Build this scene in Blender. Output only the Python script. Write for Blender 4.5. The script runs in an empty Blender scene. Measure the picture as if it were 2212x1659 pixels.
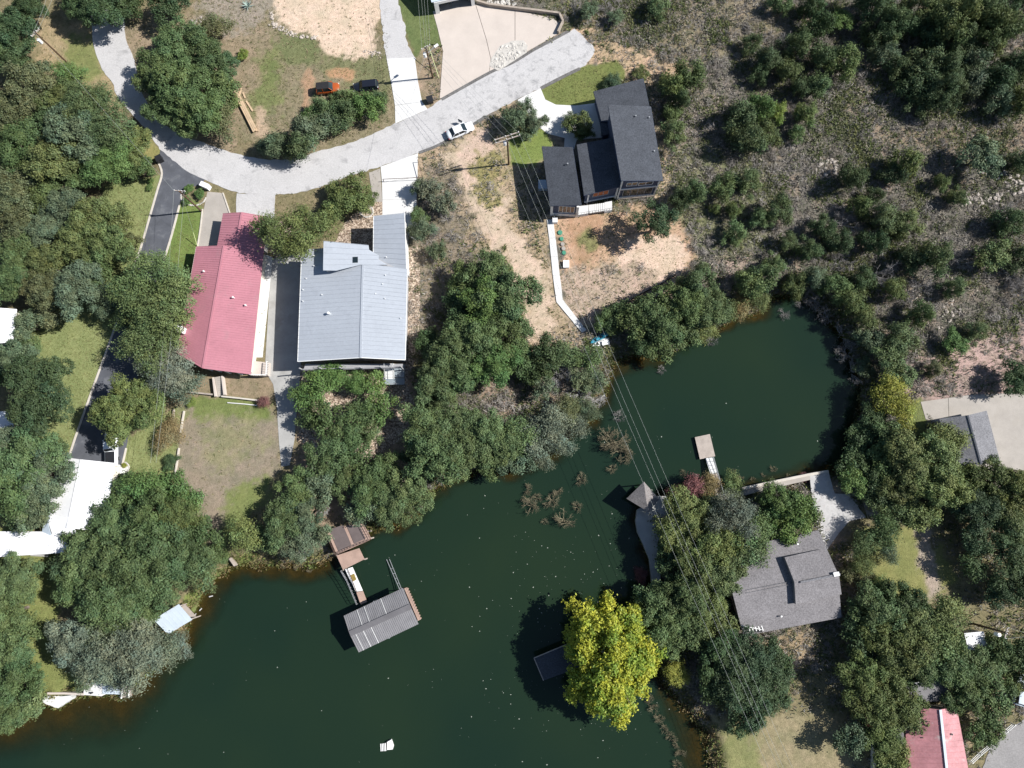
import bpy, bmesh, math, random
import numpy as np
from mathutils import Vector, Matrix

random.seed(7)
SC = bpy.context.scene
COL = SC.collection
R_ = math.radians

# ---------------------------------------------------------------- camera
FOC, CX, CY = 1534.0, 1106.0, 829.5          # measured in a 2212 x 1659 view of the photograph
NADX, NADY, HCAM = 1140.0, 1080.0, 115.0     # point straight below the drone, flying height in metres
_n = np.array([NADX - CX, -(NADY - CY), -FOC]); _n /= np.linalg.norm(_n)
_xc = np.array([math.sqrt(1 - _n[0] ** 2), 0, -_n[0]])
_c = -_n[1]; _a = -_c * _xc[2] / _xc[0]
_yc = np.array([_a, math.sqrt(1 - _a * _a - _c * _c), _c])
_zc = np.cross(_xc, _yc)
RC = np.stack([_xc, _yc, _zc], axis=1)
cam_d = bpy.data.cameras.new('camera'); cam = bpy.data.objects.new('camera', cam_d); COL.objects.link(cam)
cam_d.sensor_width = 36.0; cam_d.lens = 36.0 * FOC / 2212.0; cam_d.clip_end = 6000; cam_d.clip_start = 0.5
_m = Matrix([[RC[i][j] for j in range(3)] for i in range(3)]).to_4x4(); _m.translation = Vector((0, 0, HCAM))
cam.matrix_world = _m
SC.camera = cam

# ---------------------------------------------------------------- sky, sun, exposure
SUN_EL, SUN_AZ = R_(42.0), math.atan2(0.10, 1.0)      # direction towards the sun (from +x, a little +y)
w = bpy.data.worlds.new('World'); SC.world = w; w.use_nodes = True
nt = w.node_tree; nt.nodes.clear()
sky = nt.nodes.new('ShaderNodeTexSky'); sky.sky_type = 'NISHITA'; sky.sun_disc = False
sky.sun_elevation = SUN_EL; sky.sun_rotation = math.pi / 2 - SUN_AZ
sky.altitude = 250; sky.air_density = 1.0; sky.dust_density = 0.6; sky.ozone_density = 1.2
bg = nt.nodes.new('ShaderNodeBackground'); bg.inputs['Strength'].default_value = 0.066
wo = nt.nodes.new('ShaderNodeOutputWorld')
nt.links.new(sky.outputs[0], bg.inputs[0]); nt.links.new(bg.outputs[0], wo.inputs[0])
sl = bpy.data.lights.new('sun', 'SUN'); sl.energy = 5.0; sl.angle = R_(0.53); sl.color = (1.0, 0.972, 0.935)
sun = bpy.data.objects.new('sun', sl); COL.objects.link(sun)
_sd = Vector((math.cos(SUN_EL) * math.cos(SUN_AZ), math.cos(SUN_EL) * math.sin(SUN_AZ), math.sin(SUN_EL)))
sun.rotation_euler = _sd.to_track_quat('Z', 'Y').to_euler(); sun.location = (60, 10, 90)
vs = SC.view_settings
SC.display_settings.display_device = 'sRGB'
vs.view_transform = 'Standard'; vs.look = 'None'; vs.exposure = 0.62; vs.gamma = 1.0; vs.use_curve_mapping = False
SC.cycles.max_bounces = 5; SC.cycles.diffuse_bounces = 2; SC.cycles.transparent_max_bounces = 8
SC.cycles.use_denoising = True

# ---------------------------------------------------------------- helpers
def P(x, y, z=0.0):
    """ground-plan point of the place seen at view pixel x, y and lying at height z"""
    d = RC @ np.array([x - CX, -(y - CY), -FOC])
    t = (z - HCAM) / d[2]
    return (float(d[0] * t), float(d[1] * t), float(z))

def PX(X, Y, Z=0.0):
    """vectorised: view pixel of world points"""
    dx, dy, dz = X, Y, Z - HCAM
    u = RC[0, 0] * dx + RC[1, 0] * dy + RC[2, 0] * dz
    v = RC[0, 1] * dx + RC[1, 1] * dy + RC[2, 1] * dz
    q = RC[0, 2] * dx + RC[1, 2] * dy + RC[2, 2] * dz
    q = np.minimum(q, -1.0)
    return CX + FOC * u / -q, CY - FOC * v / -q

def poly(pts, z=0.0):
    return [P(x, y, z) for x, y in pts]

def smooth(pts, n=6, closed=True):
    out = []; m = len(pts)
    rng_ = range(m) if closed else range(m - 1)
    for i in rng_:
        if closed: p0, p1, p2, p3 = pts[i - 1], pts[i], pts[(i + 1) % m], pts[(i + 2) % m]
        else: p0, p1, p2, p3 = pts[max(i - 1, 0)], pts[i], pts[i + 1], pts[min(i + 2, m - 1)]
        for k in range(n):
            t = k / n
            out.append(tuple(0.5 * (2 * p1[j] + (p2[j] - p0[j]) * t + (2 * p0[j] - 5 * p1[j] + 4 * p2[j] - p3[j]) * t * t +
                                    (3 * p1[j] - p0[j] - 3 * p2[j] + p3[j]) * t ** 3) for j in range(len(p1))))
    if not closed: out.append(tuple(pts[-1]))
    return out

def ragged(pts, amp, step=0.5, seed=0):
    """world polygon with an uneven edge"""
    rg = random.Random(seed); out = []
    for i in range(len(pts)):
        a, b = pts[i], pts[(i + 1) % len(pts)]
        L = math.hypot(b[0] - a[0], b[1] - a[1]); k = max(1, int(L / step))
        for j in range(k):
            t = j / k
            out.append((a[0] + (b[0] - a[0]) * t + rg.gauss(0, amp), a[1] + (b[1] - a[1]) * t + rg.gauss(0, amp), a[2]))
    return out

def vnoise(x, y, seed=0):
    xi = np.floor(x).astype(np.int64); yi = np.floor(y).astype(np.int64)
    fx = x - xi; fy = y - yi
    fx = fx * fx * (3 - 2 * fx); fy = fy * fy * (3 - 2 * fy)
    def h(a, b):
        n = (a * 374761393 + b * 668265263 + seed * 982451653) & 0x7fffffff
        n = ((n ^ (n >> 13)) * 1274126177) & 0x7fffffff
        return ((n ^ (n >> 16)) & 0xffff) / 65535.0
    return (h(xi, yi) * (1 - fx) + h(xi + 1, yi) * fx) * (1 - fy) + (h(xi, yi + 1) * (1 - fx) + h(xi + 1, yi + 1) * fx) * fy

def fbm(x, y, seed=0, oct=4):
    s = 0; a = 0.5; tot = 0
    for o in range(oct):
        s = s + a * vnoise(x * 2 ** o, y * 2 ** o, seed + o * 17); tot += a; a *= 0.55
    return s / tot

def sdist(px, py, pts):
    """signed distance to polygon, negative inside (vectorised)"""
    d2 = np.full(px.shape, 1e18); ins = np.zeros(px.shape, bool); m = len(pts)
    for i in range(m):
        ax, ay = pts[i][0], pts[i][1]; bx, by = pts[(i + 1) % m][0], pts[(i + 1) % m][1]
        ex, ey = bx - ax, by - ay; L = ex * ex + ey * ey + 1e-12
        t = np.clip(((px - ax) * ex + (py - ay) * ey) / L, 0, 1)
        d2 = np.minimum(d2, (px - ax - t * ex) ** 2 + (py - ay - t * ey) ** 2)
        cond = ((ay > py) != (by > py))
        xin = ex * (py - ay) / (ey if abs(ey) > 1e-12 else 1e-12) + ax
        ins ^= cond & (px < xin)
    d = np.sqrt(d2)
    return np.where(ins, -d, d)

# ---------------------------------------------------------------- materials
MATS = {}
def nodes_of(name):
    m = bpy.data.materials.new(name); m.use_nodes = True
    t = m.node_tree; b = t.nodes['Principled BSDF']; MATS[name] = m
    return m, t, b

def ramp2(t, fac, c0, c1, p0=0.35, p1=0.65):
    r = t.nodes.new('ShaderNodeValToRGB'); r.color_ramp.elements[0].position = p0; r.color_ramp.elements[1].position = p1
    r.color_ramp.elements[0].color = (*c0, 1); r.color_ramp.elements[1].color = (*c1, 1)
    t.links.new(fac, r.inputs[0]); return r.outputs[0]

def noise(t, scale, detail=4, rough=0.6, coord=None, dist=0.0):
    n = t.nodes.new('ShaderNodeTexNoise'); n.inputs['Scale'].default_value = scale; n.inputs['Detail'].default_value = detail
    n.inputs['Roughness'].default_value = rough; n.inputs['Distortion'].default_value = dist
    if coord is None:
        g = t.nodes.new('ShaderNodeNewGeometry'); coord = g.outputs['Position']
    t.links.new(coord, n.inputs['Vector']); return n.outputs['Fac']

def mixc(t, a, b, fac, mode='MIX'):
    m = t.nodes.new('ShaderNodeMix'); m.data_type = 'RGBA'; m.blend_type = mode
    for s, v in ((0, fac), (6, a), (7, b)):
        if isinstance(v, (int, float)): m.inputs[s].default_value = v
        elif isinstance(v, tuple): m.inputs[s].default_value = (*v, 1)
        else: t.links.new(v, m.inputs[s])
    return m.outputs[2]

def bump(t, b, h, strength=0.4, dist=0.05):
    n = t.nodes.new('ShaderNodeBump'); n.inputs['Strength'].default_value = strength; n.inputs['Distance'].default_value = dist
    t.links.new(h, n.inputs['Height']); t.links.new(n.outputs[0], b.inputs['Normal'])

def mat(name, col, rough=0.7, var=0.12, scale=1.2, metal=0.0, spec=0.4, fine=0.0, fscale=14.0, bmp=0.0, stain=None):
    """weathered plain surface: base colour, broad blotches, fine speckle, optional stains"""
    m, t, b = nodes_of(name)
    lo = tuple(c * (1 - var) for c in col); hi = tuple(min(1, c * (1 + var)) for c in col)
    c = ramp2(t, noise(t, scale, 5), lo, hi, 0.3, 0.7)
    if fine:
        f = noise(t, fscale, 2)
        c = mixc(t, c, ramp2(t, f, (1 - fine,) * 3, (1 + fine,) * 3, 0.3, 0.7), 1.0, 'MULTIPLY')
    if stain:
        c = mixc(t, c, stain[0], ramp2(t, noise(t, stain[1], 6, 0.65, dist=0.5), (0, 0, 0), (stain[3],) * 3, stain[2], stain[2] + 0.12))
    t.links.new(c, b.inputs['Base Color'])
    b.inputs['Roughness'].default_value = rough; b.inputs['Metallic'].default_value = metal
    b.inputs['Specular IOR Level'].default_value = spec
    if bmp: bump(t, b, noise(t, fscale, 3), bmp)
    return m

mat('concrete_white', (0.60, 0.595, 0.58), 0.8, 0.07, 0.4, fine=0.06, stain=((0.50, 0.49, 0.47), 0.6, 0.56, 0.5))
mat('concrete_grey', (0.34, 0.335, 0.32), 0.85, 0.12, 0.5, fine=0.08, stain=((0.25, 0.24, 0.22), 0.35, 0.55, 0.6))
mat('concrete_peach', (0.50, 0.44, 0.39), 0.85, 0.06, 0.35, fine=0.06)
mat('concrete_tan', (0.345, 0.315, 0.28), 0.85, 0.10, 0.5, fine=0.08, stain=((0.30, 0.27, 0.23), 0.3, 0.55, 0.5))
mat('road_pale', (0.445, 0.435, 0.43), 0.9, 0.06, 0.25, fine=0.12, fscale=5.0, stain=((0.26, 0.255, 0.255), 0.45, 0.56, 0.7))
def worn_road():
    t = MATS['road_pale'].node_tree; b = t.nodes['Principled BSDF']; c = b.inputs['Base Color'].links[0].from_socket
    g = t.nodes.new('ShaderNodeNewGeometry'); sx = t.nodes.new('ShaderNodeSeparateXYZ'); t.links.new(g.outputs['Position'], sx.inputs[0])
    mr = t.nodes.new('ShaderNodeMapRange'); mr.inputs['From Min'].default_value = -26; mr.inputs['From Max'].default_value = -8; mr.inputs['To Min'].default_value = .15
    t.links.new(sx.outputs[0], mr.inputs['Value'])
    f = ramp2(t, noise(t, .9, 8, .75, dist=.8), (0, 0, 0), (1, 1, 1), .52, .72)
    mm = t.nodes.new('ShaderNodeMath'); mm.operation = 'MULTIPLY'; t.links.new(mr.outputs[0], mm.inputs[0]); t.links.new(f, mm.inputs[1])
    t.links.new(mixc(t, c, (.20, .20, .205), mm.outputs[0]), b.inputs['Base Color'])
worn_road()
mat('asphalt', (0.085, 0.090, 0.104), 0.75, 0.2, 0.5, fine=0.12, stain=((0.16, 0.165, 0.175), 0.5, 0.55, 0.7))
mat('gutter', (0.13, 0.125, 0.12), 0.95, 0.25, 0.8, fine=0.25, fscale=4.0)
mat('concrete_patio', (0.42, 0.41, 0.40), 0.8, 0.15, 0.8, fine=0.1, stain=((0.30, 0.26, 0.25), 1.2, 0.55, 0.6))
mat('kerb', (0.50, 0.46, 0.40), 0.85, 0.1, 1.0, fine=0.1)
mat('metal_grey', (0.43, 0.46, 0.50), 0.42, 0.05, 0.25, metal=0.25, fine=0.04, fscale=3.0, stain=((0.36, 0.385, 0.42), 0.5, 0.56, 0.5))
mat('metal_red', (0.41, 0.175, 0.21), 0.5, 0.07, 0.3, fine=0.05, fscale=3.0, stain=((0.36, 0.19, 0.21), 0.5, 0.56, 0.5))
mat('metal_red_old', (0.38, 0.17, 0.18), 0.6, 0.2, 0.4, fine=0.12, fscale=3.0, stain=((0.45, 0.40, 0.38), 0.6, 0.6, 0.7))
mat('metal_dock', (0.23, 0.225, 0.23), 0.5, 0.14, 0.6, metal=0.2, fine=0.08)
mat('metal_dock_dark', (0.13, 0.125, 0.13), 0.55, 0.14, 0.6, fine=0.08)
mat('metal_white', (0.74, 0.74, 0.74), 0.5, 0.05, 0.4)
mat('metal_lightblue', (0.50, 0.57, 0.63), 0.45, 0.08, 0.5)
mat('white_paint', (0.72, 0.72, 0.70), 0.6, 0.05, 1.0)
mat('cream_wall', (0.62, 0.58, 0.50), 0.8, 0.06, 1.0)
mat('navy_wall', (0.045, 0.062, 0.115), 0.7, 0.12, 2.0, fine=0.1)
mat('stone_wall', (0.33, 0.28, 0.23), 0.85, 0.2, 1.5, fine=0.15)
mat('grey_wall', (0.30, 0.30, 0.31), 0.8, 0.1, 1.0)
mat('brick_wall', (0.33, 0.12, 0.07), 0.85, 0.2, 2.0, fine=0.2)
mat('deck_wood', (0.36, 0.25, 0.20), 0.8, 0.12, 0.8, fine=0.12)
mat('deck_mat', (0.115, 0.092, 0.088), 0.85, 0.12, 1.0, fine=0.1)
mat('weathered_wood', (0.36, 0.31, 0.27), 0.85, 0.15, 1.0, fine=0.15)
mat('lumber', (0.50, 0.37, 0.24), 0.8, 0.15, 1.0, fine=0.1)
mat('pole_wood', (0.10, 0.062, 0.036), 0.9, 0.25, 2.0, fine=0.2)
mat('bark', (0.14, 0.115, 0.095), 0.95, 0.25, 3.0, fine=0.2)
mat('twig_grey', (0.25, 0.235, 0.225), 0.95, 0.2, 2.0)
mat('twig_white', (0.50, 0.485, 0.47), 0.95, 0.2, 2.0)
mat('twig_brown', (0.19, 0.165, 0.105), 0.95, 0.25, 2.0)
mat('galv', (0.42, 0.43, 0.44), 0.45, 0.1, 3.0, metal=0.5)
mat('insulator', (0.70, 0.70, 0.68), 0.3, 0.05, 3.0)
mat('black_fabric', (0.015, 0.016, 0.018), 0.8, 0.2, 2.0)
mat('black_plastic', (0.02, 0.021, 0.024), 0.45, 0.1, 2.0)
mat('rubber', (0.018, 0.018, 0.018), 0.85, 0.1, 2.0)
mat('green_plastic', (0.06, 0.25, 0.16), 0.5, 0.08, 3.0)
mat('teal_plastic', (0.02, 0.22, 0.32), 0.35, 0.1, 2.0)
mat('orange_pane', (0.42, 0.11, 0.03), 0.7, 0.1, 2.0)
mat('soil', (0.20, 0.155, 0.115), 0.95, 0.15, 1.0, fine=0.2)
mat('glass_dark', (0.012, 0.02, 0.024), 0.06, 0.0, 1.0, spec=0.6)
mat('window_glass', (0.05, 0.04, 0.038), 0.08, 0.3, 0.8, spec=0.6)
mat('car_white', (0.70, 0.72, 0.74), 0.28, 0.0, 1.0, spec=0.6)
mat('car_orange', (0.33, 0.07, 0.014), 0.28, 0.0, 1.0, spec=0.6)
mat('car_black', (0.012, 0.014, 0.022), 0.22, 0.0, 1.0, spec=0.7)
mat('car_soft_top', (0.015, 0.015, 0.017), 0.7, 0.1, 3.0)
mat('lamp_red', (0.35, 0.015, 0.012), 0.25, 0.0, 1.0)
mat('chrome', (0.55, 0.56, 0.57), 0.25, 0.0, 1.0, metal=0.9)
mat('limestone', (0.47, 0.445, 0.405), 0.9, 0.18, 1.3, fine=0.15)
mat('rubble', (0.40, 0.35, 0.30), 0.95, 0.25, 1.2, fine=0.2)
mat('gravel_road', (0.25, 0.24, 0.235), 0.95, 0.12, 0.4, fine=0.15, fscale=5.0, stain=((0.17, 0.165, 0.16), 0.4, 0.58, 0.6))
mat('field_stone', (0.36, 0.32, 0.28), 0.95, 0.22, 1.0, fine=0.2)
mat('rail_brown', (0.09, 0.055, 0.045), 0.8, 0.1, 2.0)
mat('algae_wood', (0.22, 0.16, 0.04), 0.9, 0.2, 3.0)
mat('wire', (0.27, 0.29, 0.27), 0.6, 0.05, 1.0)
mat('hot_tub', (0.24, 0.28, 0.31), 0.6, 0.05, 1.0)

def shingle(name, col):
    m, t, b = nodes_of(name)
    g = t.nodes.new('ShaderNodeNewGeometry')
    f1 = noise(t, 5.0, 2, coord=g.outputs['Position']); f2 = noise(t, 0.5, 4, coord=g.outputs['Position'])
    c = ramp2(t, f1, tuple(x * 0.72 for x in col), tuple(x * 1.28 for x in col), 0.32, 0.68)
    c = mixc(t, c, ramp2(t, f2, (0.9,) * 3, (1.1,) * 3), 1.0, 'MULTIPLY')
    t.links.new(c, b.inputs['Base Color']); b.inputs['Roughness'].default_value = 0.92; b.inputs['Specular IOR Level'].default_value = 0.2
    bump(t, b, f1, 0.3, 0.02)
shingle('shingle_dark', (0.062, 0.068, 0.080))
shingle('shingle_grey', (0.19, 0.180, 0.184))
shingle('shingle_garage', (0.165, 0.165, 0.175))
shingle('shingle_brown', (0.21, 0.192, 0.185))

# pebbles
m, t, b = nodes_of('pebbles')
g = t.nodes.new('ShaderNodeNewGeometry')
v = t.nodes.new('ShaderNodeTexVoronoi'); v.inputs['Scale'].default_value = 4.2; t.links.new(g.outputs['Position'], v.inputs['Vector'])
hs = t.nodes.new('ShaderNodeSeparateColor'); t.links.new(v.outputs['Color'], hs.inputs[0])
c = ramp2(t, hs.outputs[0], (0.30, 0.22, 0.16), (0.62, 0.52, 0.42), 0.0, 1.0)
c = mixc(t, c, ramp2(t, v.outputs['Distance'], (1, 1, 1), (0.35, 0.32, 0.3), 0.35, 0.75), 1.0, 'MULTIPLY')
c = mixc(t, c, ramp2(t, noise(t, 0.4, 4), (0.85, 0.85, 0.85), (1.1, 1.08, 1.05)), 1.0, 'MULTIPLY')
t.links.new(c, b.inputs['Base Color']); b.inputs['Roughness'].default_value = 0.9
inv = t.nodes.new('ShaderNodeMath'); inv.operation = 'SUBTRACT'; inv.inputs[0].default_value = 1; t.links.new(v.outputs['Distance'], inv.inputs[1])
bump(t, b, inv.outputs[0], 0.6, 0.08)

# ground: colour of soil and turf per place, broken up by clumps and grains
m, t, b = nodes_of('ground')
at = t.nodes.new('ShaderNodeAttribute'); at.attribute_name = 'soil'
ar = t.nodes.new('ShaderNodeAttribute'); ar.attribute_name = 'coarse'
g = t.nodes.new('ShaderNodeNewGeometry'); pos = g.outputs['Position']
n1 = noise(t, 1.7, 5, 0.7, pos); n2 = noise(t, 5.5, 3, 0.7, pos); n3 = noise(t, 0.35, 4, 0.6, pos)
c = mixc(t, at.outputs['Color'], ramp2(t, n1, (0.62, 0.62, 0.60), (1.38, 1.36, 1.34), 0.28, 0.72), ar.outputs['Fac'], 'MULTIPLY')
c = mixc(t, c, ramp2(t, n2, (0.74, 0.74, 0.72), (1.27, 1.26, 1.25), 0.3, 0.7), 0.8, 'MULTIPLY')
c = mixc(t, c, ramp2(t, n3, (0.88, 0.92, 0.90), (1.12, 1.07, 1.08), 0.3, 0.7), 1.0, 'MULTIPLY')
t.links.new(c, b.inputs['Base Color']); b.inputs['Roughness'].default_value = 1.0; b.inputs['Specular IOR Level'].default_value = 0.1
bump(t, b, n2, 0.7, 0.10)

# leaves and ground plants take the colour set on each object / each blade
def leafmat(name, use_obj=True, trans=0.16, rough=0.6, spec=0.22):
    m, t, b = nodes_of(name)
    at = t.nodes.new('ShaderNodeAttribute'); at.attribute_name = 'tone'
    if use_obj:
        oi = t.nodes.new('ShaderNodeObjectInfo')
        c = mixc(t, oi.outputs['Color'], at.outputs['Color'], 1.0, 'MULTIPLY')
    else: c = at.outputs['Color']
    t.links.new(c, b.inputs['Base Color']); b.inputs['Roughness'].default_value = rough; b.inputs['Specular IOR Level'].default_value = spec
    tr = t.nodes.new('ShaderNodeBsdfTranslucent'); t.links.new(c, tr.inputs['Color'])
    ms = t.nodes.new('ShaderNodeMixShader'); ms.inputs[0].default_value = trans
    out = t.nodes['Material Output']
    t.links.new(b.outputs[0], ms.inputs[1]); t.links.new(tr.outputs[0], ms.inputs[2]); t.links.new(ms.outputs[0], out.inputs['Surface'])
leafmat('leaves')
leafmat('scrub', False, 0.15, 0.9, 0.1)

# lake: murky green water, clearer over the shallow edge
m, t, b = nodes_of('water')
ad = t.nodes.new('ShaderNodeAttribute'); ad.attribute_name = 'depth'
g = t.nodes.new('ShaderNodeNewGeometry')
wc = ramp2(t, noise(t, 0.03, 3, 0.5, g.outputs['Position']), (0.0095, 0.0222, 0.0138), (0.0135, 0.0268, 0.0138), 0.35, 0.65)
t.links.new(wc, b.inputs['Base Color']); b.inputs['Roughness'].default_value = 0.08; b.inputs['Specular IOR Level'].default_value = 0.5
b.inputs['IOR'].default_value = 1.33
bump(t, b, noise(t, 2.6, 3, 0.6, g.outputs['Position']), 0.06, 0.05)
tb = t.nodes.new('ShaderNodeBsdfTransparent'); tb.inputs[0].default_value = (0.66, 0.56, 0.34, 1)
ms = t.nodes.new('ShaderNodeMixShader'); out = t.nodes['Material Output']
mr = t.nodes.new('ShaderNodeMapRange'); mr.inputs['From Min'].default_value = 0.0; mr.inputs['From Max'].default_value = 1.0
mr.inputs['To Min'].default_value = 0.22; mr.inputs['To Max'].default_value = 0.985
t.links.new(ad.outputs['Fac'], mr.inputs['Value'])
t.links.new(mr.outputs[0], ms.inputs[0]); t.links.new(tb.outputs[0], ms.inputs[1]); t.links.new(b.outputs[0], ms.inputs[2])
t.links.new(ms.outputs[0], out.inputs['Surface'])

# ---------------------------------------------------------------- objects
ORG = {}
def tag(o, label=None, cat=None, group=None, kind=None):
    if label: o['label'] = label
    if cat: o['category'] = cat
    if group: o['group'] = group
    if kind: o['kind'] = kind
    return o

def empty(name, loc, label=None, cat=None, group=None):
    o = bpy.data.objects.new(name, None); COL.objects.link(o); o.location = loc; o.empty_display_size = 0.5
    ORG[o.name] = Vector(loc); return tag(o, label, cat, group)

class MB:
    def __init__(s): s.v = []; s.f = []
    def add(s, vs, fs):
        k = len(s.v); s.v += [tuple(p) for p in vs]; s.f += [tuple(i + k for i in f) for f in fs]; return s
    def prism(s, pts, z0, z1=None):
        """pts: outline (counter-clockwise or not) with own z as top when z1 is None"""
        n = len(pts); top = [(p[0], p[1], p[2] if z1 is None else z1) for p in pts]; bot = [(p[0], p[1], z0) for p in pts]
        return s.add(top + bot, [tuple(range(n)), tuple(reversed(range(n, 2 * n)))] + [(i, n + i, n + (i + 1) % n, (i + 1) % n) for i in range(n)])
    def slab(s, pts, th):
        n = len(pts); bot = [(p[0], p[1], p[2] - th) for p in pts]
        return s.add(list(pts) + bot, [tuple(range(n)), tuple(reversed(range(n, 2 * n)))] + [(i, n + i, n + (i + 1) % n, (i + 1) % n) for i in range(n)])
    def box(s, c, size, rz=0.0, rx=0.0):
        sx, sy, sz = size[0] / 2, size[1] / 2, size[2] / 2
        M = Matrix.Translation(c) @ Matrix.Rotation(rz, 4, 'Z') @ Matrix.Rotation(rx, 4, 'X')
        vs = [M @ Vector((x, y, z)) for x in (-sx, sx) for y in (-sy, sy) for z in (-sz, sz)]
        return s.add(vs, [(0, 1, 3, 2), (4, 6, 7, 5), (0, 4, 5, 1), (2, 3, 7, 6), (0, 2, 6, 4), (1, 5, 7, 3)])
    def bar(s, a, b, wd, ht=None):
        """square bar between two points"""
        a, b = Vector(a), Vector(b); d = b - a; ht = ht or wd
        if d.length < 1e-6: return s
        z = Vector((0, 0, 1)); x = d.normalized()
        y = z.cross(x)
        y = y.normalized() if y.length > 1e-3 else Vector((0, 1, 0)); u = x.cross(y)
        q = [(-wd / 2, -ht / 2), (wd / 2, -ht / 2), (wd / 2, ht / 2), (-wd / 2, ht / 2)]
        return s.add([a + y * i + u * j for i, j in q] + [b + y * i + u * j for i, j in q],
                     [(3, 2, 1, 0), (4, 5, 6, 7)] + [(i, (i + 1) % 4, 4 + (i + 1) % 4, 4 + i) for i in range(4)])
    def tube(s, pts, rad, k=6, cap=True):
        rad = rad if isinstance(rad, (list, tuple)) else [rad] * len(pts)
        pts = [Vector(p) for p in pts]; base = len(s.v); n = len(pts)
        for i, p in enumerate(pts):
            d = (pts[min(i + 1, n - 1)] - pts[max(i - 1, 0)]).normalized()
            a = d.cross(Vector((0, 0, 1)))
            a = a.normalized() if a.length > 1e-3 else Vector((1, 0, 0)); c = d.cross(a)
            for j in range(k):
                an = 2 * math.pi * j / k
                s.v.append(tuple(p + (a * math.cos(an) + c * math.sin(an)) * rad[i]))
        for i in range(n - 1):
            for j in range(k):
                s.f.append((base + i * k + j, base + i * k + (j + 1) % k, base + (i + 1) * k + (j + 1) % k, base + (i + 1) * k + j))
        if cap:
            s.f.append(tuple(base + j for j in reversed(range(k)))); s.f.append(tuple(base + (n - 1) * k + j for j in range(k)))
        return s
    def cyl(s, c, r, h, k=12): return s.tube([c, (c[0], c[1], c[2] + h)], r, k)
    def build(s, name, m, parent=None, org=None, smooth_=False):
        o0 = Vector((0, 0, 0)) if org is None else Vector(org)
        if parent is not None: o0 = ORG[parent.name]
        me = bpy.data.meshes.new(name)
        me.from_pydata([(p[0] - o0.x, p[1] - o0.y, p[2] - o0.z) for p in s.v], [], s.f); me.update()
        bm = bmesh.new(); bm.from_mesh(me); bmesh.ops.recalc_face_normals(bm, faces=bm.faces); bm.to_mesh(me); bm.free()
        if smooth_: me.polygons.foreach_set('use_smooth', [True] * len(me.polygons))
        me.materials.append(MATS[m] if isinstance(m, str) else m)
        o = bpy.data.objects.new(name, me); COL.objects.link(o)
        if parent is not None: o.parent = parent
        else: o.location = o0
        ORG[o.name] = o0
        return o

def inset(pts, d):
    n = len(pts); A = sum(pts[i][0] * pts[(i + 1) % n][1] - pts[(i + 1) % n][0] * pts[i][1] for i in range(n))
    sg = 1 if A > 0 else -1; out = []
    for i in range(n):
        p0, p1, p2 = pts[i - 1], pts[i], pts[(i + 1) % n]
        e1 = Vector((p1[0] - p0[0], p1[1] - p0[1])).normalized(); e2 = Vector((p2[0] - p1[0], p2[1] - p1[1])).normalized()
        n1 = Vector((-e1.y, e1.x)) * sg; n2 = Vector((-e2.y, e2.x)) * sg
        k = n1 + n2; k = k / max(k.length_squared, 0.35) * 2
        out.append((p1[0] + k.x * d, p1[1] + k.y * d, p1[2]))
    return out

def mean(pts): return tuple(sum(p[i] for p in pts) / len(pts) for i in range(3))

def lerp3(a, b, t): return tuple(a[i] + (b[i] - a[i]) * t for i in range(3))

# ================================================================ SETTING
LAKE_PX = [(-420, 1640), (-150, 1612), (0, 1577), (35, 1560), (65, 1544), (92, 1518), (125, 1533), (155, 1514), (180, 1507), (220, 1504), (262, 1509), (282, 1486),
  (320, 1462), (365, 1420), (400, 1378), (412, 1345), (428, 1312), (445, 1277), (460, 1257), (485, 1242), (522, 1224), (563, 1227), (600, 1226),
  (635, 1229), (673, 1228), (712, 1212), (752, 1186), (785, 1160), (825, 1141), (878, 1128), (920, 1098), (940, 1062), (975, 1047), (1015, 1025),
  (1053, 1010), (1106, 1022), (1156, 1003), (1206, 976), (1228, 948), (1270, 916), (1290, 888), (1312, 855), (1322, 815), (1330, 788), (1352, 772),
  (1401, 768), (1430, 775), (1470, 752), (1506, 727), (1556, 712), (1585, 690), (1621, 684), (1650, 668), (1672, 645), (1700, 638), (1741, 652), (1784, 690),
  (1814, 727), (1834, 765), (1846, 805), (1856, 850), (1850, 900), (1842, 960), (1832, 1000), (1790, 1018), (1749, 1026), (1659, 1045), (1573, 1064),
  (1540, 1068), (1500, 1072), (1462, 1074), (1432, 1074), (1398, 1090), (1380, 1103), (1376, 1130), (1384, 1165), (1400, 1200), (1408, 1235), (1405, 1270),
  (1402, 1320), (1408, 1400), (1425, 1465), (1465, 1520), (1500, 1560), (1518, 1592), (1530, 1645), (1545, 1720), (1580, 1950), (1300, 2300), (-500, 2300)]
ZW = -1.2
LAKE = poly(smooth(LAKE_PX, 3), ZW)

def axis(lo, hi, step, far):
    a = list(np.arange(lo, hi + 1e-6, step)); s = step
    while a[-1] < far: s *= 1.6; a.append(a[-1] + s)
    s = step
    while a[0] > -far: s *= 1.6; a.insert(0, a[0] - s)
    return np.array(a)
GX = axis(-112, 112, 0.34, 2500); GY = axis(-66, 112, 0.34, 2500)
XX, YY = np.meshgrid(GX, GY)
LD = sdist(XX, YY, LAKE)
PXX, PXY = PX(XX, YY, 0.0)

def sstep(x): x = np.clip(x, 0, 1); return x * x * (3 - 2 * x)
nz = fbm(XX / 3.0, YY / 3.0, 3, 3)
LDn = LD + (fbm(XX / 2.2, YY / 2.2, 9, 3) - 0.5) * 1.6
far_ = np.hypot(XX, YY - 20) > 130

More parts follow.
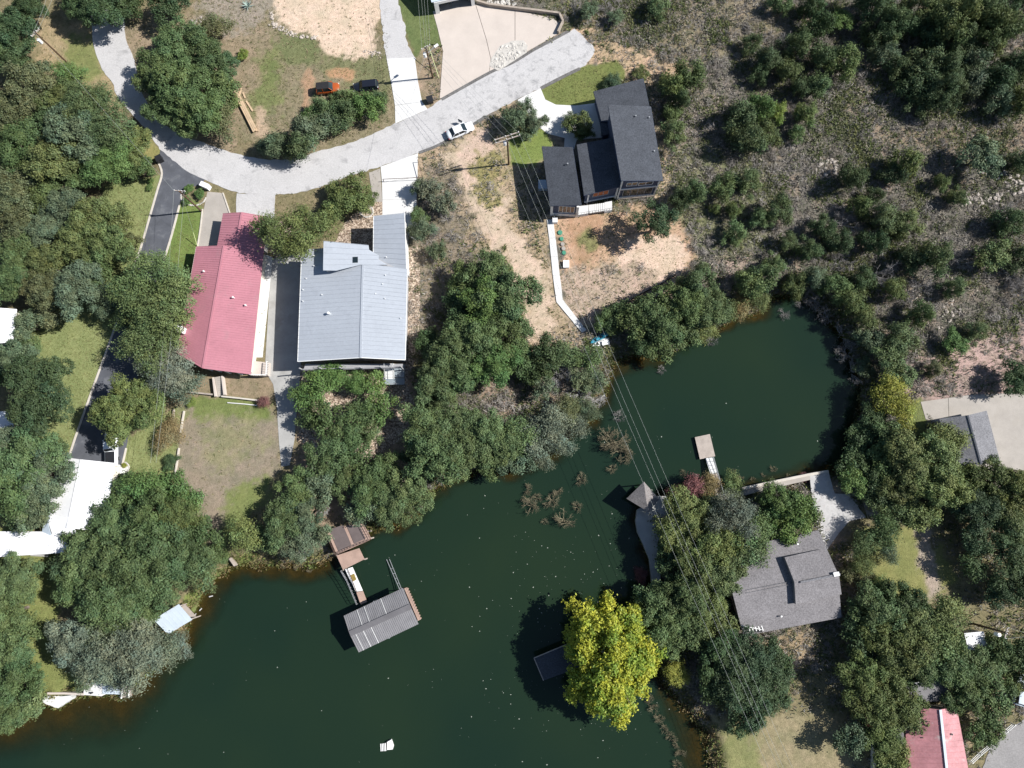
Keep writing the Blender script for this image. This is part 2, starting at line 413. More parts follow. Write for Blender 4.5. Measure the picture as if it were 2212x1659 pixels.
# ground colours: (outline in view pixels, edge softness, edge wobble, colour, coarseness)
BRUSH = (0.134, 0.124, 0.108); LAWN = (0.200, 0.228, 0.098); DRY = (0.185, 0.155, 0.11); TAN = (0.43, 0.325, 0.24)
ZONES = [
 ([(-900, -900), (930, -900), (930, 330), (880, 560), (900, 900), (560, 1230), (400, 1500), (-900, 1700)], 30, 30, (0.185, 0.16, 0.095), 0.8),
 ([(0, 200), (290, 220), (330, 420), (250, 560), (200, 680), (0, 760)], 25, 20, (0.13, 0.11, 0.07), 0.9),
 ([(190, 480), (345, 380), (300, 560), (240, 720), (150, 990), (60, 960), (40, 720)], 8, 10, LAWN, 0.35),
 ([(225, 395), (345, 400), (310, 520), (288, 590), (240, 520)], 8, 6, LAWN, 0.35),
 ([(60, 670), (245, 690), (205, 830), (155, 985), (60, 960)], 12, 12, LAWN, 0.35),
 ([(390, 440), (440, 452), (428, 540), (395, 690), (350, 700), (350, 560)], 4, 3, (0.135, 0.185, 0.055), 0.35),
 ([(270, 960), (400, 880), (385, 1050), (270, 1080)], 8, 8, LAWN, 0.35),
 ([(-100, 1140), (160, 1190), (120, 1330), (160, 1505), (60, 1540), (-100, 1540)], 10, 12, (0.175, 0.195, 0.07), 0.4),
 ([(400, 1290), (520, 1200), (530, 1225), (440, 1300), (415, 1340)], 6, 6, (0.15, 0.19, 0.055), 0.5),
 ([(392, 870), (440, 862), (590, 880), (600, 960), (600, 1030), (540, 1085), (500, 1130), (470, 1180), (420, 1130), (380, 1060)], 8, 8, (0.225, 0.192, 0.145), 0.6),
 ([(430, 850), (560, 862), (590, 905), (500, 910), (400, 900)], 16, 14, (0.145, 0.175, 0.062), 0.5),
 ([(470, 900), (560, 930), (520, 1000), (450, 1000)], 40, 30, (0.205, 0.195, 0.115), 0.6),
 ([(500, 1060), (590, 1030), (560, 1100), (480, 1180)], 20, 14, (0.16, 0.185, 0.07), 0.5),
 ([(410, 815), (600, 815), (600, 860), (405, 850)], 6, 6, (0.23, 0.185, 0.125), 0.6),
 # top middle lot
 ([(520, 40), (860, 90), (912, 235), (850, 270), (700, 330), (560, 335), (500, 250), (505, 150)], 18, 18, (0.20, 0.175, 0.115), 0.9),
 ([(520, 90), (590, 80), (620, 140), (580, 250), (520, 240), (500, 170)], 25, 22, (0.145, 0.165, 0.07), 0.8),
 ([(600, 70), (690, 80), (700, 130), (620, 140)], 14, 12, (0.14, 0.155, 0.075), 0.8),
 ([(700, 115), (845, 120), (850, 190), (760, 180), (690, 150)], 18, 16, (0.155, 0.16, 0.085), 0.9),
 ([(565, -60), (850, -60), (825, 30), (815, 60), (800, 118), (760, 125), (690, 112), (680, 80), (620, 60), (585, 25)], 6, 10, (0.53, 0.42, 0.325), 0.6),
 ([(710, 150), (760, 150), (756, 170), (712, 165)], 6, 5, (0.38, 0.235, 0.14), 0.4),
 ([(660, 155), (676, 155), (670, 215), (655, 225)], 8, 6, (0.33, 0.215, 0.14), 0.5),
 ([(553, 235), (570, 235), (575, 290), (553, 290)], 8, 8, (0.36, 0.28, 0.2), 0.6),
 ([(860, -50), (940, -50), (950, 110), (905, 125), (885, 100)], 6, 5, (0.115, 0.145, 0.058), 0.6),
 ([(900, 125), (955, 110), (950, 225), (915, 225)], 8, 8, (0.26, 0.205, 0.145), 0.9),
 ([(270, 50), (560, 30), (560, 150), (490, 330), (310, 260)], 25, 20, (0.24, 0.195, 0.135), 0.8),
 ([(460, -60), (600, -60), (590, 40), (520, 60), (430, 60)], 20, 20, (0.25, 0.22, 0.18), 0.9),
 ([(70, 60), (200, 60), (260, 230), (200, 250), (90, 140)], 16, 14, (0.30, 0.24, 0.145), 0.7),
 ([(140, 90), (205, 90), (220, 160), (170, 170)], 14, 12, (0.17, 0.185, 0.075), 0.6),
 ([(300, 285), (350, 320), (340, 345), (300, 330)], 6, 5, (0.22, 0.21, 0.085), 0.5),
 # bank between the red house road and the blue house
 ([(890, 335), (960, 310), (1060, 255), (1130, 215), (1190, 320), (1190, 480), (1210, 660), (1270, 720), (1220, 760), (1130, 760), (1080, 560), (900, 540)], 10, 14, (0.33, 0.26, 0.18), 0.9),
 ([(960, 330), (1060, 300), (1100, 480), (1170, 560), (1190, 700), (1150, 720), (1090, 560), (990, 440)], 20, 20, (0.47, 0.375, 0.29), 0.6),
 ([(1000, 300), (1060, 290), (1060, 380), (1010, 390)], 14, 12, (0.47, 0.36, 0.29), 0.5),
 ([(890, 380), (960, 360), (1020, 480), (1000, 620), (900, 700), (890, 520)], 24, 26, (0.20, 0.17, 0.13), 1.0),
 ([(1030, 330), (1090, 360), (1060, 440), (1030, 420)], 20, 20, (0.24, 0.215, 0.10), 1.0),
 ([(1104, 280), (1180, 285), (1178, 352), (1112, 352)], 8, 8, (0.155, 0.20, 0.06), 0.5),
 ([(1195, 470), (1330, 455), (1400, 445), (1470, 470), (1500, 560), (1455, 620), (1350, 680), (1270, 700), (1225, 640), (1205, 540)], 12, 16, (0.41, 0.285, 0.195), 0.75),
 ([(1230, 480), (1300, 470), (1290, 560), (1240, 580)], 20, 16, (0.35, 0.225, 0.145), 0.6),
 ([(1340, 540), (1470, 510), (1470, 600), (1380, 640), (1330, 600)], 18, 16, (0.54, 0.42, 0.33), 0.5),
 ([(1210, 590), (1360, 570), (1420, 620), (1290, 700), (1240, 690)], 20, 18, (0.36, 0.285, 0.225), 1.0),
 ([(1250, 500), (1280, 500), (1290, 540), (1260, 545)], 12, 10, (0.19, 0.185, 0.085), 0.8),
 # road end and blue house lawn
 ([(1240, 60), (1330, 60), (1470, 110), (1480, 170), (1390, 200), (1330, 140), (1265, 140)], 14, 18, (0.42, 0.31, 0.21), 0.8),
 ([(1390, 200), (1425, 200), (1460, 400), (1480, 470), (1420, 460), (1410, 330)], 10, 12, (0.40, 0.31, 0.21), 0.9),
 ([(1172, 192), (1260, 143), (1290, 140), (1335, 133), (1350, 170), (1300, 195), (1285, 228), (1200, 230), (1178, 215)], 3, 2, (0.155, 0.178, 0.062), 0.35),
 # hillside
 ([(1320, 20), (1700, 10), (1640, 110), (1420, 130), (1300, 80)], 20, 24, (0.205, 0.175, 0.12), 1.0),
 ([(1470, 200), (1560, 180), (1620, 330), (1560, 420), (1480, 330)], 30, 30, (0.215, 0.185, 0.155), 1.0),
 ([(1480, 330), (1640, 330), (1660, 480), (1560, 560), (1470, 470)], 30, 30, (0.16, 0.165, 0.095), 1.0),
 ([(1870, 180), (1900, 260), (1960, 280), (2220, 270), (2220, 330), (2000, 330), (1900, 300), (1860, 230)], 18, 18, (0.225, 0.18, 0.13), 0.9),
 ([(1520, 590), (1620, 560), (1640, 640), (1570, 640)], 20, 20, (0.30, 0.235, 0.20), 1.0),
 ([(1960, 790), (2060, 740), (2220, 700), (2220, 850), (2000, 865), (1950, 840)], 14, 18, (0.30, 0.225, 0.20), 0.9),
 ([(2060, 745), (2160, 715), (2190, 760), (2100, 800)], 14, 16, (0.36, 0.265, 0.235), 0.8),
 # south-east yards
 ([(1830, 1110), (2060, 1090), (2230, 1200), (2230, 1560), (2080, 1690), (1560, 1690), (1530, 1560), (1640, 1380), (1830, 1330)], 25, 25, (0.175, 0.155, 0.09), 0.8),
 ([(1870, 1150), (2000, 1150), (2070, 1240), (2000, 1290), (1890, 1280), (1860, 1200)], 18, 18, (0.185, 0.19, 0.075), 0.6),
 ([(1985, 1140), (2010, 1150), (2030, 1250), (2010, 1290), (1985, 1200)], 12, 10, (0.30, 0.255, 0.21), 0.7),
 ([(1540, 1560), (1680, 1540), (1830, 1560), (1850, 1690), (1560, 1690)], 18, 16, (0.235, 0.205, 0.125), 0.7),
 ([(1560, 1580), (1620, 1570), (1640, 1690), (1575, 1690)], 20, 14, (0.185, 0.19, 0.085), 0.6),
 ([(1640, 1380), (1760, 1355), (1800, 1420), (1720, 1450), (1650, 1420)], 14, 14, (0.27, 0.21, 0.135), 0.9),
 ([(1975, 860), (2010, 890), (1990, 960), (1960, 930)], 8, 6, (0.13, 0.15, 0.06), 0.5),
 ([(2080, 1640), (2220, 1500), (2220, 1420), (2120, 1500)], 14, 14, (0.27, 0.215, 0.145), 0.9),
 ([(1780, 1140), (1830, 1180), (1840, 1260), (1810, 1260), (1790, 1200)], 10, 10, (0.25, 0.195, 0.15), 0.9),
 # leaf litter under the trees below the grey house
 ([(620, 800), (900, 800), (905, 900), (900, 1010), (720, 1150), (620, 1120), (640, 960)], 16, 14, (0.27, 0.205, 0.15), 0.8),
 ([(1040, 800), (1170, 800), (1250, 870), (1130, 940), (1040, 880)], 16, 16, (0.27, 0.205, 0.16), 1.0),
 ]
soil = np.empty(XX.shape + (3,)); soil[:] = BRUSH
coarse = np.full(XX.shape, 1.0)
wob1 = fbm(PXX / 26, PXY / 26, 31, 4) - 0.5; wob2 = fbm(PXX / 9, PXY / 9, 57, 3) - 0.5
big = fbm(PXX / 60, PXY / 60, 77, 4); mid = fbm(PXX / 14, PXY / 14, 78, 4)
# patchiness of the brush itself: grey thatch, olive weeds, tan dust
olive = sstep((big - 0.50) * 6); tanp = sstep((fbm(PXX / 40, PXY / 40, 81, 4) - 0.56) * 7)
soil = soil * (1 - olive[..., None] * 0.75) + np.array((0.115, 0.12, 0.065)) * olive[..., None] * 0.75
soil = soil * (1 - tanp[..., None] * 0.7) + np.array((0.27, 0.215, 0.165)) * tanp[..., None] * 0.7
for zp, soft, wob, colr, crs in ZONES:
    zp = smooth(zp, 3)
    x0, x1 = min(p[0] for p in zp) - 60, max(p[0] for p in zp) + 60; y0, y1 = min(p[1] for p in zp) - 60, max(p[1] for p in zp) + 60
    sel = (PXX > x0) & (PXX < x1) & (PXY > y0) & (PXY < y1)
    if not sel.any(): continue
    d = sdist(PXX[sel], PXY[sel], zp) + (wob1[sel] * 3.2 + wob2[sel] * 2.4) * wob
    wgt = sstep(0.5 - d / (1.3 * soft))
    patch = (mid[sel] - 0.5) * 0.5 * (0.35 + crs * 0.65)
    cc = np.array(colr)[None, :] * (1 + patch[:, None] * np.array([1.0, 0.75, 1.1])[None, :])
    soil[sel] = soil[sel] * (1 - wgt[:, None]) + cc * wgt[:, None]
    coarse[sel] = coarse[sel] * (1 - wgt) + crs * wgt
# wet bank and lake bed
bank = sstep((1.4 - LDn) / 1.6)
bank_c = np.array((0.125, 0.115, 0.075)); bed_c = np.array((0.098, 0.080, 0.042))
soil = soil * (1 - bank[..., None] * 0.7) + bank_c * bank[..., None] * 0.7
bed = sstep((0.4 - LD) / 1.2); bedn = (0.7 + 0.6 * fbm(XX / 1.3, YY / 1.3, 5, 3))[..., None]
soil = soil * (1 - bed[..., None]) + bed_c * bedn * bed[..., None]
ZZ = np.where(LD > 0, (ZW - 0.1) * (1 - sstep(LDn / 3.0)), ZW - 0.1 - 3.0 * sstep(-LD / 14.0) - 0.3 * nz)
ZZ = np.where((LD > 0) & (LDn >= 3.0), 0.0, ZZ) - np.where(far_, 0, 0.10 * nz * np.clip(coarse - 0.3, 0, 1))
ZZ = np.minimum(ZZ, 0.0)
ZZ = np.where((LD <= 0.0), np.minimum(ZZ, ZW - 0.1), ZZ)

def gz(x, y):
    i = int(np.clip(np.searchsorted(GX, x) - 1, 0, len(GX) - 2)); j = int(np.clip(np.searchsorted(GY, y) - 1, 0, len(GY) - 2))
    return float(min(ZZ[j, i], ZZ[j, i + 1], ZZ[j + 1, i], ZZ[j + 1, i + 1]))

def grid_mesh(name, X, Y, Z, faces, m):
    me = bpy.data.meshes.new(name); nv = X.size
    me.vertices.add(nv); me.vertices.foreach_set('co', np.stack([X, Y, Z], -1).reshape(-1).astype(np.float32))
    nf = len(faces); me.loops.add(nf * 4); me.polygons.add(nf)
    me.loops.foreach_set('vertex_index', faces.reshape(-1).astype(np.int32))
    me.polygons.foreach_set('loop_start', np.arange(0, nf * 4, 4, dtype=np.int32)); me.polygons.foreach_set('loop_total', np.full(nf, 4, np.int32))
    me.polygons.foreach_set('use_smooth', np.ones(nf, bool))
    me.update(calc_edges=True); me.materials.append(MATS[m]); return me

ny, nx = XX.shape; idx = np.arange(ny * nx).reshape(ny, nx)
quads = np.stack([idx[:-1, :-1], idx[:-1, 1:], idx[1:, 1:], idx[1:, :-1]], -1).reshape(-1, 4)
me = grid_mesh('ground', XX.ravel(), YY.ravel(), ZZ.ravel(), quads, 'ground')
a = me.attributes.new('soil', 'FLOAT_COLOR', 'POINT')
a.data.foreach_set('color', np.concatenate([soil.reshape(-1, 3), np.ones((nx * ny, 1))], 1).astype(np.float32).ravel())
a = me.attributes.new('coarse', 'FLOAT', 'POINT'); a.data.foreach_set('value', coarse.ravel().astype(np.float32))
o = bpy.data.objects.new('ground', me); COL.objects.link(o); tag(o, kind='structure')

# lake surface: only where the bed lies below the water
qmin = np.minimum.reduce([ZZ[:-1, :-1], ZZ[:-1, 1:], ZZ[1:, 1:], ZZ[1:, :-1]]).ravel()
wq = quads[qmin < ZW + 0.02]
used, invx = np.unique(wq, return_inverse=True)
me = grid_mesh('lake_water', XX.ravel()[used], YY.ravel()[used], np.full(len(used), ZW), invx.reshape(-1, 4), 'water')
a = me.attributes.new('depth', 'FLOAT', 'POINT')
shal = 2.2 + 9.0 * np.exp(-((PXX - 150) / 230) ** 2 - ((PXY - 1560) / 130) ** 2) + 5 * np.exp(-((PXX - 430) / 70) ** 2 - ((PXY - 1300) / 80) ** 2) + 7 * np.exp(-((PXX - 1510) / 70) ** 2 - ((PXY - 1610) / 90) ** 2) + 4 * np.exp(-((PXX - 1350) / 40) ** 2 - ((PXY - 785) / 30) ** 2) + 3 * np.exp(-((PXX - 640) / 80) ** 2 - ((PXY - 1235) / 30) ** 2)
a.data.foreach_set('value', (sstep(-((LD + (fbm(XX / 3, YY / 3, 8, 4) - 0.5) * 3.0) / shal).ravel()[used]) ** 0.75).astype(np.float32))
o = bpy.data.objects.new('lake_water', me); COL.objects.link(o); tag(o, kind='structure')

# ---------------------------------------------------------------- paved areas
def sheet(name, px, m, z, rag=0.0, sm=0, seed=1, depth=0.12):
    pts = smooth(px, sm) if sm else px
    wp = poly(pts, z)
    if rag: wp = ragged(wp, rag, 0.6, seed)
    return tag(MB().prism(wp, z - depth, z).build(name, m), kind='structure')

ROAD = [(195, 20), (200, 77), (207, 115), (222, 150), (245, 183), (252, 205), (288, 250), (315, 280), (347, 322), (395, 363), (450, 392), (510, 414), (560, 420),
        (640, 417), (700, 400), (760, 378), (822, 359), (903, 330), (958, 307), (1050, 250), (1133, 207), (1168, 190), (1253, 147), (1268, 135), (1285, 107),
        (1261, 80), (1243, 64), (1231, 67), (1151, 110), (1106, 136), (1062, 154), (954, 214), (923, 236), (853, 267), (803, 290), (753, 310), (685, 327), (650, 340),
        (600, 345), (550, 341), (490, 325), (430, 305), (380, 285), (335, 250), (305, 195), (290, 130), (275, 95), (268, 57), (262, 0), (192, -20)]
sheet('road', ROAD, 'road_pale', 0.030, 0.07, 3, 3)
sheet('driveway_asphalt', [(347, 318), (400, 352), (445, 385), (432, 400), (397, 407), (387, 446), (372, 505), (355, 560), (338, 610), (318, 690), (302, 780), (288, 880),
      (272, 972), (264, 1003), (262, 1030), (150, 1010), (152, 982), (170, 930), (207, 827), (247, 715), (272, 635), (295, 565), (322, 475), (340, 412), (351, 375), (343, 345)], 'asphalt', 0.024)
def strip(name, px, wd, m, z, z0=-0.1, sm=4):
    """raised kerb of given width along a line"""
    pts = [P(x, y, 0) for x, y in smooth(px, sm, False)]
    L, Rr = [], []
    for i, p in enumerate(pts):
        a, b2 = pts[max(i - 1, 0)], pts[min(i + 1, len(pts) - 1)]
        d = Vector((b2[0] - a[0], b2[1] - a[1])).normalized(); n_ = Vector((-d.y, d.x)) * wd / 2
        L.append((p[0] + n_.x, p[1] + n_.y, z)); Rr.append((p[0] - n_.x, p[1] - n_.y, z))
    mb = MB(); n_ = len(pts)
    for i in range(n_ - 1):
        q = [L[i], L[i + 1], Rr[i + 1], Rr[i]]
        mb.prism(q, z0, z)
    return tag(mb.build(name, m), kind='structure')
strip('road_edge', [(954, 215), (1000, 189), (1062, 155), (1106, 136), (1151, 109), (1190, 88), (1231, 66)], 0.55, 'gutter', 0.05)
strip('road_edge', [(905, 330), (958, 308), (1050, 251)], 0.5, 'gutter', 0.036)
strip('road_edge', [(1168, 191), (1212, 168), (1253, 148)], 0.6, 'gutter', 0.036)
strip('kerb', [(341, 348), (350, 375), (340, 412), (322, 475), (304, 537), (293, 568), (270, 638), (245, 718), (205, 828), (168, 931), (151, 982)], 0.32, 'kerb', 0.11)
strip('kerb', [(388, 444), (372, 505), (355, 560), (336, 612)], 0.32, 'kerb', 0.11)
strip('kerb', [(273, 968), (265, 1003), (262, 1010)], 0.3, 'kerb', 0.11)
sheet('driveway_gravel', [(818, -30), (824, 50), (830, 100), (836, 130), (897, 128), (895, 122), (880, 100), (873, 50), (860, 0), (856, -30)], 'road_pale', 0.026, 0.09, 0, 5)
for dl_, dr_ in (([(835, 127), (845, 180), (853, 228), (854, 267)], [(896, 124), (903, 175), (912, 220), (924, 236)]), ([(822, 360), (825, 395), (826, 432), (826, 475)], [(903, 331), (902, 382), (900, 432), (899, 520)])):
    e = empty('driveway_slab', P(*dl_[1])); tag(e, kind='structure')
    for k in range(3):
        q = inset([(*P(*v_)[:2], .04) for v_ in (dl_[k], dr_[k], dr_[k + 1], dl_[k + 1])], .02)
        MB().prism(q, -.08, .040 + .003 * (k % 2)).build('slab', 'concrete_white', e)
sheet('driveway_apron', [(797, 373), (821, 364), (826, 436), (806, 436)], 'concrete_tan', 0.036)
# peach forecourt: three pours with joints
tagp = 'driveway_forecourt'
sheet(tagp, [(935, 24), (945, 60), (957, 110), (950, 212), (954, 213), (1056, 157), (1060, 128), (1050, 85), (1027, 10)], 'concrete_peach', 0.042)
sheet(tagp, [(1028, 10), (1051, 85), (1061, 128), (1057, 156), (1063, 152), (1112, 126), (1112, 22)], 'concrete_peach', 0.044)
sheet(tagp, [(1113, 22), (1113, 126), (1151, 104), (1203, 74), (1212, 52), (1195, 40)], 'concrete_peach', 0.042)
sheet('driveway_slab', smooth([(1118, 216), (1133, 207), (1168, 191), (1178, 215), (1201, 226), (1243, 228), (1300, 221), (1310, 296), (1246, 302), (1240, 322), (1218, 322), (1220, 298), (1182, 288), (1152, 264), (1136, 238)], 1), 'concrete_white', 0.040)
# side drive between red and grey house, pads
sheet('side_drive', [(586, 560), (655, 542), (650, 790), (645, 840), (640, 900), (636, 950), (626, 1005), (608, 1008), (603, 960), (598, 880), (590, 830), (572, 800)], 'concrete_grey', 0.028)
sheet('driveway_pad', [(448, 414), (482, 417), (490, 440), (500, 470), (485, 545), (427, 540), (434, 495), (439, 458)], 'concrete_tan', 0.036)
strip('kerb', [(438, 452), (433, 495), (426, 540)], 0.2, 'kerb', 0.16)
strip('kerb', [(482, 417), (490, 440), (498, 464)], 0.2, 'kerb', 0.16)
sheet('parking_pad', [(511, 418), (594, 420), (592, 475), (510, 475)], 'road_pale', 0.036, 0.04)
sheet('east_patio', [(560, 545), (589, 556), (567, 772), (540, 772)], 'concrete_white', 0.046)
sheet('garage_slab', [(1989, 868), (2048, 860), (2050, 920), (2000, 906)], 'concrete_tan', 0.034)
sheet('garage_slab', [(2049, 860), (2094, 853), (2096, 930), (2051, 925)], 'concrete_tan', 0.036)
sheet('garage_slab', [(2095, 853), (2180, 849), (2240, 855), (2240, 1020), (2160, 1010), (2090, 1016)], 'concrete_tan', 0.034)
sheet('patio_slab', [(1749, 1026), (1790, 1020), (1803, 1066), (1846, 1068), (1855, 1098), (1872, 1118), (1835, 1125), (1812, 1152), (1785, 1190), (1772, 1158), (1758, 1115)], 'concrete_patio', 0.040)
sheet('patio_path', [(1858, 1064), (1945, 1056), (1945, 1100), (1874, 1117)], 'concrete_tan', 0.036)
sheet('lower_road', [(2240, 1535), (2180, 1575), (2140, 1615), (2110, 1690), (2240, 1700)], 'gravel_road', 0.02, 0.06)
sheet('shore_walk', [(1423, 1071), (1441, 1072), (1452, 1100), (1436, 1140), (1420, 1172), (1424, 1215), (1428, 1262), (1409, 1262), (1404, 1210), (1391, 1178), (1378, 1150), (1374, 1126), (1377, 1102), (1398, 1088)], 'concrete_grey', 0.05, depth=1.6)
sheet('shore_path', [(1545, 1068), (1573, 1064), (1659, 1045), (1749, 1026), (1752, 1036), (1660, 1057), (1600, 1072), (1550, 1082)], 'concrete_tan', 0.036)
# pebble beds round the grey house
sheet('pebble_bed', [(726, 520), (745, 480), (790, 440), (828, 434), (828, 500), (805, 560), (700, 560)], 'pebbles', 0.018, 0.08)
sheet('pebble_bed', [(872, 540), (902, 530), (907, 600), (905, 720), (890, 800), (868, 800)], 'pebbles', 0.018, 0.08)
sheet('pebble_bed', [(648, 790), (735, 792), (880, 800), (885, 850), (900, 880), (905, 915), (850, 960), (800, 1000), (720, 1010), (648, 960), (646, 860)], 'pebbles', 0.014, 0.10)
sheet('pebble_bed', smooth([(560, 470), (590, 475), (640, 480), (600, 560), (580, 540)], 1), 'pebbles', 0.012, 0.1)
# long concrete walk from the blue house to the shore, seven pours
wl = [(1181, 475), (1186, 515), (1190, 555), (1194, 595), (1198, 625), (1202, 653), (1228, 684), (1257, 719)]
wr = [(1195, 474), (1200, 514), (1205, 554), (1209, 594), (1213, 622), (1215.5, 647), (1240, 679), (1267, 713)]
wk = empty('concrete_walk', P(1205, 600)); tag(wk, kind='structure')
for i in range(7):
    q = [P(*wl[i]), P(*wr[i]), P(*wr[i + 1]), P(*wl[i + 1])]; q = inset([(p[0], p[1], 0.09) for p in q], 0.012)
    MB().prism(q, -0.1, 0.09 + (i % 2) * 0.004).build('slab', 'concrete_white', wk)

# ================================================================ BUILDINGS
def T(x, y, z): return P(x, y, z)

def panel_roof(par, a, b, c, d, n, m, th=0.10, rib=0.05, name='roof_panel', ribs=1):
    """a-b eave, d-c ridge; n metal panels running from eave to ridge, each with its standing seam"""
    for i in range(n):
        t0, t1 = i / n, (i + 1) / n
        ge, gr = 0.003 / math.dist(a, b), 0.003 / math.dist(d, c)
        e0, e1, r0, r1 = lerp3(a, b, t0), lerp3(a, b, t1 - ge), lerp3(d, c, t0), lerp3(d, c, t1 - gr)
        mb = MB().slab([e0, e1, r1, r0], th)
        for k in range(ribs):
            u = k / ribs
            p, q = lerp3(e0, e1, u), lerp3(r0, r1, u)
            mb.bar((p[0], p[1], p[2] + rib / 2), (q[0], q[1], q[2] + rib / 2), 0.045, rib)
        mb.build(name, m, par)

def shed_roof(par, pts, th, m, name='roof'):
    return MB().slab(pts, th).build(name, m, par)

def walls(par, pts, ins, m, th=0.14, z0=-0.25, name='wall'):
    q = inset(pts, ins)
    q = [(p[0], p[1], p[2] - th) for p in q]
    MB().prism(q, z0).build(name, m, par); return q

def window(par, p, q, u0, u1, z0, z1, frame='white_paint', glass='window_glass', bars=1, name='window'):
    """window set in the wall line p->q (outside to the side of the camera, found from the sign s)"""
    d = Vector((q[0] - p[0], q[1] - p[1], 0)); L = d.length; d.normalize(); nrm = Vector((d.y, -d.x, 0))
    A = Vector((p[0], p[1], 0)) + d * u0; B = Vector((p[0], p[1], 0)) + d * u1
    fr = MB(); w_ = 0.09
    for (s, e) in ((A + Vector((0, 0, z0)), B + Vector((0, 0, z0))), (A + Vector((0, 0, z1)), B + Vector((0, 0, z1)))):
        fr.bar(s + nrm * 0.04, e + nrm * 0.04, 0.10, w_)
    for X in [A, B] + [A + (B - A) * ((k + 1) / (bars + 1)) for k in range(bars)]:
        fr.bar(X + Vector((0, 0, z0)) + nrm * 0.04, X + Vector((0, 0, z1)) + nrm * 0.04, 0.08, w_)
    o = fr.build(name, frame, par)
    for k in range(bars + 1):
        a_ = A + (B - A) * (k / (bars + 1)); b_ = A + (B - A) * ((k + 1) / (bars + 1))
        off = nrm * 0.022
        MB().add([a_ + off + Vector((0, 0, z0)), b_ + off + Vector((0, 0, z0)), b_ + off + Vector((0, 0, z1)), a_ + off + Vector((0, 0, z1))], [(0, 1, 2, 3)]).build('pane', glass, o)
    return o

def vent(par, x, y, z, h=0.35, r=0.09, m='white_paint', name='roof_vent'):
    p = P(x, y, z); MB().cyl((p[0], p[1], p[2] - 0.25), r, h + 0.25, 8).cyl((p[0], p[1], p[2] + h), r * 1.7, 0.08, 8).build(name, m, par)

def edge_trim(par, pts, m, wd=0.12, ht=0.16, name='fascia'):
    mb = MB()
    for i in range(len(pts) - 1): mb.bar((pts[i][0], pts[i][1], pts[i][2] - 0.06), (pts[i + 1][0], pts[i + 1][1], pts[i + 1][2] - 0.06), wd, ht)
    return mb.build(name, m, par)

def ridge_cap(par, a, b, m, wd=0.34, name='ridge_cap'):
    return MB().bar((a[0], a[1], a[2] + 0.05), (b[0], b[1], b[2] + 0.05), wd, 0.06).build(name, m, par)

# ---- red-roofed house
h = empty('red_roof_house', P(480, 640), 'long house with pink-red metal roof and a white chimney', 'house')
A, B, C_, D = T(424, 533, 2.7), T(484, 531, 3.6), T(438, 795, 3.6), T(382, 762, 2.7)
E, F_ = T(570, 540, 2.7), T(541.6, 808, 2.7)
G, H_, I_, J = T(481.6, 461.5, 2.6), T(522.6, 459, 3.4), T(509.6, 536, 3.4), T(469, 531, 2.6)
K = T(577.3, 468.6, 2.6)
panel_roof(h, A, D, C_, B, 26, 'metal_red', ribs=2, rib=0.05)
panel_roof(h, E, F_, C_, B, 26, 'metal_red', ribs=2, rib=0.05)
panel_roof(h, G, J, I_, H_, 7, 'metal_red', ribs=2, rib=0.05)
panel_roof(h, K, E, lerp3(H_, I_, 1.0), H_, 7, 'metal_red', ribs=2, rib=0.05)
ridge_cap(h, B, C_, 'metal_red'); ridge_cap(h, H_, I_, 'metal_red')
wl_ = walls(h, [A, B, E, F_, C_, D], 0.45, 'cream_wall', 0.2)
walls(h, [G, H_, K, E, I_, J], 0.40, 'cream_wall', 0.22)
edge_trim(h, [A, B, E], 'metal_red'); edge_trim(h, [D, C_, F_], 'metal_red'); edge_trim(h, [G, H_, K], 'metal_red'); edge_trim(h, [A, D], 'kerb', 0.1, 0.12, 'gutter')
for x, y, z in ((505, 643, 3.4), (442, 587, 3.1), (532, 660, 3.0)): vent(h, x, y, z)
# chimney with dark flue
cb = P(391, 713, 3.2)
ch = MB().box((cb[0], cb[1], 2.2), (1.35, 1.0, 4.6), R_(-14)).build('chimney', 'white_paint', h)
MB().box((cb[0], cb[1], 4.56), (1.5, 1.15, 0.14), R_(-14)).build('cap', 'white_paint', ch)
MB().box((cb[0] - 0.25, cb[1] + 0.02, 4.66), (0.55, 0.5, 0.10), R_(-14)).build('flue', 'black_plastic', ch)
# porch posts, beam and terrace on the lake side
pz = [T(446, 795, 2.3), T(466, 798, 2.3), T(486, 801, 2.3), T(512, 804, 2.3), T(537, 806, 2.3)]
for p in pz: MB().bar((p[0], p[1], 0), (p[0], p[1], 2.4), 0.2).build('porch_post', 'white_paint', h)
MB().bar(pz[0], pz[-1], 0.2, 0.28).build('porch_beam', 'weathered_wood', h)
dk = poly([(549, 780), (581, 783), (579, 812), (543, 811)], 0.9)
MB().prism(dk, -0.1, 0.9).build('terrace', 'concrete_peach', h)
rl = MB(); dr = [dk[1], dk[2], dk[3]]
for i in range(2):
    a_, b_ = dr[i], dr[i + 1]
    rl.bar((a_[0], a_[1], 1.9), (b_[0], b_[1], 1.9), 0.10)
    for k in range(9):
        q = lerp3(a_, b_, k / 8); rl.bar((q[0], q[1], 0.9), (q[0], q[1], 1.9), 0.06)
rl.build('terrace_railing', 'white_paint', h)
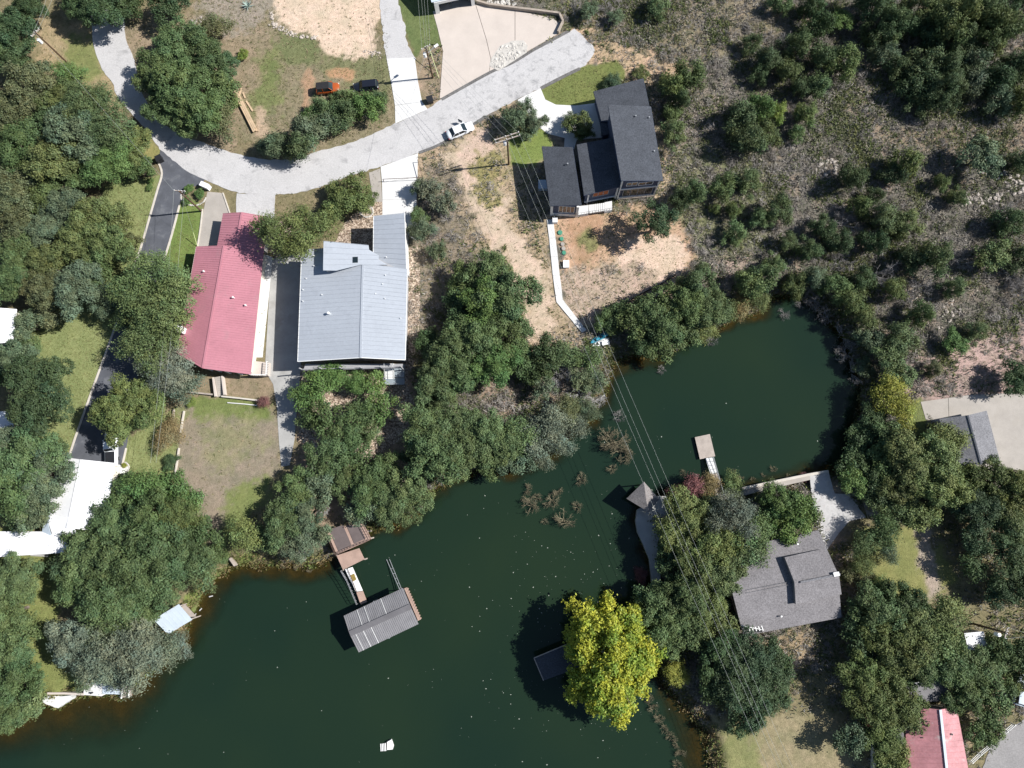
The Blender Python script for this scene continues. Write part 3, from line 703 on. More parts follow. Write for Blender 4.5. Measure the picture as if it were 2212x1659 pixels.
# garden stair with side walls and retaining walls
st = empty('garden_stair', P(474, 838), 'concrete garden stair between low walls south of the red-roofed house', 'stair')
s0, s1 = P(474, 815), P(479, 856)
dv = Vector((s1[0] - s0[0], s1[1] - s0[1], 0)); sd = Vector((-dv.y, dv.x, 0)).normalized()
for k in range(10):
    c0 = Vector(s0) + dv * (k / 10); c1 = Vector(s0) + dv * ((k + 1) / 10); zt = 0.62 - 0.055 * k
    MB().prism([c0 + sd * 0.55, c1 + sd * 0.55, c1 - sd * 0.55, c0 - sd * 0.55], -0.1, zt).build('step', 'concrete_tan', st)
for s in (-1, 1):
    MB().bar(Vector(s0) + sd * 0.75 * s + Vector((0, 0, 0.35)), Vector(s1) + sd * 0.75 * s + Vector((0, 0, 0.35)), 0.28, 0.9).build('side_wall', 'concrete_peach', st)
def garden_wall(pts, hgt, wd, m, label):
    o = MB()
    for i in range(len(pts) - 1):
        a_, b_ = P(*pts[i]), P(*pts[i + 1])
        za = min(gz(a_[0], a_[1]), 0) - 0.2
        o.bar((a_[0], a_[1], (hgt + za) / 2), (b_[0], b_[1], (hgt + za) / 2), wd, hgt - za)
    return tag(o.build('garden_wall', m, org=P(*pts[0])), label, 'wall')
garden_wall([(405, 847), (462, 853)], 0.55, 0.25, 'weathered_wood', 'brown retaining wall west of the garden stair')
garden_wall([(481, 857), (520, 861), (562, 866)], 0.55, 0.25, 'kerb', 'pale retaining wall east of the garden stair')
garden_wall([(492, 870), (530, 873), (556, 876)], 0.18, 0.15, 'concrete_white', 'thin white garden edging below the pale retaining wall')
garden_wall([(399, 888), (391, 935)], 0.35, 0.2, 'kerb', 'upper pale fence wall beside the orange shrub')
garden_wall([(388, 968), (379, 1030)], 0.35, 0.2, 'kerb', 'lower pale fence wall west of the brown back lawn')
garden_wall([(377, 885), (375, 918)], 0.4, 0.2, 'weathered_wood', 'short weathered timber wall above the orange shrub')

# ---- grey metal-roofed house
h = empty('grey_roof_house', P(765, 660), 'house with broad light grey standing-seam metal roof', 'house')
LT, RT, RB, LB = T(651.7, 540, 5.2), T(784, 568.7, 6.3), T(779, 772.5, 6.3), T(643, 781, 5.2)
ET, EB = T(880, 581, 5.5), T(875.5, 777.5, 5.5)
LT2, RT2 = T(652, 540, 5.2), T(784, 530, 6.3)
panel_roof(h, LT, LB, RB, RT2, 26, 'metal_grey')
panel_roof(h, ET, EB, RB, RT, 22, 'metal_grey')
ridge_cap(h, RT, RB, 'metal_grey')
walls(h, [LT, RT2, ET, EB, RB, LB], 0.7, 'grey_wall', 0.2)
edge_trim(h, [LT, LB, RB, EB, ET], 'white_paint', 0.10, 0.14)
# garage wing
GA, GB, GC, GD = T(807, 467, 4.3), T(874, 460, 5.1), T(878, 583, 5.1), T(806, 575, 4.3)
panel_roof(h, GA, GD, GC, GB, 11, 'metal_grey')
walls(h, [GA, GB, GC, GD], 0.35, 'white_paint', 0.2)
edge_trim(h, [GD, GA, GB, GC], 'white_paint', 0.10, 0.14)
# raised clerestory roof, high on its west side, built of panels like the rest
def cz(x): return 7.3 - 1.45 * (x - 699) / 140.0
strips_ = [(699, 521, 796, 530, 797, 539, 698.7, 533), (698.7, 533.3, 797, 539.3, 817, 551, 698.5, 546), (698.5, 546.3, 817, 551.3, 818, 560, 698.3, 559),
           (698.3, 559.3, 818, 560.3, 838, 572, 698, 572), (698, 572.3, 784, 570.5, 726, 584.5, 698, 584)]
for s_ in strips_:
    q = [T(s_[2 * i], s_[2 * i + 1], cz(s_[2 * i])) for i in range(4)]
    mb = MB().slab(q, 0.12); mb.bar((q[0][0], q[0][1], q[0][2] + 0.03), (q[1][0], q[1][1], q[1][2] + 0.03), 0.05, 0.06)
    mb.build('clerestory_panel', 'metal_grey', h)
cl = [T(701, 524, 7.22), T(792, 533, 6.28), T(782, 566, 6.38), T(702, 582, 7.22)]
MB().prism([(p[0], p[1], p[2] - 0.14) for p in cl], 3.5).build('clerestory_wall', 'grey_wall', h)
MB().slab([T(762, 555, 6.73), T(773, 554.5, 6.62), T(773, 567, 6.62), T(762, 567.5, 6.73)], 0.05).build('skylight', 'glass_dark', h)
for x, y, z in ((679, 553, 5.5), (679, 575, 5.5), (662, 602, 5.3), (655, 626, 5.3), (696, 637, 5.6), (655, 651, 5.3), (833, 595, 5.9), (827, 614, 5.9),
                (812, 635, 6.0), (832, 645, 5.9), (835, 556, 4.7), (866, 688, 5.6)): vent(h, x, y, z, 0.16, 0.05)
vent(h, 712, 678, 5.7, 0.6, 0.13)
# lake-side gallery under the roof: floor, posts, rails, outside stair
fl = [T(655, 800, 2.7), T(868, 795, 2.7), T(870, 786, 2.7), T(660, 786, 2.7)]
MB().prism(fl, 2.45, 2.7).build('gallery_floor', 'grey_wall', h)
for k in range(6):
    p = lerp3(fl[0], fl[1], k / 5); MB().bar((p[0], p[1], 0), (p[0], p[1], 4.6), 0.18).build('gallery_post', 'grey_wall', h)
rr = MB(); rr.bar((fl[0][0], fl[0][1], 3.7), (fl[1][0], fl[1][1], 3.7), 0.09); rr.bar((fl[0][0], fl[0][1], 3.2), (fl[1][0], fl[1][1], 3.2), 0.05); rr.build('gallery_rail', 'grey_wall', h)
sa, sb = T(841, 786, 2.7), T(842, 818, 0.9)
dv = Vector(sb) - Vector(sa); sd = Vector((1, 0, 0))
for k in range(10):
    q = Vector(sa) + dv * (k + 0.5) / 10
    MB().box(tuple(q), (1.25, 0.32, 0.06)).build('stair_tread', 'white_paint', h)
for s in (-0.68, 0.68):
    MB().bar(Vector(sa) + sd * s, Vector(sb) + sd * s, 0.08, 0.28).build('stringer', 'white_paint', h)
    MB().bar(Vector(sa) + sd * s + Vector((0, 0, 0.95)), Vector(sb) + sd * s + Vector((0, 0, 0.95)), 0.06).build('handrail', 'white_paint', h)
ld = [T(831, 817, 0.9), T(874, 817, 0.9), T(874, 831, 0.9), T(831, 831, 0.9)]
MB().prism(ld, 0.72, 0.9).build('landing', 'hot_tub', h)
for p in ld: MB().bar((p[0], p[1], -0.1), (p[0], p[1], 1.75), 0.1).build('landing_post', 'grey_wall', h)
lr = MB()
for i in (1, 2, 3): lr.bar((ld[i][0], ld[i][1], 1.7), (ld[(i + 1) % 4][0], ld[(i + 1) % 4][1], 1.7), 0.07)
lr.build('landing_rail', 'grey_wall', h)
tb_ = P(864, 803); tub = MB().box((tb_[0], tb_[1], 0.4), (1.7, 2.2, 0.8)).build('hot_tub_shell', 'hot_tub', h)

# ---- dark blue modern house
h = empty('blue_house', P(1320, 340), 'navy blue house with dark shingle shed roofs and white trim', 'house')
def sh(pts, m='shingle_dark', wm='navy_wall', ins=0.4, th=0.22, trim=True):
    o = shed_roof(h, pts, th, m); walls(h, pts, ins, wm, th + 0.02)
    if trim:
        mb = MB(); n_ = len(pts)
        for i in range(n_):
            a_, b_ = pts[i], pts[(i + 1) % n_]; mb.bar((a_[0], a_[1], a_[2] - 0.13), (b_[0], b_[1], b_[2] - 0.13), 0.06, 0.17)
        mb.build('fascia', 'white_paint' if trim == 1 else 'navy_wall', o)
R1 = [T(1282, 197.5, 3.4), T(1390, 169, 4.3), T(1404, 236, 4.3), T(1400, 262, 4.2), T(1299, 262, 3.4)]
R2 = [T(1313.5, 226, 8.1), T(1406, 230, 6.6), T(1432.5, 390, 6.6), T(1342, 390, 8.1)]
R3 = [T(1246, 312.5, 4.4), T(1325, 297, 5.2), T(1348, 401, 5.2), T(1261.5, 422, 4.4)]
R4 = [T(1170.5, 316, 4.6), T(1237, 318, 5.6), T(1256, 443, 5.6), T(1188, 444.5, 4.6)]
for Rr in (R1, R2, R3, R4): sh(Rr, trim=2)
MB().prism([P(1298, 262), P(1330, 258), P(1346, 300), P(1300, 305)], -0.2, 2.9).build('entry_wall', 'navy_wall', h)
MB().prism(poly([(1296, 264), (1312, 262), (1316, 290), (1300, 293)], 3.1), 2.95, 3.1).build('entry_roof', 'shingle_dark', h)
for p in (P(1298, 291), P(1304, 300)): MB().bar((p[0], p[1], 0), (p[0], p[1], 3.0), 0.22).build('entry_post', 'white_paint', h)
for x, y, z in ((1373, 252, 7.2), (1402, 255, 6.7), (1413, 328, 6.7), (1226, 355, 5.4)): vent(h, x, y, z, 0.28, 0.07, 'galv')
q2 = inset(R2, 0.4); q4 = inset(R4, 0.4); q3 = inset(R3, 0.4)
# garage door and lower white band on the west side
# south front: R2 two storeys
a_, b_ = q2[3], q2[2]; L2 = math.dist(a_[:2], b_[:2])
window(h, a_, b_, 0.9, 2.6, 5.0, 6.2); window(h, a_, b_, L2 - 3.3, L2 - 1.0, 4.8, 5.9)
fr = MB()
for u, z0_, z1_ in ((0.0, -0.2, 7.6), (L2, -0.2, 6.2)):
    X = lerp3(a_, b_, u / L2); fr.bar((X[0], X[1] - 0.05, z0_), (X[0], X[1] - 0.05, z1_), 0.22)
fr.bar((a_[0], a_[1] - 0.06, 3.9), (b_[0], b_[1] - 0.06, 3.9), 0.16, 0.30)
fr.bar((a_[0], a_[1] - 0.06, 0.7), (b_[0], b_[1] - 0.06, 0.7), 0.16, 0.30)
fr.build('front_trim', 'white_paint', h)
window(h, a_, b_, 0.7, L2 - 0.6, 1.1, 3.5, 'grey_wall', bars=3)
MB().bar((a_[0], a_[1] - 0.12, 0.1), (b_[0], b_[1] - 0.12, 0.1), 0.3, 0.8).build('stone_plinth', 'stone_wall', h)
# R3 front: recessed porch with orange panes
a_, b_ = q3[3], q3[2]; L3 = math.dist(a_[:2], b_[:2])
window(h, a_, b_, 1.3, 3.9, 2.2, 3.8, 'grey_wall', 'orange_pane', bars=2)
fr = MB()
for u in (0.5, L3 - 0.4):
    X = lerp3(a_, b_, u / L3); fr.bar((X[0], X[1] - 0.1, -0.2), (X[0], X[1] - 0.1, 4.2), 0.24)
fr.bar((a_[0], a_[1] - 0.1, 0.9), (b_[0], b_[1] - 0.1, 0.9), 0.18, 0.22); fr.build('porch_frame', 'white_paint', h)
# R4 front
a_, b_ = q4[3], q4[2]; L4 = math.dist(a_[:2], b_[:2])
window(h, a_, b_, 1.2, L4 - 0.5, 1.4, 3.9, bars=3)
fr = MB()
for u in (0.0, L4):
    X = lerp3(a_, b_, u / L4); fr.bar((X[0], X[1] - 0.05, -0.2), (X[0], X[1] - 0.05, 4.3), 0.4)
fr.bar((a_[0], a_[1] - 0.06, 0.35), (b_[0], b_[1] - 0.06, 0.35), 0.16, 1.1); fr.build('corner_trim', 'white_paint', h)
# terrace with stair
dk = [T(1243, 446, 0.8), T(1272, 443, 0.8), T(1271, 462, 0.8), T(1243, 466, 0.8)]
MB().prism(dk, -0.2, 0.8).build('terrace', 'concrete_white', h)
for k in range(8):
    x0 = 1273 + k * 4.2
    q = [T(x0, 442.6 - k * 0.55, 0.75 + 0.02 * k), T(x0 + 3.2, 442 - k * 0.55, 0.75 + 0.02 * k), T(x0 + 3.2, 460 - k * 0.65, 0.75 + 0.02 * k), T(x0, 461 - k * 0.65, 0.75 + 0.02 * k)]
    MB().prism(q, 0.45, 0.75 + 0.02 * k).build('deck_board', 'white_paint', h)
dk = [T(1306, 437, 0.9), T(1322, 434, 0.9), T(1322, 454, 0.9), T(1306, 457, 0.9)]
MB().prism(dk, -0.2, 0.9).build('upper_terrace', 'concrete_white', h)
rl = MB(); ra, rb = T(1243, 466, 0.8), T(1322, 454, 0.8)
rl.bar((ra[0], ra[1], 1.75), (rb[0], rb[1], 1.75), 0.06)
for k in range(14):
    q = lerp3(ra, rb, k / 13); rl.bar((q[0], q[1], 0.6), (q[0], q[1], 1.75), 0.05)
rl.build('terrace_railing', 'galv', h)
def small_box(name, x, y, size, m, label, cat, rz=0.0, lid=None):
    p = P(x, y, size[2]); e = empty(name, (p[0], p[1], 0), label, cat)
    MB().box((p[0], p[1], size[2] / 2), size, rz).build('casing', m, e)
    mb = MB().box((p[0], p[1], size[2] + 0.02), (size[0] * 1.06, size[1] * 1.06, 0.05), rz)
    mb.build('lid', lid or m, e); return e
small_box('condenser_unit', 1173, 398, (1.5, 1.5, 1.0), 'metal_lightblue', 'pale air-conditioning unit in the shade west of the blue house', 'air conditioner')
small_box('condenser_unit', 1199, 475, (0.8, 0.8, 0.8), 'metal_white', 'small white air-conditioning unit at the head of the concrete walk', 'air conditioner')
small_box('utility_box', 1223, 570, (0.95, 1.2, 0.5), 'metal_white', 'white utility box lying beside the concrete walk', 'utility box')
def disc(x, y, r, m, label):
    p = P(x, y, 0.15); e = empty('tank_lid', (p[0], p[1], 0), label, 'tank lid')
    MB().cyl((p[0], p[1], -0.1), r, 0.25, 16).build('riser', m, e); MB().cyl((p[0], p[1], 0.15), r * 0.8, 0.06, 16).build('cover', m, e)
disc(1209.7, 502, 0.42, 'green_plastic', 'green tank lid closest to the blue house')
disc(1213, 515.6, 0.36, 'green_plastic', 'middle one of the three green tank lids')
disc(1218, 545.6, 0.36, 'green_plastic', 'green tank lid furthest from the blue house')
disc(1215, 527, 0.36, 'concrete_tan', 'upper one of two tan concrete tank lids')
disc(1217, 536.5, 0.36, 'concrete_tan', 'lower one of two tan concrete tank lids')

# ---- white garage at the top edge
h = empty('white_garage', P(980, -10), 'white garage with open door at the head of the peach forecourt', 'garage')
g0, g1 = P(942, 31), P(1026, 12); gd = Vector((g1[0] - g0[0], g1[1] - g0[1], 0)); gl = gd.length; gd.normalize(); gn = Vector((-gd.y, gd.x, 0))
def gp(u, v, z): q = Vector((g0[0], g0[1], 0)) + gd * u + gn * v; return (q.x, q.y, z)
for u0, u1 in ((0, 0.75), (gl - 0.6, gl)):
    MB().prism([gp(u0, 0, 0), gp(u1, 0, 0), gp(u1, 0.3, 0), gp(u0, 0.3, 0)], -0.1, 2.95).build('door_pier', 'white_paint', h)
MB().prism([gp(0.752, 0.003, 0), gp(gl - 0.602, 0.003, 0), gp(gl - 0.602, 0.3, 0), gp(0.752, 0.3, 0)], 2.35, 2.95).build('door_lintel', 'white_paint', h)
for u in (0, gl - 0.25): MB().add([gp(u, 0.302, -.1), gp(u, 9, -.1), gp(u, 9, 3.2), gp(u, 4.6, 5.0), gp(u, 0.302, 3.0), gp(u + .25, 0.302, -.1), gp(u + .25, 9, -.1), gp(u + .25, 9, 3.2), gp(u + .25, 4.6, 5.0), gp(u + .25, 0.302, 3.0)], [(0, 1, 2, 3, 4), (9, 8, 7, 6, 5)] + [(k, k + 5, (k + 1) % 5 + 5, (k + 1) % 5) for k in range(5)]).build('side_wall', 'cream_wall', h)
MB().prism([gp(0, 9.002, 0), gp(gl, 9.002, 0), gp(gl, 9.25, 0), gp(0, 9.25, 0)], -0.1, 2.95).build('back_wall', 'cream_wall', h)
MB().prism([gp(0.25, 0.3, 0), gp(gl - 0.25, 0.3, 0), gp(gl - 0.25, 9, 0), gp(0.25, 9, 0)], -0.1, 0.05).build('floor', 'concrete_grey', h)
shed_roof(h, [gp(-0.4, 0.1, 3.15), gp(gl + 0.4, 0.1, 3.15), gp(gl + 0.4, 4.6, 5.2), gp(-0.4, 4.6, 5.2)], 0.14, 'metal_lightblue')
shed_roof(h, [gp(-0.4, 9.6, 3.15), gp(gl + 0.4, 9.6, 3.15), gp(gl + 0.4, 4.602, 5.2), gp(-0.4, 4.602, 5.2)], 0.14, 'metal_lightblue')
garden_wall([(1030, 6), (1056, 14), (1110, 21), (1160, 27), (1208, 33), (1216, 50), (1205, 73)], 0.75, 0.35, 'stone_wall', 'low brown stone wall along the top of the peach forecourt')

# ---- white-roofed house on the west side
h = empty('white_roof_house', P(160, 1080), 'low house with bright white metal roof among the oaks', 'house')
a, b2, c2, d2 = T(126, 986, 3.0), T(176, 993, 3.9), T(146, 1140, 3.9), T(98, 1120, 3.0)
e2, f2 = T(249, 1000.5, 3.0), T(222, 1150, 3.0)
panel_roof(h, a, d2, c2, b2, 7, 'metal_white', name='roof_panel', rib=0.03); panel_roof(h, e2, f2, c2, b2, 7, 'metal_white', name='roof_panel', rib=0.03)
ridge_cap(h, b2, c2, 'metal_white'); walls(h, [a, b2, e2, f2, c2, d2], 0.5, 'cream_wall', 0.16)
w1, w2, w3, w4 = T(-30, 1148, 2.9), T(100, 1148, 2.9), T(155, 1193, 2.9), T(-30, 1205, 2.9)
m1, m2 = T(-30, 1175, 3.6), T(140, 1160, 3.7)
panel_roof(h, w1, w2, m2, m1, 6, 'metal_white', rib=0.03); panel_roof(h, w4, w3, m2, m1, 6, 'metal_white', rib=0.03)
walls(h, [w1, w2, m2, w3, w4, m1], 0.5, 'cream_wall', 0.16)
q = [T(97, 1109, 3.0), T(113, 1112, 3.3), T(103, 1130, 3.5), T(110, 1156, 3.45), T(102, 1164, 3.4), T(91, 1148, 2.95)]
MB().slab(q, 0.12).build('porch_roof', 'metal_lightblue', h)
MB().slab([T(108, 1112, 3.25), T(150, 1118, 3.95), T(175, 1175, 3.6), T(105, 1180, 3.45), T(112, 1152, 3.45), T(105, 1131, 3.42)], 0.12).build('link_roof', 'metal_white', h)
for x, y in ((70, 1192), (92, 1190)): p = P(x, y); MB().bar((p[0], p[1], 0), (p[0], p[1], 2.8), 0.16).build('porch_post', 'white_paint', h)
sheet('porch_slab', [(62, 1186), (106, 1190), (104, 1203), (66, 1201)], 'concrete_grey', 0.08)
sheet('porch_slab', [(240, 1000), (278, 1008), (274, 1034), (242, 1044)], 'concrete_white', 0.07)
sheet('brick_path', [(26, 1120), (38, 1120), (46, 1148), (34, 1150)], 'deck_wood', 0.05)
# two more white roofs at the west edge
h = empty('white_roof_cottage', P(0, 700), 'white metal roof at the west edge above the lawn, half under an oak', 'house')
a, b2, c2, d2, e2, f2 = T(8, 661, 3.0), T(-18, 664, 3.6), T(-26, 745, 3.6), T(34, 690, 3.0), T(28, 738, 3.0), T(-60, 742, 3.0)
panel_roof(h, T(36, 668, 3.0), e2, c2, b2, 5, 'metal_white', rib=0.03); panel_roof(h, T(-60, 664, 3.0), f2, c2, b2, 5, 'metal_white', rib=0.03)
walls(h, [T(-60, 664, 3.0), b2, T(36, 668, 3.0), e2, c2, f2], 0.4, 'cream_wall', 0.16)
h = empty('white_roof_shed', P(0, 910), 'sliver of white roof at the west edge between two round oaks', 'shed')
panel_roof(h, T(26, 888, 2.6), T(30, 930, 2.6), T(-20, 932, 3.2), T(-22, 890, 3.2), 4, 'metal_white', rib=0.03)
walls(h, [T(26, 888, 2.6), T(30, 930, 2.6), T(-20, 932, 3.2), T(-22, 890, 3.2)], 0.3, 'cream_wall', 0.16)

# ---- grey shingle house on the south-east shore
h = empty('grey_shingle_house', P(1690, 1270), 'house with wide grey-brown shingle roof and a raised roof section', 'house')
NW, NE, RE, RW = T(1556, 1192, 2.9), T(1768, 1145, 2.9), T(1810, 1239, 4.7), T(1583, 1283.5, 4.7)
SW, SE = T(1606, 1374, 2.9), T(1818, 1334, 2.9)
MB().slab([NW, NE, RE, RW], 0.2).build('roof', 'shingle_grey', h); MB().slab([RW, RE, SE, SW], 0.2).build('roof', 'shingle_grey', h)
walls(h, [NW, NE, RE, SE, SW, RW], 0.5, 'stone_wall', 0.24)
rz_ = [T(1695, 1204, 4.55), T(1771, 1187, 4.0), T(1812, 1238.5, 5.35), T(1716, 1257, 5.6)]
MB().slab(rz_, 1.05).build('raised_roof', 'shingle_grey', h)
rz2 = [T(1716, 1257, 5.6), T(1812, 1238.5, 5.35), T(1818, 1284, 4.35), T(1719, 1305, 4.72)]
MB().slab([(p[0], p[1], p[2] - 0.004) for p in rz2], 1.0).build('raised_roof', 'shingle_grey', h)
for s_ in (0.0, 1.0):
    p, q = lerp3(RW, RE, 0.13), lerp3(RW, RE, 0.57); MB().bar((p[0], p[1] - 0.2 + 0.4 * s_, p[2] + 0.06), (q[0], q[1] - 0.2 + 0.4 * s_, q[2] + 0.06), 0.05, 0.12).build('ridge_vent', 'shingle_garage', h)
MB().bar((RE[0], RE[1], 5.55), (lerp3(RE, RW, 0.38)[0], lerp3(RE, RW, 0.38)[1], 5.72), 0.3, 0.1).build('ridge_vent', 'shingle_garage', h)
p = T(1806, 1240, 5.6); ch = MB().box((p[0], p[1], 5.2), (0.75, 0.5, 1.0), R_(10)).build('chimney', 'white_paint', h); MB().box((p[0], p[1], 5.74), (0.85, 0.6, 0.08), R_(10)).build('cap', 'white_paint', ch)
for x, y, z in ((1722, 1175, 3.5), (1790, 1268, 4.4), (1687, 1331, 3.6)): vent(h, x, y, z, 0.25, 0.08)
# open stair at its south-west corner
st = empty('outside_stair', P(1622, 1352), 'dark open stair with white treads at the corner of the shingle house', 'stair')
sa, sb = T(1600, 1352, 3.15), T(1643, 1347, 3.15)
for k in range(6):
    c0, c1 = T(1608 + k * 6.4, 1345 - k * 1.3, 3.02), T(1612 + k * 7.2, 1364 - k * 0.4, 3.02)
    MB().bar((c0[0], c0[1], 3.16), (c1[0], c1[1], 3.16), 0.14, 0.05).build('tread', 'white_paint', st)
q = [T(1600, 1350, 3.08), T(1640, 1340, 3.08), T(1647, 1366, 3.08), T(1606, 1366, 3.08)]
MB().slab(q, 0.04).build('stair_well_shade', 'black_fabric', st)  # black sheet stands in for the shaded opening below the treads
a_, b_ = T(1600, 1351, 3.3), T(1645, 1360, 3.3); MB().bar(a_, b_, 0.1).build('handrail', 'white_paint', st)
p1_, p2_ = T(1604, 1358, 0.0), T(1640, 1366, 0.0)
for p in (p1_, p2_): MB().bar((p[0], p[1], -0.1), (p[0], p[1], 3.1), 0.14).build('post', 'weathered_wood', st)

# ---- garage on the east slab
h = empty('east_garage', P(2095, 950), 'small garage with grey shingle gable roof on a concrete slab', 'garage')
a, b2, c2, d2 = T(2029, 904.5, 2.5), T(2090, 897, 3.7), T(2119, 1003, 3.7), T(2084, 1014.5, 2.5)
e2, f2 = T(2131.5, 887, 2.5), T(2161.5, 999.5, 2.5)
MB().slab([a, b2, c2, T(2058, 1018, 2.5)], 0.16).build('roof', 'shingle_garage', h); MB().slab([b2, e2, f2, c2], 0.16).build('roof', 'shingle_garage', h)
walls(h, [a, b2, e2, f2, c2, T(2058, 1018, 2.5)], 0.35, 'grey_wall', 0.18); ridge_cap(h, b2, c2, 'shingle_dark', 0.25)
# ---- old red roof in the south-east corner
h = empty('old_red_roof_house', P(2020, 1620), 'house with faded pink-red metal roof in the bottom corner', 'house')
a, b2, c2, d2 = T(1956, 1525, 2.8), T(2031, 1533, 4.2), T(2050, 1710, 4.2), T(1958, 1710, 2.8)
e2, f2 = T(2066.5, 1526.5, 2.8), T(2101, 1710, 2.8)
panel_roof(h, a, d2, c2, b2, 15, 'metal_red_old', rib=0.04); panel_roof(h, e2, f2, c2, b2, 15, 'metal_red_old', rib=0.04)
walls(h, [a, b2, e2, f2, c2, d2], 0.4, 'cream_wall', 0.16); MB().bar((b2[0], b2[1], b2[2] + 0.06), (c2[0], c2[1], c2[2] + 0.06), 0.36, 0.08).build('ridge_cap', 'metal_lightblue', h)
vent(h, 2054, 1585, 3.5, 0.25, 0.08, 'black_plastic')
pr = [T(1893, 1530, 2.4), T(1952, 1530, 2.7), T(1954, 1710, 2.7), T(1893, 1710, 2.4)]
MB().slab(pr, 0.12).build('porch_roof', 'metal_dock_dark', h); walls(h, pr, 0.3, 'cream_wall', 0.14, name='porch_wall')
p = T(1891, 1545, 3.2); MB().box((p[0], p[1], 1.6), (0.6, 4.6, 3.4), R_(4)).build('brick_pier', 'brick_wall', h)
q = walls(h, [T(1950, 1478, 2.5), T(2042, 1474, 2.5), T(2046, 1512, 2.5), T(1954, 1516, 2.5)], 0.3, 'grey_wall', 0.14, name='carport_wall')
MB().slab([T(1948, 1476, 2.6), T(2044, 1472, 2.6), T(2048, 1514, 2.6), T(1952, 1518, 2.6)], 0.12).build('carport_roof', 'metal_dock_dark', h)
edge_trim(h, [T(1948, 1476, 2.68), T(2044, 1472, 2.68)], 'white_paint', 0.14, 0.14)
# ---- white garden shed
h = empty('garden_shed', P(2106, 1390), 'small white-roofed shed below the utility pole in the south-east', 'shed')
q = [T(2083, 1368, 2.3), T(2125, 1364, 2.6), T(2135, 1406.5, 2.6), T(2091.5, 1404, 2.3)]
panel_roof(h, q[0], q[3], q[2], q[1], 5, 'metal_white', rib=0.03); walls(h, q, 0.12, 'weathered_wood', 0.12)
MB().box((q[0][0] - 1.0, q[0][1] + 0.2, 0.35), (1.2, 0.6, 0.7)).build('side_bin', 'deck_wood', h)
# ---- small shed on the west shore
h = empty('shore_shed', P(374, 1338), 'pale blue-white metal shed roof at the water below the oaks', 'shed')
q = [T(332, 1338, 2.2), T(386, 1305, 2.2), T(415, 1339, 2.5), T(363, 1370, 2.5)]
panel_roof(h, q[0], q[1], q[2], q[3], 6, 'metal_lightblue', rib=0.025)
for p in inset(q, 0.25): MB().bar((p[0], p[1], -1.6), (p[0], p[1], p[2] - 0.1), 0.16).build('post', 'weathered_wood', h)
qi = inset(q, 0.3); MB().prism([(p[0], p[1], 0.0) for p in qi], -0.15, 0.0).build('floor', 'weathered_wood', h)

# ================================================================ DOCKS AND SHORE STRUCTURES
def planks(par, q, n, m, th=0.09, name='deck_board', gap=0.02):
    """boards running a->d, laid side by side from a to b, joined per deck as one part when narrow"""
    mb = MB()
    for i in range(n):
        t0, t1 = i / n, (i + 1) / n - gap / n * 2
        mb.slab([lerp3(q[0], q[1], t0), lerp3(q[0], q[1], t1), lerp3(q[3], q[2], t1), lerp3(q[3], q[2], t0)], th)
    o = mb.build(name, m, par); o['kind'] = 'stuff'; return o

def railing(par, pts, z, hgt, m, n=6, name='railing', wd=0.05):
    mb = MB()
    for i in range(len(pts) - 1):
        a_, b_ = pts[i], pts[i + 1]
        for zz in (hgt, hgt * 0.5): mb.bar((a_[0], a_[1], a_[2] + zz), (b_[0], b_[1], b_[2] + zz), wd)
        for k in range(n + 1):
            q = lerp3(a_, b_, k / n); mb.bar(q, (q[0], q[1], q[2] + hgt), wd)
    return mb.build(name, m, par)

# upper sun deck on the shore with two dark mats, lower deck
h = empty('shore_deck', P(750, 1180, ZW), 'two-level brown timber deck on the shore with dark floor mats', 'deck')
ud = [T(703.5, 1143, 1.7), T(785, 1131, 1.7), T(803, 1165, 1.7), T(727.5, 1198, 1.7)]
planks(h, ud, 30, 'deck_wood')
MB().slab([T(711, 1144, 1.76), T(740.6, 1134, 1.76), T(759.5, 1178, 1.76), T(731, 1191, 1.76)], 0.05).build('floor_mat', 'deck_mat', h)
MB().slab([T(748, 1134, 1.76), T(777, 1136, 1.76), T(790, 1163.5, 1.76), T(765, 1174.5, 1.76)], 0.05).build('floor_mat', 'deck_mat', h)
for p in inset(ud, 0.25) + [lerp3(ud[0], ud[3], 0.5), lerp3(ud[1], ud[2], 0.5)]: MB().bar((p[0], p[1], -2.4), (p[0], p[1], 1.6), 0.2).build('pile', 'weathered_wood', h)
railing(h, [ud[0], ud[3], T(760, 1182, 1.7), ud[2], ud[1]], 1.7, 1.0, 'rail_brown', 6)
ldk = [T(727, 1200, 0.5), T(765, 1183, 0.5), T(778, 1187, 0.5), T(787.5, 1208, 0.5), T(741, 1231, 0.5)]
planks(h, [ldk[0], T(776, 1184, 0.5), ldk[3], ldk[4]], 26, 'deck_wood')
for p in (ldk[0], ldk[3], ldk[4]): MB().bar((p[0], p[1], -2.6), (p[0], p[1], 0.4), 0.2).build('pile', 'weathered_wood', h)
# gangway
h2 = empty('gangway', P(765, 1265, ZW), 'white gangway with handrail from the timber deck to the boathouse', 'gangway')
ga = [T(745, 1230, 0.42), T(761.5, 1225, 0.42), T(783.6, 1276, -0.4), T(769, 1278, -0.4)]
MB().slab(ga, 0.10).build('white_deck', 'white_paint', h2)
MB().slab([T(769.5, 1279, -0.4), T(784, 1276.8, -0.4), T(793, 1300, -0.6), T(779, 1306, -0.6)], 0.12).build('brown_deck', 'deck_wood', h2)
MB().slab([T(757, 1243, 0.30), T(765, 1239, 0.30), T(770, 1252, 0.1), T(763, 1256, 0.1)], 0.02).build('algae_mat', 'algae_wood', h2)
railing(h2, [T(739, 1232, 0.5), T(752, 1254, 0.25), T(773, 1304, -0.5)], 0, 1.0, 'galv', 7)
railing(h2, [T(752, 1228, 0.42), T(772, 1279, -0.4)], 0, 0.5, 'rail_brown', 6)
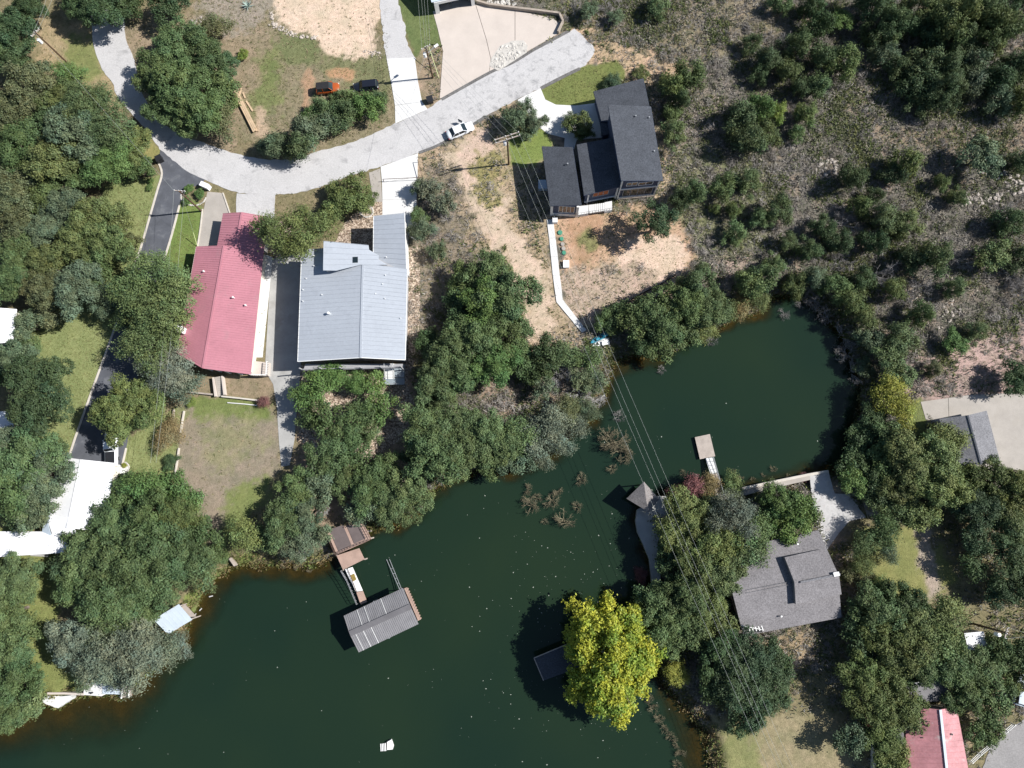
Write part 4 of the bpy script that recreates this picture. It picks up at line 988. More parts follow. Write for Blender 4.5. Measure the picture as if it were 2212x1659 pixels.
# boathouse
h = empty('boathouse', P(825, 1340, ZW), 'floating boathouse with ribbed grey metal gable roof', 'boathouse')
a, b2, c2, d2 = T(743, 1330, 1.4), T(870.5, 1270, 1.4), T(887, 1310, 2.1), T(755.5, 1369, 2.1)
e2, f2 = T(904, 1348, 1.4), T(775.5, 1409, 1.4)
panel_roof(h, a, b2, c2, d2, 34, 'metal_dock', th=0.06, rib=0.05); panel_roof(h, f2, e2, c2, d2, 34, 'metal_dock', th=0.06, rib=0.05)
MB().bar((d2[0], d2[1], d2[2] + 0.06), (c2[0], c2[1], c2[2] + 0.06), 0.85, 0.06).build('ridge_cap', 'metal_dock_dark', h)
for t_, sl in ((0.22, 0), (0.34, 0), (0.62, 0), (0.08, 1), (0.2, 1), (0.33, 1)):
    p = lerp3(d2, c2, t_); q = lerp3(a, b2, t_) if sl == 0 else lerp3(f2, e2, t_)
    MB().bar((p[0], p[1], p[2] + 0.07), (q[0], q[1], q[2] + 0.07), 0.06, 0.04).build('sealed_seam', 'white_paint', h)
for p in inset([a, b2, e2, f2], 0.4) + [lerp3(a, b2, 0.5), lerp3(f2, e2, 0.5)]: MB().bar((p[0], p[1], -1.5), (p[0], p[1], 1.35), 0.16).build('post', 'galv', h)
fd = [T(756, 1338, -0.7), T(868, 1284, -0.7), T(896, 1342, -0.7), T(786, 1396, -0.7)]
planks(h, [fd[0], lerp3(fd[0], fd[1], 0.16), lerp3(fd[3], fd[2], 0.16), fd[3]], 8, 'deck_wood'); planks(h, [lerp3(fd[0], fd[1], 0.84), fd[1], fd[2], lerp3(fd[3], fd[2], 0.84)], 8, 'deck_wood')
MB().slab([T(873, 1271, -0.45), T(879, 1269, -0.45), T(909, 1338, -0.45), T(903, 1341, -0.45)], 0.3).build('side_walk', 'deck_wood', h)
for i in range(12):
    p = lerp3(T(879, 1269, -0.7), T(909, 1338, -0.7), (i + 0.5) / 12); MB().cyl((p[0] + 0.05, p[1], -0.75), 0.16, 0.34, 8).build('bumper', 'deck_wood', h)
# pair of poles reaching the boathouse from the shallows
o = MB()
pa, pb = T(838, 1208, -1.1), T(867, 1277, -0.2)
for s in (-0.16, 0.16): o.tube([(pa[0] + s * 1.4, pa[1] + s * 0.2, pa[2]), (pb[0] + s, pb[1], pb[2])], 0.05, 6)
for k in range(5):
    q = lerp3(pa, pb, 0.3 + 0.15 * k); o.bar((q[0] - 0.2, q[1], q[2]), (q[0] + 0.2, q[1], q[2]), 0.05)
tag(o.build('stay_poles', 'galv', org=pa), 'pair of thin metal stay poles running to the boathouse', 'poles')
# half-sunk swim platform with slats
h = empty('swim_platform', P(835, 1612, ZW), 'half-sunk white swim platform with slats in open water', 'platform')
MB().slab([T(836, 1603, -0.75), T(845, 1598, -0.75), T(850, 1612, -0.75), T(848, 1619, -0.75), T(836, 1620, -0.75)], 0.5).build('top', 'white_paint', h)
for k in range(7):
    x = 832.5 - k * 3.3; z = -0.88 - 0.085 * k
    MB().slab([T(x - 1.1, 1605.5 + k * 0.5, z), T(x + 0.9, 1605 + k * 0.5, z), T(x + 1.7, 1622 + k * 0.2, z), T(x - 0.3, 1622.5 + k * 0.2, z)], 0.08).build('slat', 'white_paint' if k < 4 else 'algae_wood', h)
# floating platform north of the point
h = empty('floating_dock', P(1523, 965, ZW), 'square tan floating dock with a short white gangway', 'dock')
q = [T(1501, 944.5, -0.7), T(1533.5, 937.5, -0.7), T(1545, 985.5, -0.7), T(1512, 992, -0.7)]
planks(h, q, 20, 'weathered_wood', 0.12)
MB().slab([(p[0], p[1], p[2] - 0.125) for p in inset(q, 0.06)], 0.5).build('float', 'black_plastic', h)
gk = [T(1524, 990.5, -0.55), T(1538.5, 987.5, -0.55), T(1549, 1022, -0.1), T(1535, 1024, -0.1)]
n = 14
for i in range(n):
    t0, t1 = i / n, (i + 0.88) / n
    MB().slab([lerp3(gk[0], gk[3], t0), lerp3(gk[1], gk[2], t0), lerp3(gk[1], gk[2], t1), lerp3(gk[0], gk[3], t1)], 0.07).build('gangway_board', 'white_paint', h)
MB().slab([T(1535, 1024.4, -0.1), T(1549, 1022.4, -0.1), T(1562, 1072, 0.08), T(1548, 1076, 0.08)], 0.08).build('ramp', 'weathered_wood', h)
railing(h, [T(1538.5, 988, -0.5), T(1562, 1072, 0.1)], 0, 0.9, 'galv', 10)
# gazebo with pyramid roof
h = empty('lake_gazebo', P(1393, 1075), 'boat gazebo with grey pyramid shingle roof over the water', 'gazebo')
Tt, Ll, Bb, Rr2, ap = T(1391, 1040.5, 2.0), T(1353.4, 1077, 2.0), T(1401, 1106, 2.0), T(1424, 1078, 2.0), T(1394.5, 1072, 3.3)
for i, (p, q) in enumerate(((Tt, Ll), (Ll, Bb), (Bb, Rr2), (Rr2, Tt))): MB().slab([p, q, ap], 0.12).build('roof_face', 'shingle_brown', h)
qq = inset([Tt, Ll, Bb, Rr2], 0.3)
for p in qq: MB().bar((p[0], p[1], -2.6), (p[0], p[1], 1.9), 0.18).build('post', 'weathered_wood', h)
planks(h, [(p[0], p[1], -0.05) for p in qq], 20, 'weathered_wood')
# dock roof under the yellow tree
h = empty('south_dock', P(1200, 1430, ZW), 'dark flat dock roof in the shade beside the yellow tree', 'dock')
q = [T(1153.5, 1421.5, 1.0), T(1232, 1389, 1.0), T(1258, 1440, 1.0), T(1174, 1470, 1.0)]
MB().slab(q, 0.15).build('roof', 'shingle_dark', h); edge_trim(h, [q[0], q[1]], 'weathered_wood', 0.12, 0.2); edge_trim(h, [q[0], q[3]], 'weathered_wood', 0.12, 0.2)  # dark shingle, also standing in for the tree's shade over this roof
for p in inset(q, 0.4): MB().bar((p[0], p[1], -3.0), (p[0], p[1], 0.9), 0.18).build('post', 'weathered_wood', h)
fq = [(p[0], p[1], -0.7) for p in inset(q, 0.5)]; planks(h, fq, 26, 'weathered_wood')
MB().slab([T(1232, 1400, -0.5), T(1400, 1400, -0.1), T(1400, 1420, -0.1), T(1240, 1420, -0.5)], 0.1).build('walkway', 'weathered_wood', h)
# sea walls
def seawall(px, z, wd, m, label):
    o = MB()
    for i in range(len(px) - 1):
        a_, b_ = P(*px[i], z), P(*px[i + 1], z); o.bar((a_[0], a_[1], z / 2 - 1.2), (b_[0], b_[1], z / 2 - 1.2), wd, z + 2.4)
    return tag(o.build('sea_wall', m, org=P(*px[0], 0)), label, 'wall')
seawall([(1571, 1063), (1659, 1043.5), (1749, 1025), (1790, 1018)], 0.22, 0.4, 'kerb', 'pale straight sea wall east of the floating dock ramp')
seawall([(102, 1498), (140, 1498), (181, 1500)], 0.15, 0.3, 'concrete_peach', 'thin pale sea wall beside the white sand patch')
# west shore landing
h = empty('west_landing', P(235, 1490), 'white concrete boat landing under the pale oak on the west shore', 'landing')
MB().prism(poly([(182, 1473), (219, 1474), (219, 1504), (180, 1501)], 0.12), -1.8, 0.12).build('platform', 'concrete_white', h)
MB().prism(poly([(221, 1476), (259, 1478), (258, 1500), (221, 1499)], 0.02), -1.8, 0.02).build('platform', 'metal_lightblue', h)
MB().prism(poly([(262, 1476), (281, 1474), (279, 1506), (258, 1508)], -0.4), -1.8, -0.4).build('boat_ramp', 'weathered_wood', h)
for p, q in ((T(266, 1478, 0.1), T(262, 1509, 0.1)), (T(280, 1474, 0.1), T(278, 1507, 0.1))): MB().bar(p, q, 0.14).build('ramp_rail', 'white_paint', h)
p = P(200, 1496, 0.12); MB().cyl((p[0], p[1], 0.12), 0.13, 0.5, 8).build('bollard', 'black_plastic', h)
sheet('sand_patch', smooth([(97, 1505), (150, 1504), (153, 1512), (140, 1521), (125, 1530), (112, 1526), (92, 1516)], 2), 'concrete_white', -0.10, 0.06, 0, 8, 1.1)
# small steps to the water near the yellow-green shrub
garden_wall([(497, 1206), (508, 1222)], 0.2, 0.3, 'weathered_wood', 'short timber groyne at the water below the back lawn')
for k, (x0, y0, x1, y1) in enumerate(((436, 1314, 431, 1319), (424, 1325, 416, 1333), (452, 1289, 460, 1287))):
    a_, b_ = P(x0, y0, ZW), P(x1, y1, ZW)
    tag(MB().tube([(a_[0], a_[1], ZW + 0.05), (b_[0], b_[1], ZW + 0.02)], 0.09, 6).build('driftwood', 'twig_white', org=a_),
        ['upper of two pale driftwood sticks beside the shore shed', 'lower driftwood stick touching the shore shed', 'thin driftwood stick floating off the grassy shore'][k], 'driftwood')

# ================================================================ POLES AND WIRES
def utility_pole(base, h, label, arms=((0.0, 1.1),), arm_rz=0.3, transformer=True, lamp=False, double=False, top_px=None):
    b0 = P(*base); e = empty('utility_pole', (b0[0], b0[1], 0), label, 'utility pole')
    MB().tube([(b0[0], b0[1], -0.5), (b0[0], b0[1], h)], [0.17, 0.12], 10).build('shaft', 'pole_wood', e)
    tips = []
    for dz, hl in arms:
        dx, dy = math.cos(arm_rz), math.sin(arm_rz); z = h - 0.25 + dz
        offs = (-0.28, 0.28) if double else (0.15,)
        for of in offs:
            cx_, cy_ = b0[0] - dy * of, b0[1] + dx * of
            am = MB().bar((cx_ - dx * hl, cy_ - dy * hl, z), (cx_ + dx * hl, cy_ + dy * hl, z), 0.14, 0.16).build('crossarm', 'weathered_wood', e)
            for u in (-hl * 0.95, -hl * 0.1, hl * 0.35, hl * 0.95):
                MB().cyl((cx_ + dx * u, cy_ + dy * u, z + 0.08), 0.06, 0.22, 8).build('insulator', 'insulator', am)
        tips += [(b0[0] + dx * u, b0[1] + dy * u, z + 0.28) for u in (-hl * 0.95, -hl * 0.1, hl * 0.35, hl * 0.95)]
    if transformer:
        tx, ty = b0[0] - 0.45 * math.cos(arm_rz - 0.6), b0[1] - 0.45 * math.sin(arm_rz - 0.6) - 0.2
        tf = MB().cyl((tx, ty, h - 2.3), 0.27, 0.9, 14).build('transformer', 'metal_white', e)
        MB().cyl((tx, ty, h - 1.4), 0.06, 0.25, 8).build('bushing', 'insulator', tf)
    if lamp:
        lm = MB().bar((b0[0], b0[1], h - 1.6), (b0[0] + 1.3, b0[1] + 1.0, h - 1.3), 0.08).build('lamp_arm', 'galv', e)
        MB().box((b0[0] + 1.5, b0[1] + 1.15, h - 1.3), (0.75, 0.35, 0.2), 0.65).build('lamp_head', 'metal_white', lm)
    return e, tips
p1, t1 = utility_pole((935, 168), 8.6, 'utility pole with street lamp between white driveway and peach forecourt', ((0, 0.8),), 0.5, True, True)
p2, t2 = utility_pole((1099, 355), 9.4, 'utility pole with double crossarm west of the blue house', ((0, 2.1),), 0.33, True, False, True)
p3, t3 = utility_pole((150, 140), 9.0, 'utility pole leaning over the dry verge in the top corner', ((0, 0.9),), 0.9)
p4, t4 = utility_pole((435.4, 456), 8.0, 'slim utility pole at the corner of the red-roofed house', ((0, 0.9),), -0.1, False)
p5, t5 = utility_pole((2101, 1347), 8.2, 'utility pole above the small white-roofed shed', ((0, 0.8),), 1.2)

def wire(a, b, sag, label, grp, r=0.015):
    pts = []
    for k in range(25):
        t_ = k / 24; q = lerp3(a, b, t_); pts.append((q[0], q[1], q[2] - 4 * sag * t_ * (1 - t_)))
    tag(MB().tube(pts, r, 5).build('power_line', 'wire', org=a), label, 'power line', grp)
far = [P(1748 + d, 1800, 9.0) for d in (-26, -4, 6, 26)]
for i, nm in enumerate(('westernmost', 'second from the west', 'third from the west', 'easternmost')):
    wire(t2[i], far[i], 1.2, f'power line crossing the lake from the double crossarm pole, {nm} of four', 'lines crossing the lake')
for i, nm in enumerate(('lower', 'second', 'third', 'upper')):
    wire(t2[i], t1[i], 0.5, f'power line over the road between two poles, {nm} of four', 'lines over the road')
for i, nm in enumerate(('westernmost', 'second from the west', 'third from the west', 'easternmost')):
    q = P(898 + i * 7, -60, 9.5); wire(t1[i], q, 0.3, f'power line running off the top edge above the white driveway, {nm}', 'lines leaving the top edge')
for i, nm in enumerate(('west', 'east')):
    q = P(325 + i * 12, 1000, 7.0); wire(t4[i * 3], q, 0.6, f'{nm} power line over the strip of lawn beside the asphalt driveway', 'lines beside the asphalt driveway')
wire(t4[0], t3[1], 0.7, 'power line crossing the oak clump between two poles', 'lines over the oaks')
for i, nm in enumerate(('west', 'east')):
    q = P(118 + i * 14, -60, 9.0); wire(t3[i * 3], q, 0.3, f'{nm} power line leaving the top corner pole upwards', 'lines at the top corner')
for i, nm in enumerate(('upper', 'lower')):
    q = P(2260, 1372 + i * 8, 8.5); wire(t5[i * 3], q, 0.2, f'{nm} power line leaving the south-east pole towards the east edge', 'lines at the south-east pole')
wire(t1[2], P(838, 372, 5.0), 0.4, 'thin service line from the lamp pole over the white driveway', 'service lines', 0.012)
a_ = (P(435.4, 456)[0], P(435.4, 456)[1], 7.2); b_ = P(427, 534, 0)
wire(a_, b_, 0.0, 'guy wire of the slim pole beside the red-roofed house', 'guy wires', 0.014)
g_ = lerp3(b_, a_, 0.28); tag(MB().tube([b_, g_], 0.05, 6).build('guy_marker', mat('guy_yellow', (0.55, 0.6, 0.3), 0.5), org=b_), 'pale yellow sleeve on the guy wire by the red roof', 'marker')
a_ = P(948, 168, 0); tag(MB().tube([a_, (a_[0] - 1.5, a_[1] + 4.2, 2.8)], 0.05, 6).build('guy_marker', 'guy_yellow', org=a_), 'pale yellow guy sleeve beside the lamp pole', 'marker')

# ================================================================ VEHICLES
def loft(mb, secs):
    """secs: list of rings with equal point count"""
    base = len(mb.v); k = len(secs[0])
    for r in secs: mb.v += [tuple(p) for p in r]
    for i in range(len(secs) - 1):
        for j in range(k): mb.f.append((base + i * k + j, base + i * k + (j + 1) % k, base + (i + 1) * k + (j + 1) % k, base + (i + 1) * k + j))
    mb.f.append(tuple(base + j for j in reversed(range(k)))); mb.f.append(tuple(base + (len(secs) - 1) * k + j for j in range(k)))

def ring(x, hw, z0, z1, r=0.12):
    pts = [(-hw + r * 0.6, z0), (hw - r * 0.6, z0), (hw, z0 + r), (hw, (z0 + z1) / 2), (hw - r * 0.25, z1 - r * 1.2), (hw - r * 1.3, z1 - r * 0.15), (0, z1 + 0.03),
           (-hw + r * 1.3, z1 - r * 0.15), (-hw + r * 0.25, z1 - r * 1.2), (-hw, (z0 + z1) / 2), (-hw, z0 + r)]
    return [(x, y, z) for y, z in pts]

def vehicle(name, px, heading, L, W, Hh, paint, label, style='sedan', roofm=None, cat='car', pz_=0.7):
    p = P(*px, pz_); e = empty(name, (p[0], p[1], 0.03), label, cat); e.rotation_euler = (0, 0, heading)
    ORG[e.name] = Vector((0, 0, 0))
    hw = W / 2; hL = L / 2; belt = Hh * 0.62; mb = MB()
    hood = belt - (0.08 if style != 'pickup' else 0.02); deck = belt - (0.02 if style == 'sedan' else 0)
    if style == 'sedan': xs = [(-1, .72, .42, deck - .12), (-.96, .86, .25, deck - .03), (-.8, .97, .2, deck), (-.5, 1, .18, belt), (0, 1, .18, belt), (.35, 1, .18, belt), (.6, .98, .18, hood), (.85, .94, .2, hood - .1), (.95, .84, .25, hood - .18), (1, .66, .35, hood - .26)]
    elif style == 'suv': xs = [(-1, .84, .4, belt - .05), (-.97, .94, .28, belt), (-.8, 1, .24, belt), (0, 1, .24, belt), (.4, 1, .24, belt), (.6, .99, .24, hood), (.9, .94, .25, hood - .1), (.97, .85, .3, hood - .18), (1, .7, .4, hood - .25)]
    else: xs = [(-1, .92, .45, belt), (-.98, .97, .4, belt), (-.2, 1, .35, belt), (.1, 1, .35, belt), (.5, 1, .35, belt), (.6, .98, .35, hood), (.92, .95, .35, hood - .08), (1, .85, .42, hood - .2)]
    loft(mb, [ring(x * hL, w_ * hw, z0, z1) for x, w_, z0, z1 in xs])
    body = mb.build('body', paint, e, smooth_=True)
    # cabin: glass shell, painted roof on top
    cab = {'sedan': (-.74, -.46, .12, .46), 'suv': (-.95, -.82, .18, .48), 'pickup': (-.18, -.06, .32, .52)}[style]
    x0, x1, x2, x3 = [c_ * hL for c_ in cab]; zt = Hh
    wb, wt = hw * 0.90, hw * 0.70
    g = MB(); g.add([(x0, -wb, belt - .03), (x3, -wb, belt - .03), (x3, wb, belt - .03), (x0, wb, belt - .03), (x1, -wt, zt), (x2, -wt, zt), (x2, wt, zt), (x1, wt, zt)],
          [(0, 1, 5, 4), (1, 2, 6, 5), (2, 3, 7, 6), (3, 0, 4, 7), (4, 5, 6, 7), (3, 2, 1, 0)])
    gl_ = g.build('window_glass', 'glass_dark', e)
    rf = MB(); loft(rf, [[(x, y * (wt + .035), z + (zt - 0.02)) for y, z in ((-1, -.02), (1, -.02), (.96, .035), (.5, .06), (0, .07), (-.5, .06), (-.96, .035))] for x in (x1 - .05, (x1 + x2) / 2, x2 + .05)])
    rf.build('roof', roofm or paint, e, smooth_=False)
    for s in (-1, 1):
        xm = (x1 + x2) / 2 - 0.1
        for pa_, pb_ in (((x0, s * wb, belt), (x1, s * wt, zt)), ((x3, s * wb, belt), (x2, s * wt, zt)), ((xm, s * (wb + .005), belt), (xm, s * (wt + .01), zt))):
            MB().bar(pa_, pb_, 0.07).build('pillar', paint, e)
    for sx in (-.6, .62):
        for s in (-1, 1):
            wh = MB().tube([(sx * hL, s * (hw - .2), .33), (sx * hL, s * (hw + .01), .33)], .33, 16).build('wheel', 'rubber', e)
            MB().tube([(sx * hL, s * (hw + .005), .33), (sx * hL, s * (hw + .02), .33)], .2, 12).build('rim', 'chrome', wh)
    for s in (-1, 1):
        MB().box((hL * .93, s * hw * .66, hood - .27), (.22, .34, .14), s * -.35).build('headlight', 'insulator', e)
        MB().box((-hL * .965, s * hw * .7, belt - .2), (.12, .34, .16), s * .3).build('tail_light', 'lamp_red', e)
        MB().box((x3 - .25, s * (hw + .08), belt + .03), (.16, .22, .14)).build('mirror', paint, e)
    return e, hL, hw, belt
s1_, hL, hw, belt = vehicle('parked_sedan', (994, 281), math.atan2(118, 262), 4.9, 1.86, 1.42, 'car_white', 'white sedan with an open door parked on the pale road', 'sedan')
dm = MB().box((hL * .30, hw + .48, .66), (.07, 1.0, .62), R_(-38) * -1).build('open_door', 'car_white', s1_)
MB().box((hL * .27, hw + .47, 1.12), (.05, .85, .34), R_(38)).build('door_window', 'glass_dark', dm)
vehicle('parked_suv', (708, 191), math.atan2(0.10, 1.0), 4.1, 1.82, 1.72, 'car_orange', 'orange off-road car with black soft top under the cedars', 'suv', 'car_soft_top')
vehicle('parked_car', (790, 186), math.pi + 0.10, 4.5, 1.82, 1.5, 'car_black', 'glossy black car half under the cedars', 'suv')
e, hL, hw, belt = vehicle('pickup_truck', (241, 968), math.atan2(1, -0.10), 5.9, 2.0, 1.85, 'car_white', 'white pickup truck with dark open bed beside the white roof', 'pickup', None, 'pickup')
MB().box((-hL * .58, 0, belt + .04), (hL * .74, hw * 1.5, .05)).build('cargo_bed', 'black_plastic', e)
vehicle('parked_car', (2206, 1490), R_(75), 4.6, 1.8, 1.5, 'metal_lightblue', 'pale blue car cut off by the east edge', 'suv')

# ================================================================ SMALL THINGS
def bin_(x, y, rz, label, size=(0.9, 1.1, 1.1)):
    p = P(x, y, 1.0); e = empty('wheelie_bin', (p[0], p[1], 0), label, 'bin'); ORG[e.name] = Vector((p[0], p[1], 0))
    MB().prism(inset([(p[0] + math.cos(rz + a_) * .7, p[1] + math.sin(rz + a_) * .7, 1.0) for a_ in (.785, 2.356, 3.927, 5.498)], 0.03), 0.03, 1.0).build('tub', 'black_plastic', e)
    MB().box((p[0], p[1], 1.06), (1.12, 1.06, 0.08), rz).build('lid', 'black_plastic', e)
bin_(342, 341, 0.5, 'black bin at the mouth of the asphalt driveway')
bin_(928, 213, 0.3, 'black bin between white driveway and peach forecourt')
small_box('utility_cabinet', 441, 399, (1.5, 0.8, 1.1), 'metal_white', 'white utility cabinet behind the clipped round bushes', 'cabinet', R_(-24))
# patio table and chairs by the white roof
pt = P(269, 1020); tbe = empty('patio_table', (pt[0], pt[1], 0), 'round white patio table on the slab beside the white roof', 'table')
MB().cyl((pt[0], pt[1], 0.7), 0.45, 0.04, 18).build('table_top', 'white_paint', tbe); MB().cyl((pt[0], pt[1], 0.08), 0.05, 0.62, 8).build('leg', 'black_plastic', tbe); MB().cyl((pt[0], pt[1], 0.06), 0.25, 0.04, 12).build('base', 'black_plastic', tbe)
for k, (dx, dy, w_) in enumerate(((-0.9, 0.15, 'west'), (0.1, -0.9, 'south'))):
    cx_, cy_ = pt[0] + dx, pt[1] + dy; ce = empty('patio_chair', (cx_, cy_, 0), f'dark round patio chair on the {w_} side of the white patio table', 'chair', 'patio chairs')
    MB().cyl((cx_, cy_, 0.42), 0.26, 0.05, 12).build('seat', 'white_paint', ce)
    MB().tube([(cx_ + 0.3 * math.cos(a_), cy_ + 0.3 * math.sin(a_), 0.75) for a_ in np.linspace(1.2, 5.0, 10)], 0.035, 5).build('backrest', 'black_plastic', ce)
    for a_ in (0.8, 2.4, 3.9, 5.5): MB().bar((cx_ + .22 * math.cos(a_), cy_ + .22 * math.sin(a_), 0.06), (cx_ + .22 * math.cos(a_), cy_ + .22 * math.sin(a_), 0.44), 0.04).build('leg', 'black_plastic', ce)
# stacked lumber
h = empty('lumber_pile', P(528, 238), 'long pile of tan lumber on the dry slope inside the road bend', 'lumber')
a_, b_ = P(506, 192, 0.3), P(552, 284, 0.3); dv = Vector((b_[0] - a_[0], b_[1] - a_[1], 0)); sd = Vector((-dv.y, dv.x, 0)).normalized()
for r_ in range(2):
    for k in range(3):
        off = sd * (0.30 * (k - 1) + random.uniform(-.03, .03)); s_ = random.uniform(0, .06)
        MB().bar(Vector(a_) + off + dv * s_ + Vector((0, 0, -.16 + r_ * .22)), Vector(b_) + off - dv * random.uniform(0, .06) + Vector((0, 0, -.16 + r_ * .22)), 0.26, 0.2).build('timber', 'lumber', h)
for k, (x0, y0, x1, y1) in enumerate(((521, 190, 517, 207), (532, 218, 546, 240), (525, 200, 530, 212))):
    a_, b_ = P(x0, y0, .1), P(x1, y1, .1)
    tag(MB().bar(a_, b_, 0.3, 0.12).build('loose_plank', 'lumber', org=a_), ['short loose plank at the head of the lumber pile', 'long loose plank beside the middle of the lumber pile', 'small loose plank near the lumber pile'][k], 'plank')
# black silt fence in two runs
def silt(px, label):
    e = empty('silt_fence', P(*px[0]), label, 'fence'); mb = MB(); n_ = len(px)
    for i in range(n_ - 1):
        a_, b_ = P(*px[i]), P(*px[i + 1]); mb.bar((a_[0], a_[1], 0.3), (b_[0], b_[1], 0.3), 0.04, 0.65)
    mb.build('fabric', 'black_fabric', e)
    for q in px: p = P(*q); MB().bar((p[0] + .06, p[1] - .06, -0.2), (p[0] + .06, p[1] - .06, 0.8), 0.06).build('stake', 'weathered_wood', e)
silt(smooth([(1326, 675), (1360, 650), (1400, 628), (1432, 612), (1458, 595)], 2, False), 'black silt fence along the slope above the north shore trees')
silt(smooth([(1543, 533), (1570, 512), (1595, 488), (1615, 465)], 2, False), 'short black silt fence on the brushy hillside')
# white rail fence in the corner
e = empty('rail_fence', P(2130, 1605), 'white rail fence along the gravel road in the bottom corner', 'fence')
fp = [P(*q) for q in ((2091, 1642), (2110, 1624), (2129, 1608), (2148, 1590), (2166, 1575), (2182, 1561))]
for p in fp: MB().bar((p[0], p[1], -.2), (p[0], p[1], 1.25), .14).build('post', 'white_paint', e)
for i in range(5):
    for z in (.5, .85, 1.2): MB().bar((fp[i][0], fp[i][1], z), (fp[i + 1][0], fp[i + 1][1], z), .06, .13).build('rail', 'white_paint', e)
e = empty('rail_fence', P(2184, 1485), 'short white rail gate beside the pale blue car', 'fence')
fp = [P(2178, 1474), P(2182, 1498)]
for p in fp: MB().bar((p[0], p[1], -.2), (p[0], p[1], 1.25), .14).build('post', 'white_paint', e)
for z in (.45, .8, 1.15): MB().bar((fp[0][0] + z * .3, fp[0][1], z), (fp[1][0] + z * .3, fp[1][1], z), .06, .12).build('rail', 'white_paint', e)
# gate rail across the white driveway
for k, (x0, y0, x1, y1) in enumerate(((827, 387, 912, 383), (902, 345, 912, 383))):
    a_, b_ = P(x0, y0, .9), P(x1, y1, .9); e = empty('driveway_gate', (a_[0], a_[1], 0), ['thin dark bar gate across the lower white driveway', 'thin dark side rail beside the lower white driveway'][k], 'gate')
    MB().bar(a_, b_, .07).build('bar', 'rail_brown', e)
    for q in (a_, b_): MB().bar((q[0], q[1], -.1), q, .09).build('post', 'rail_brown', e)
# two plastic boats pulled up at the end of the walk
def kayak(x, y, rz, m, label, L=3.2):
    p = P(x, y, .2); e = empty('plastic_boat', (p[0], p[1], 0.02), label, 'boat', 'plastic boats at the end of the walk'); e.rotation_euler = (0, 0, rz); ORG[e.name] = Vector((0, 0, 0))
    mb = MB(); secs = []
    for t_ in np.linspace(-1, 1, 11):
        wd = .42 * (1 - abs(t_) ** 2.4) + .02; lift = .12 * t_ * t_
        secs.append([(t_ * L / 2, y_ * wd, z_ + lift) for y_, z_ in ((-.6, .02), (.6, .02), (1, .2), (.9, .32), (.4, .34), (-.4, .34), (-.9, .32), (-1, .2))])
    loft(mb, secs); mb.build('hull', m, e, smooth_=True)
    MB().tube([(.75 * math.cos(a_) - .1, .27 * math.sin(a_), .35) for a_ in np.linspace(0, 6.283, 17)], .04, 5).build('cockpit_rim', 'black_plastic', e); MB().box((-.45, 0, .42), (.08, .4, .3)).build('seat_back', 'black_plastic', e)
kayak(1292, 732, .5, 'teal_plastic', 'teal plastic boat closest to the concrete walk'); kayak(1303, 725, .55, 'teal_plastic', 'teal plastic boat furthest up the bank')
kayak(1297, 740, .45, 'white_paint', 'white plastic boat below the two teal ones')
p = P(1308, 741, .4); tag(MB().box((p[0], p[1], .3), (1.2, .6, .6), .3).add([(p[0] - .6, p[1] - .3, .62), (p[0] + .6, p[1] - .3, .62), (p[0] + .6, p[1] + .3, .68), (p[0] - .6, p[1] + .3, .68)], [(0, 1, 2, 3)]).build('storage_chest', 'metal_white', org=p), 'white storage chest beside the plastic boats', 'chest')

# ---------------------------------------------------------------- stones
def stone_mesh(seed, m):
    rg = random.Random(seed); bm = bmesh.new(); bmesh.ops.create_icosphere(bm, subdivisions=1, radius=0.5)
    for v_ in bm.verts: v_.co *= rg.uniform(.72, 1.15)
    for v_ in bm.verts: v_.co.z *= .62
    me = bpy.data.meshes.new('stone'); bm.to_mesh(me); bm.free(); me.materials.append(MATS[m]); return me
ST = {m: [stone_mesh(i, m) for i in range(5)] for m in ('limestone', 'field_stone', 'rubble')}
def stones(name, spots, m, label, cat='stones'):
    c0 = mean([P(x, y) for x, y, s in spots]); e = empty(name, (c0[0], c0[1], 0), label, cat)
    for x, y, s in spots:
        p = P(x, y); o = bpy.data.objects.new('stone', random.choice(ST[m])); COL.objects.link(o); o.parent = e
        o.location = (p[0] - c0[0], p[1] - c0[1], gz(p[0], p[1]) + s * .12); o.scale = (s, s * random.uniform(.6, 1), s * random.uniform(.6, 1)); o.rotation_euler = (0, 0, random.uniform(0, 6.3))
rg = random.Random(5)
def along(px, n, w_, s0, s1):
    n = int(n * 1.5); s0 *= .62; s1 *= .72; sp = smooth(px, 8, False); return [(lambda q: (q[0] + rg.gauss(0, w_), q[1] + rg.gauss(0, w_), rg.uniform(s0, s1)))(rg.choice(sp)) for _ in range(n)]
stones('rubble_row', along([(585, 28), (590, 50), (606, 62), (640, 76), (684, 83)], 60, 2.6, .35, .95), 'rubble', 'row of broken limestone along the edge of the bare tan dirt')
stones('rubble_patch', along([(790, 114), (808, 114), (824, 117)], 30, 3.5, .3, .7), 'rubble', 'patch of pale rubble beside the upper white driveway')
stones('rubble_patch', along([(398, 70), (415, 55), (440, 42)], 30, 4, .4, 1.0), 'field_stone', 'patch of grey rubble above the trees inside the road bend')
stones('rock_pile', along([(2150, 372), (2180, 388), (2215, 410)], 60, 11, .4, 1.3), 'field_stone', 'large spill of grey rocks at the east edge of the hillside')
stones('rock_pile', along([(2086, 425), (2110, 440), (2160, 436)], 48, 10, .4, 1.2), 'field_stone', 'lower spill of grey rocks on the hillside, next to the large one')
stones('rock_pile', along([(1770, 350), (1795, 365), (1825, 375)], 46, 10, .4, 1.3), 'field_stone', 'grey rock outcrop in the middle of the brushy hillside')
stones('rock_pile', along([(2030, 690), (2060, 670), (1990, 650)], 22, 14, .4, 1.1), 'field_stone', 'scattered rocks in the brush above the pink bank')
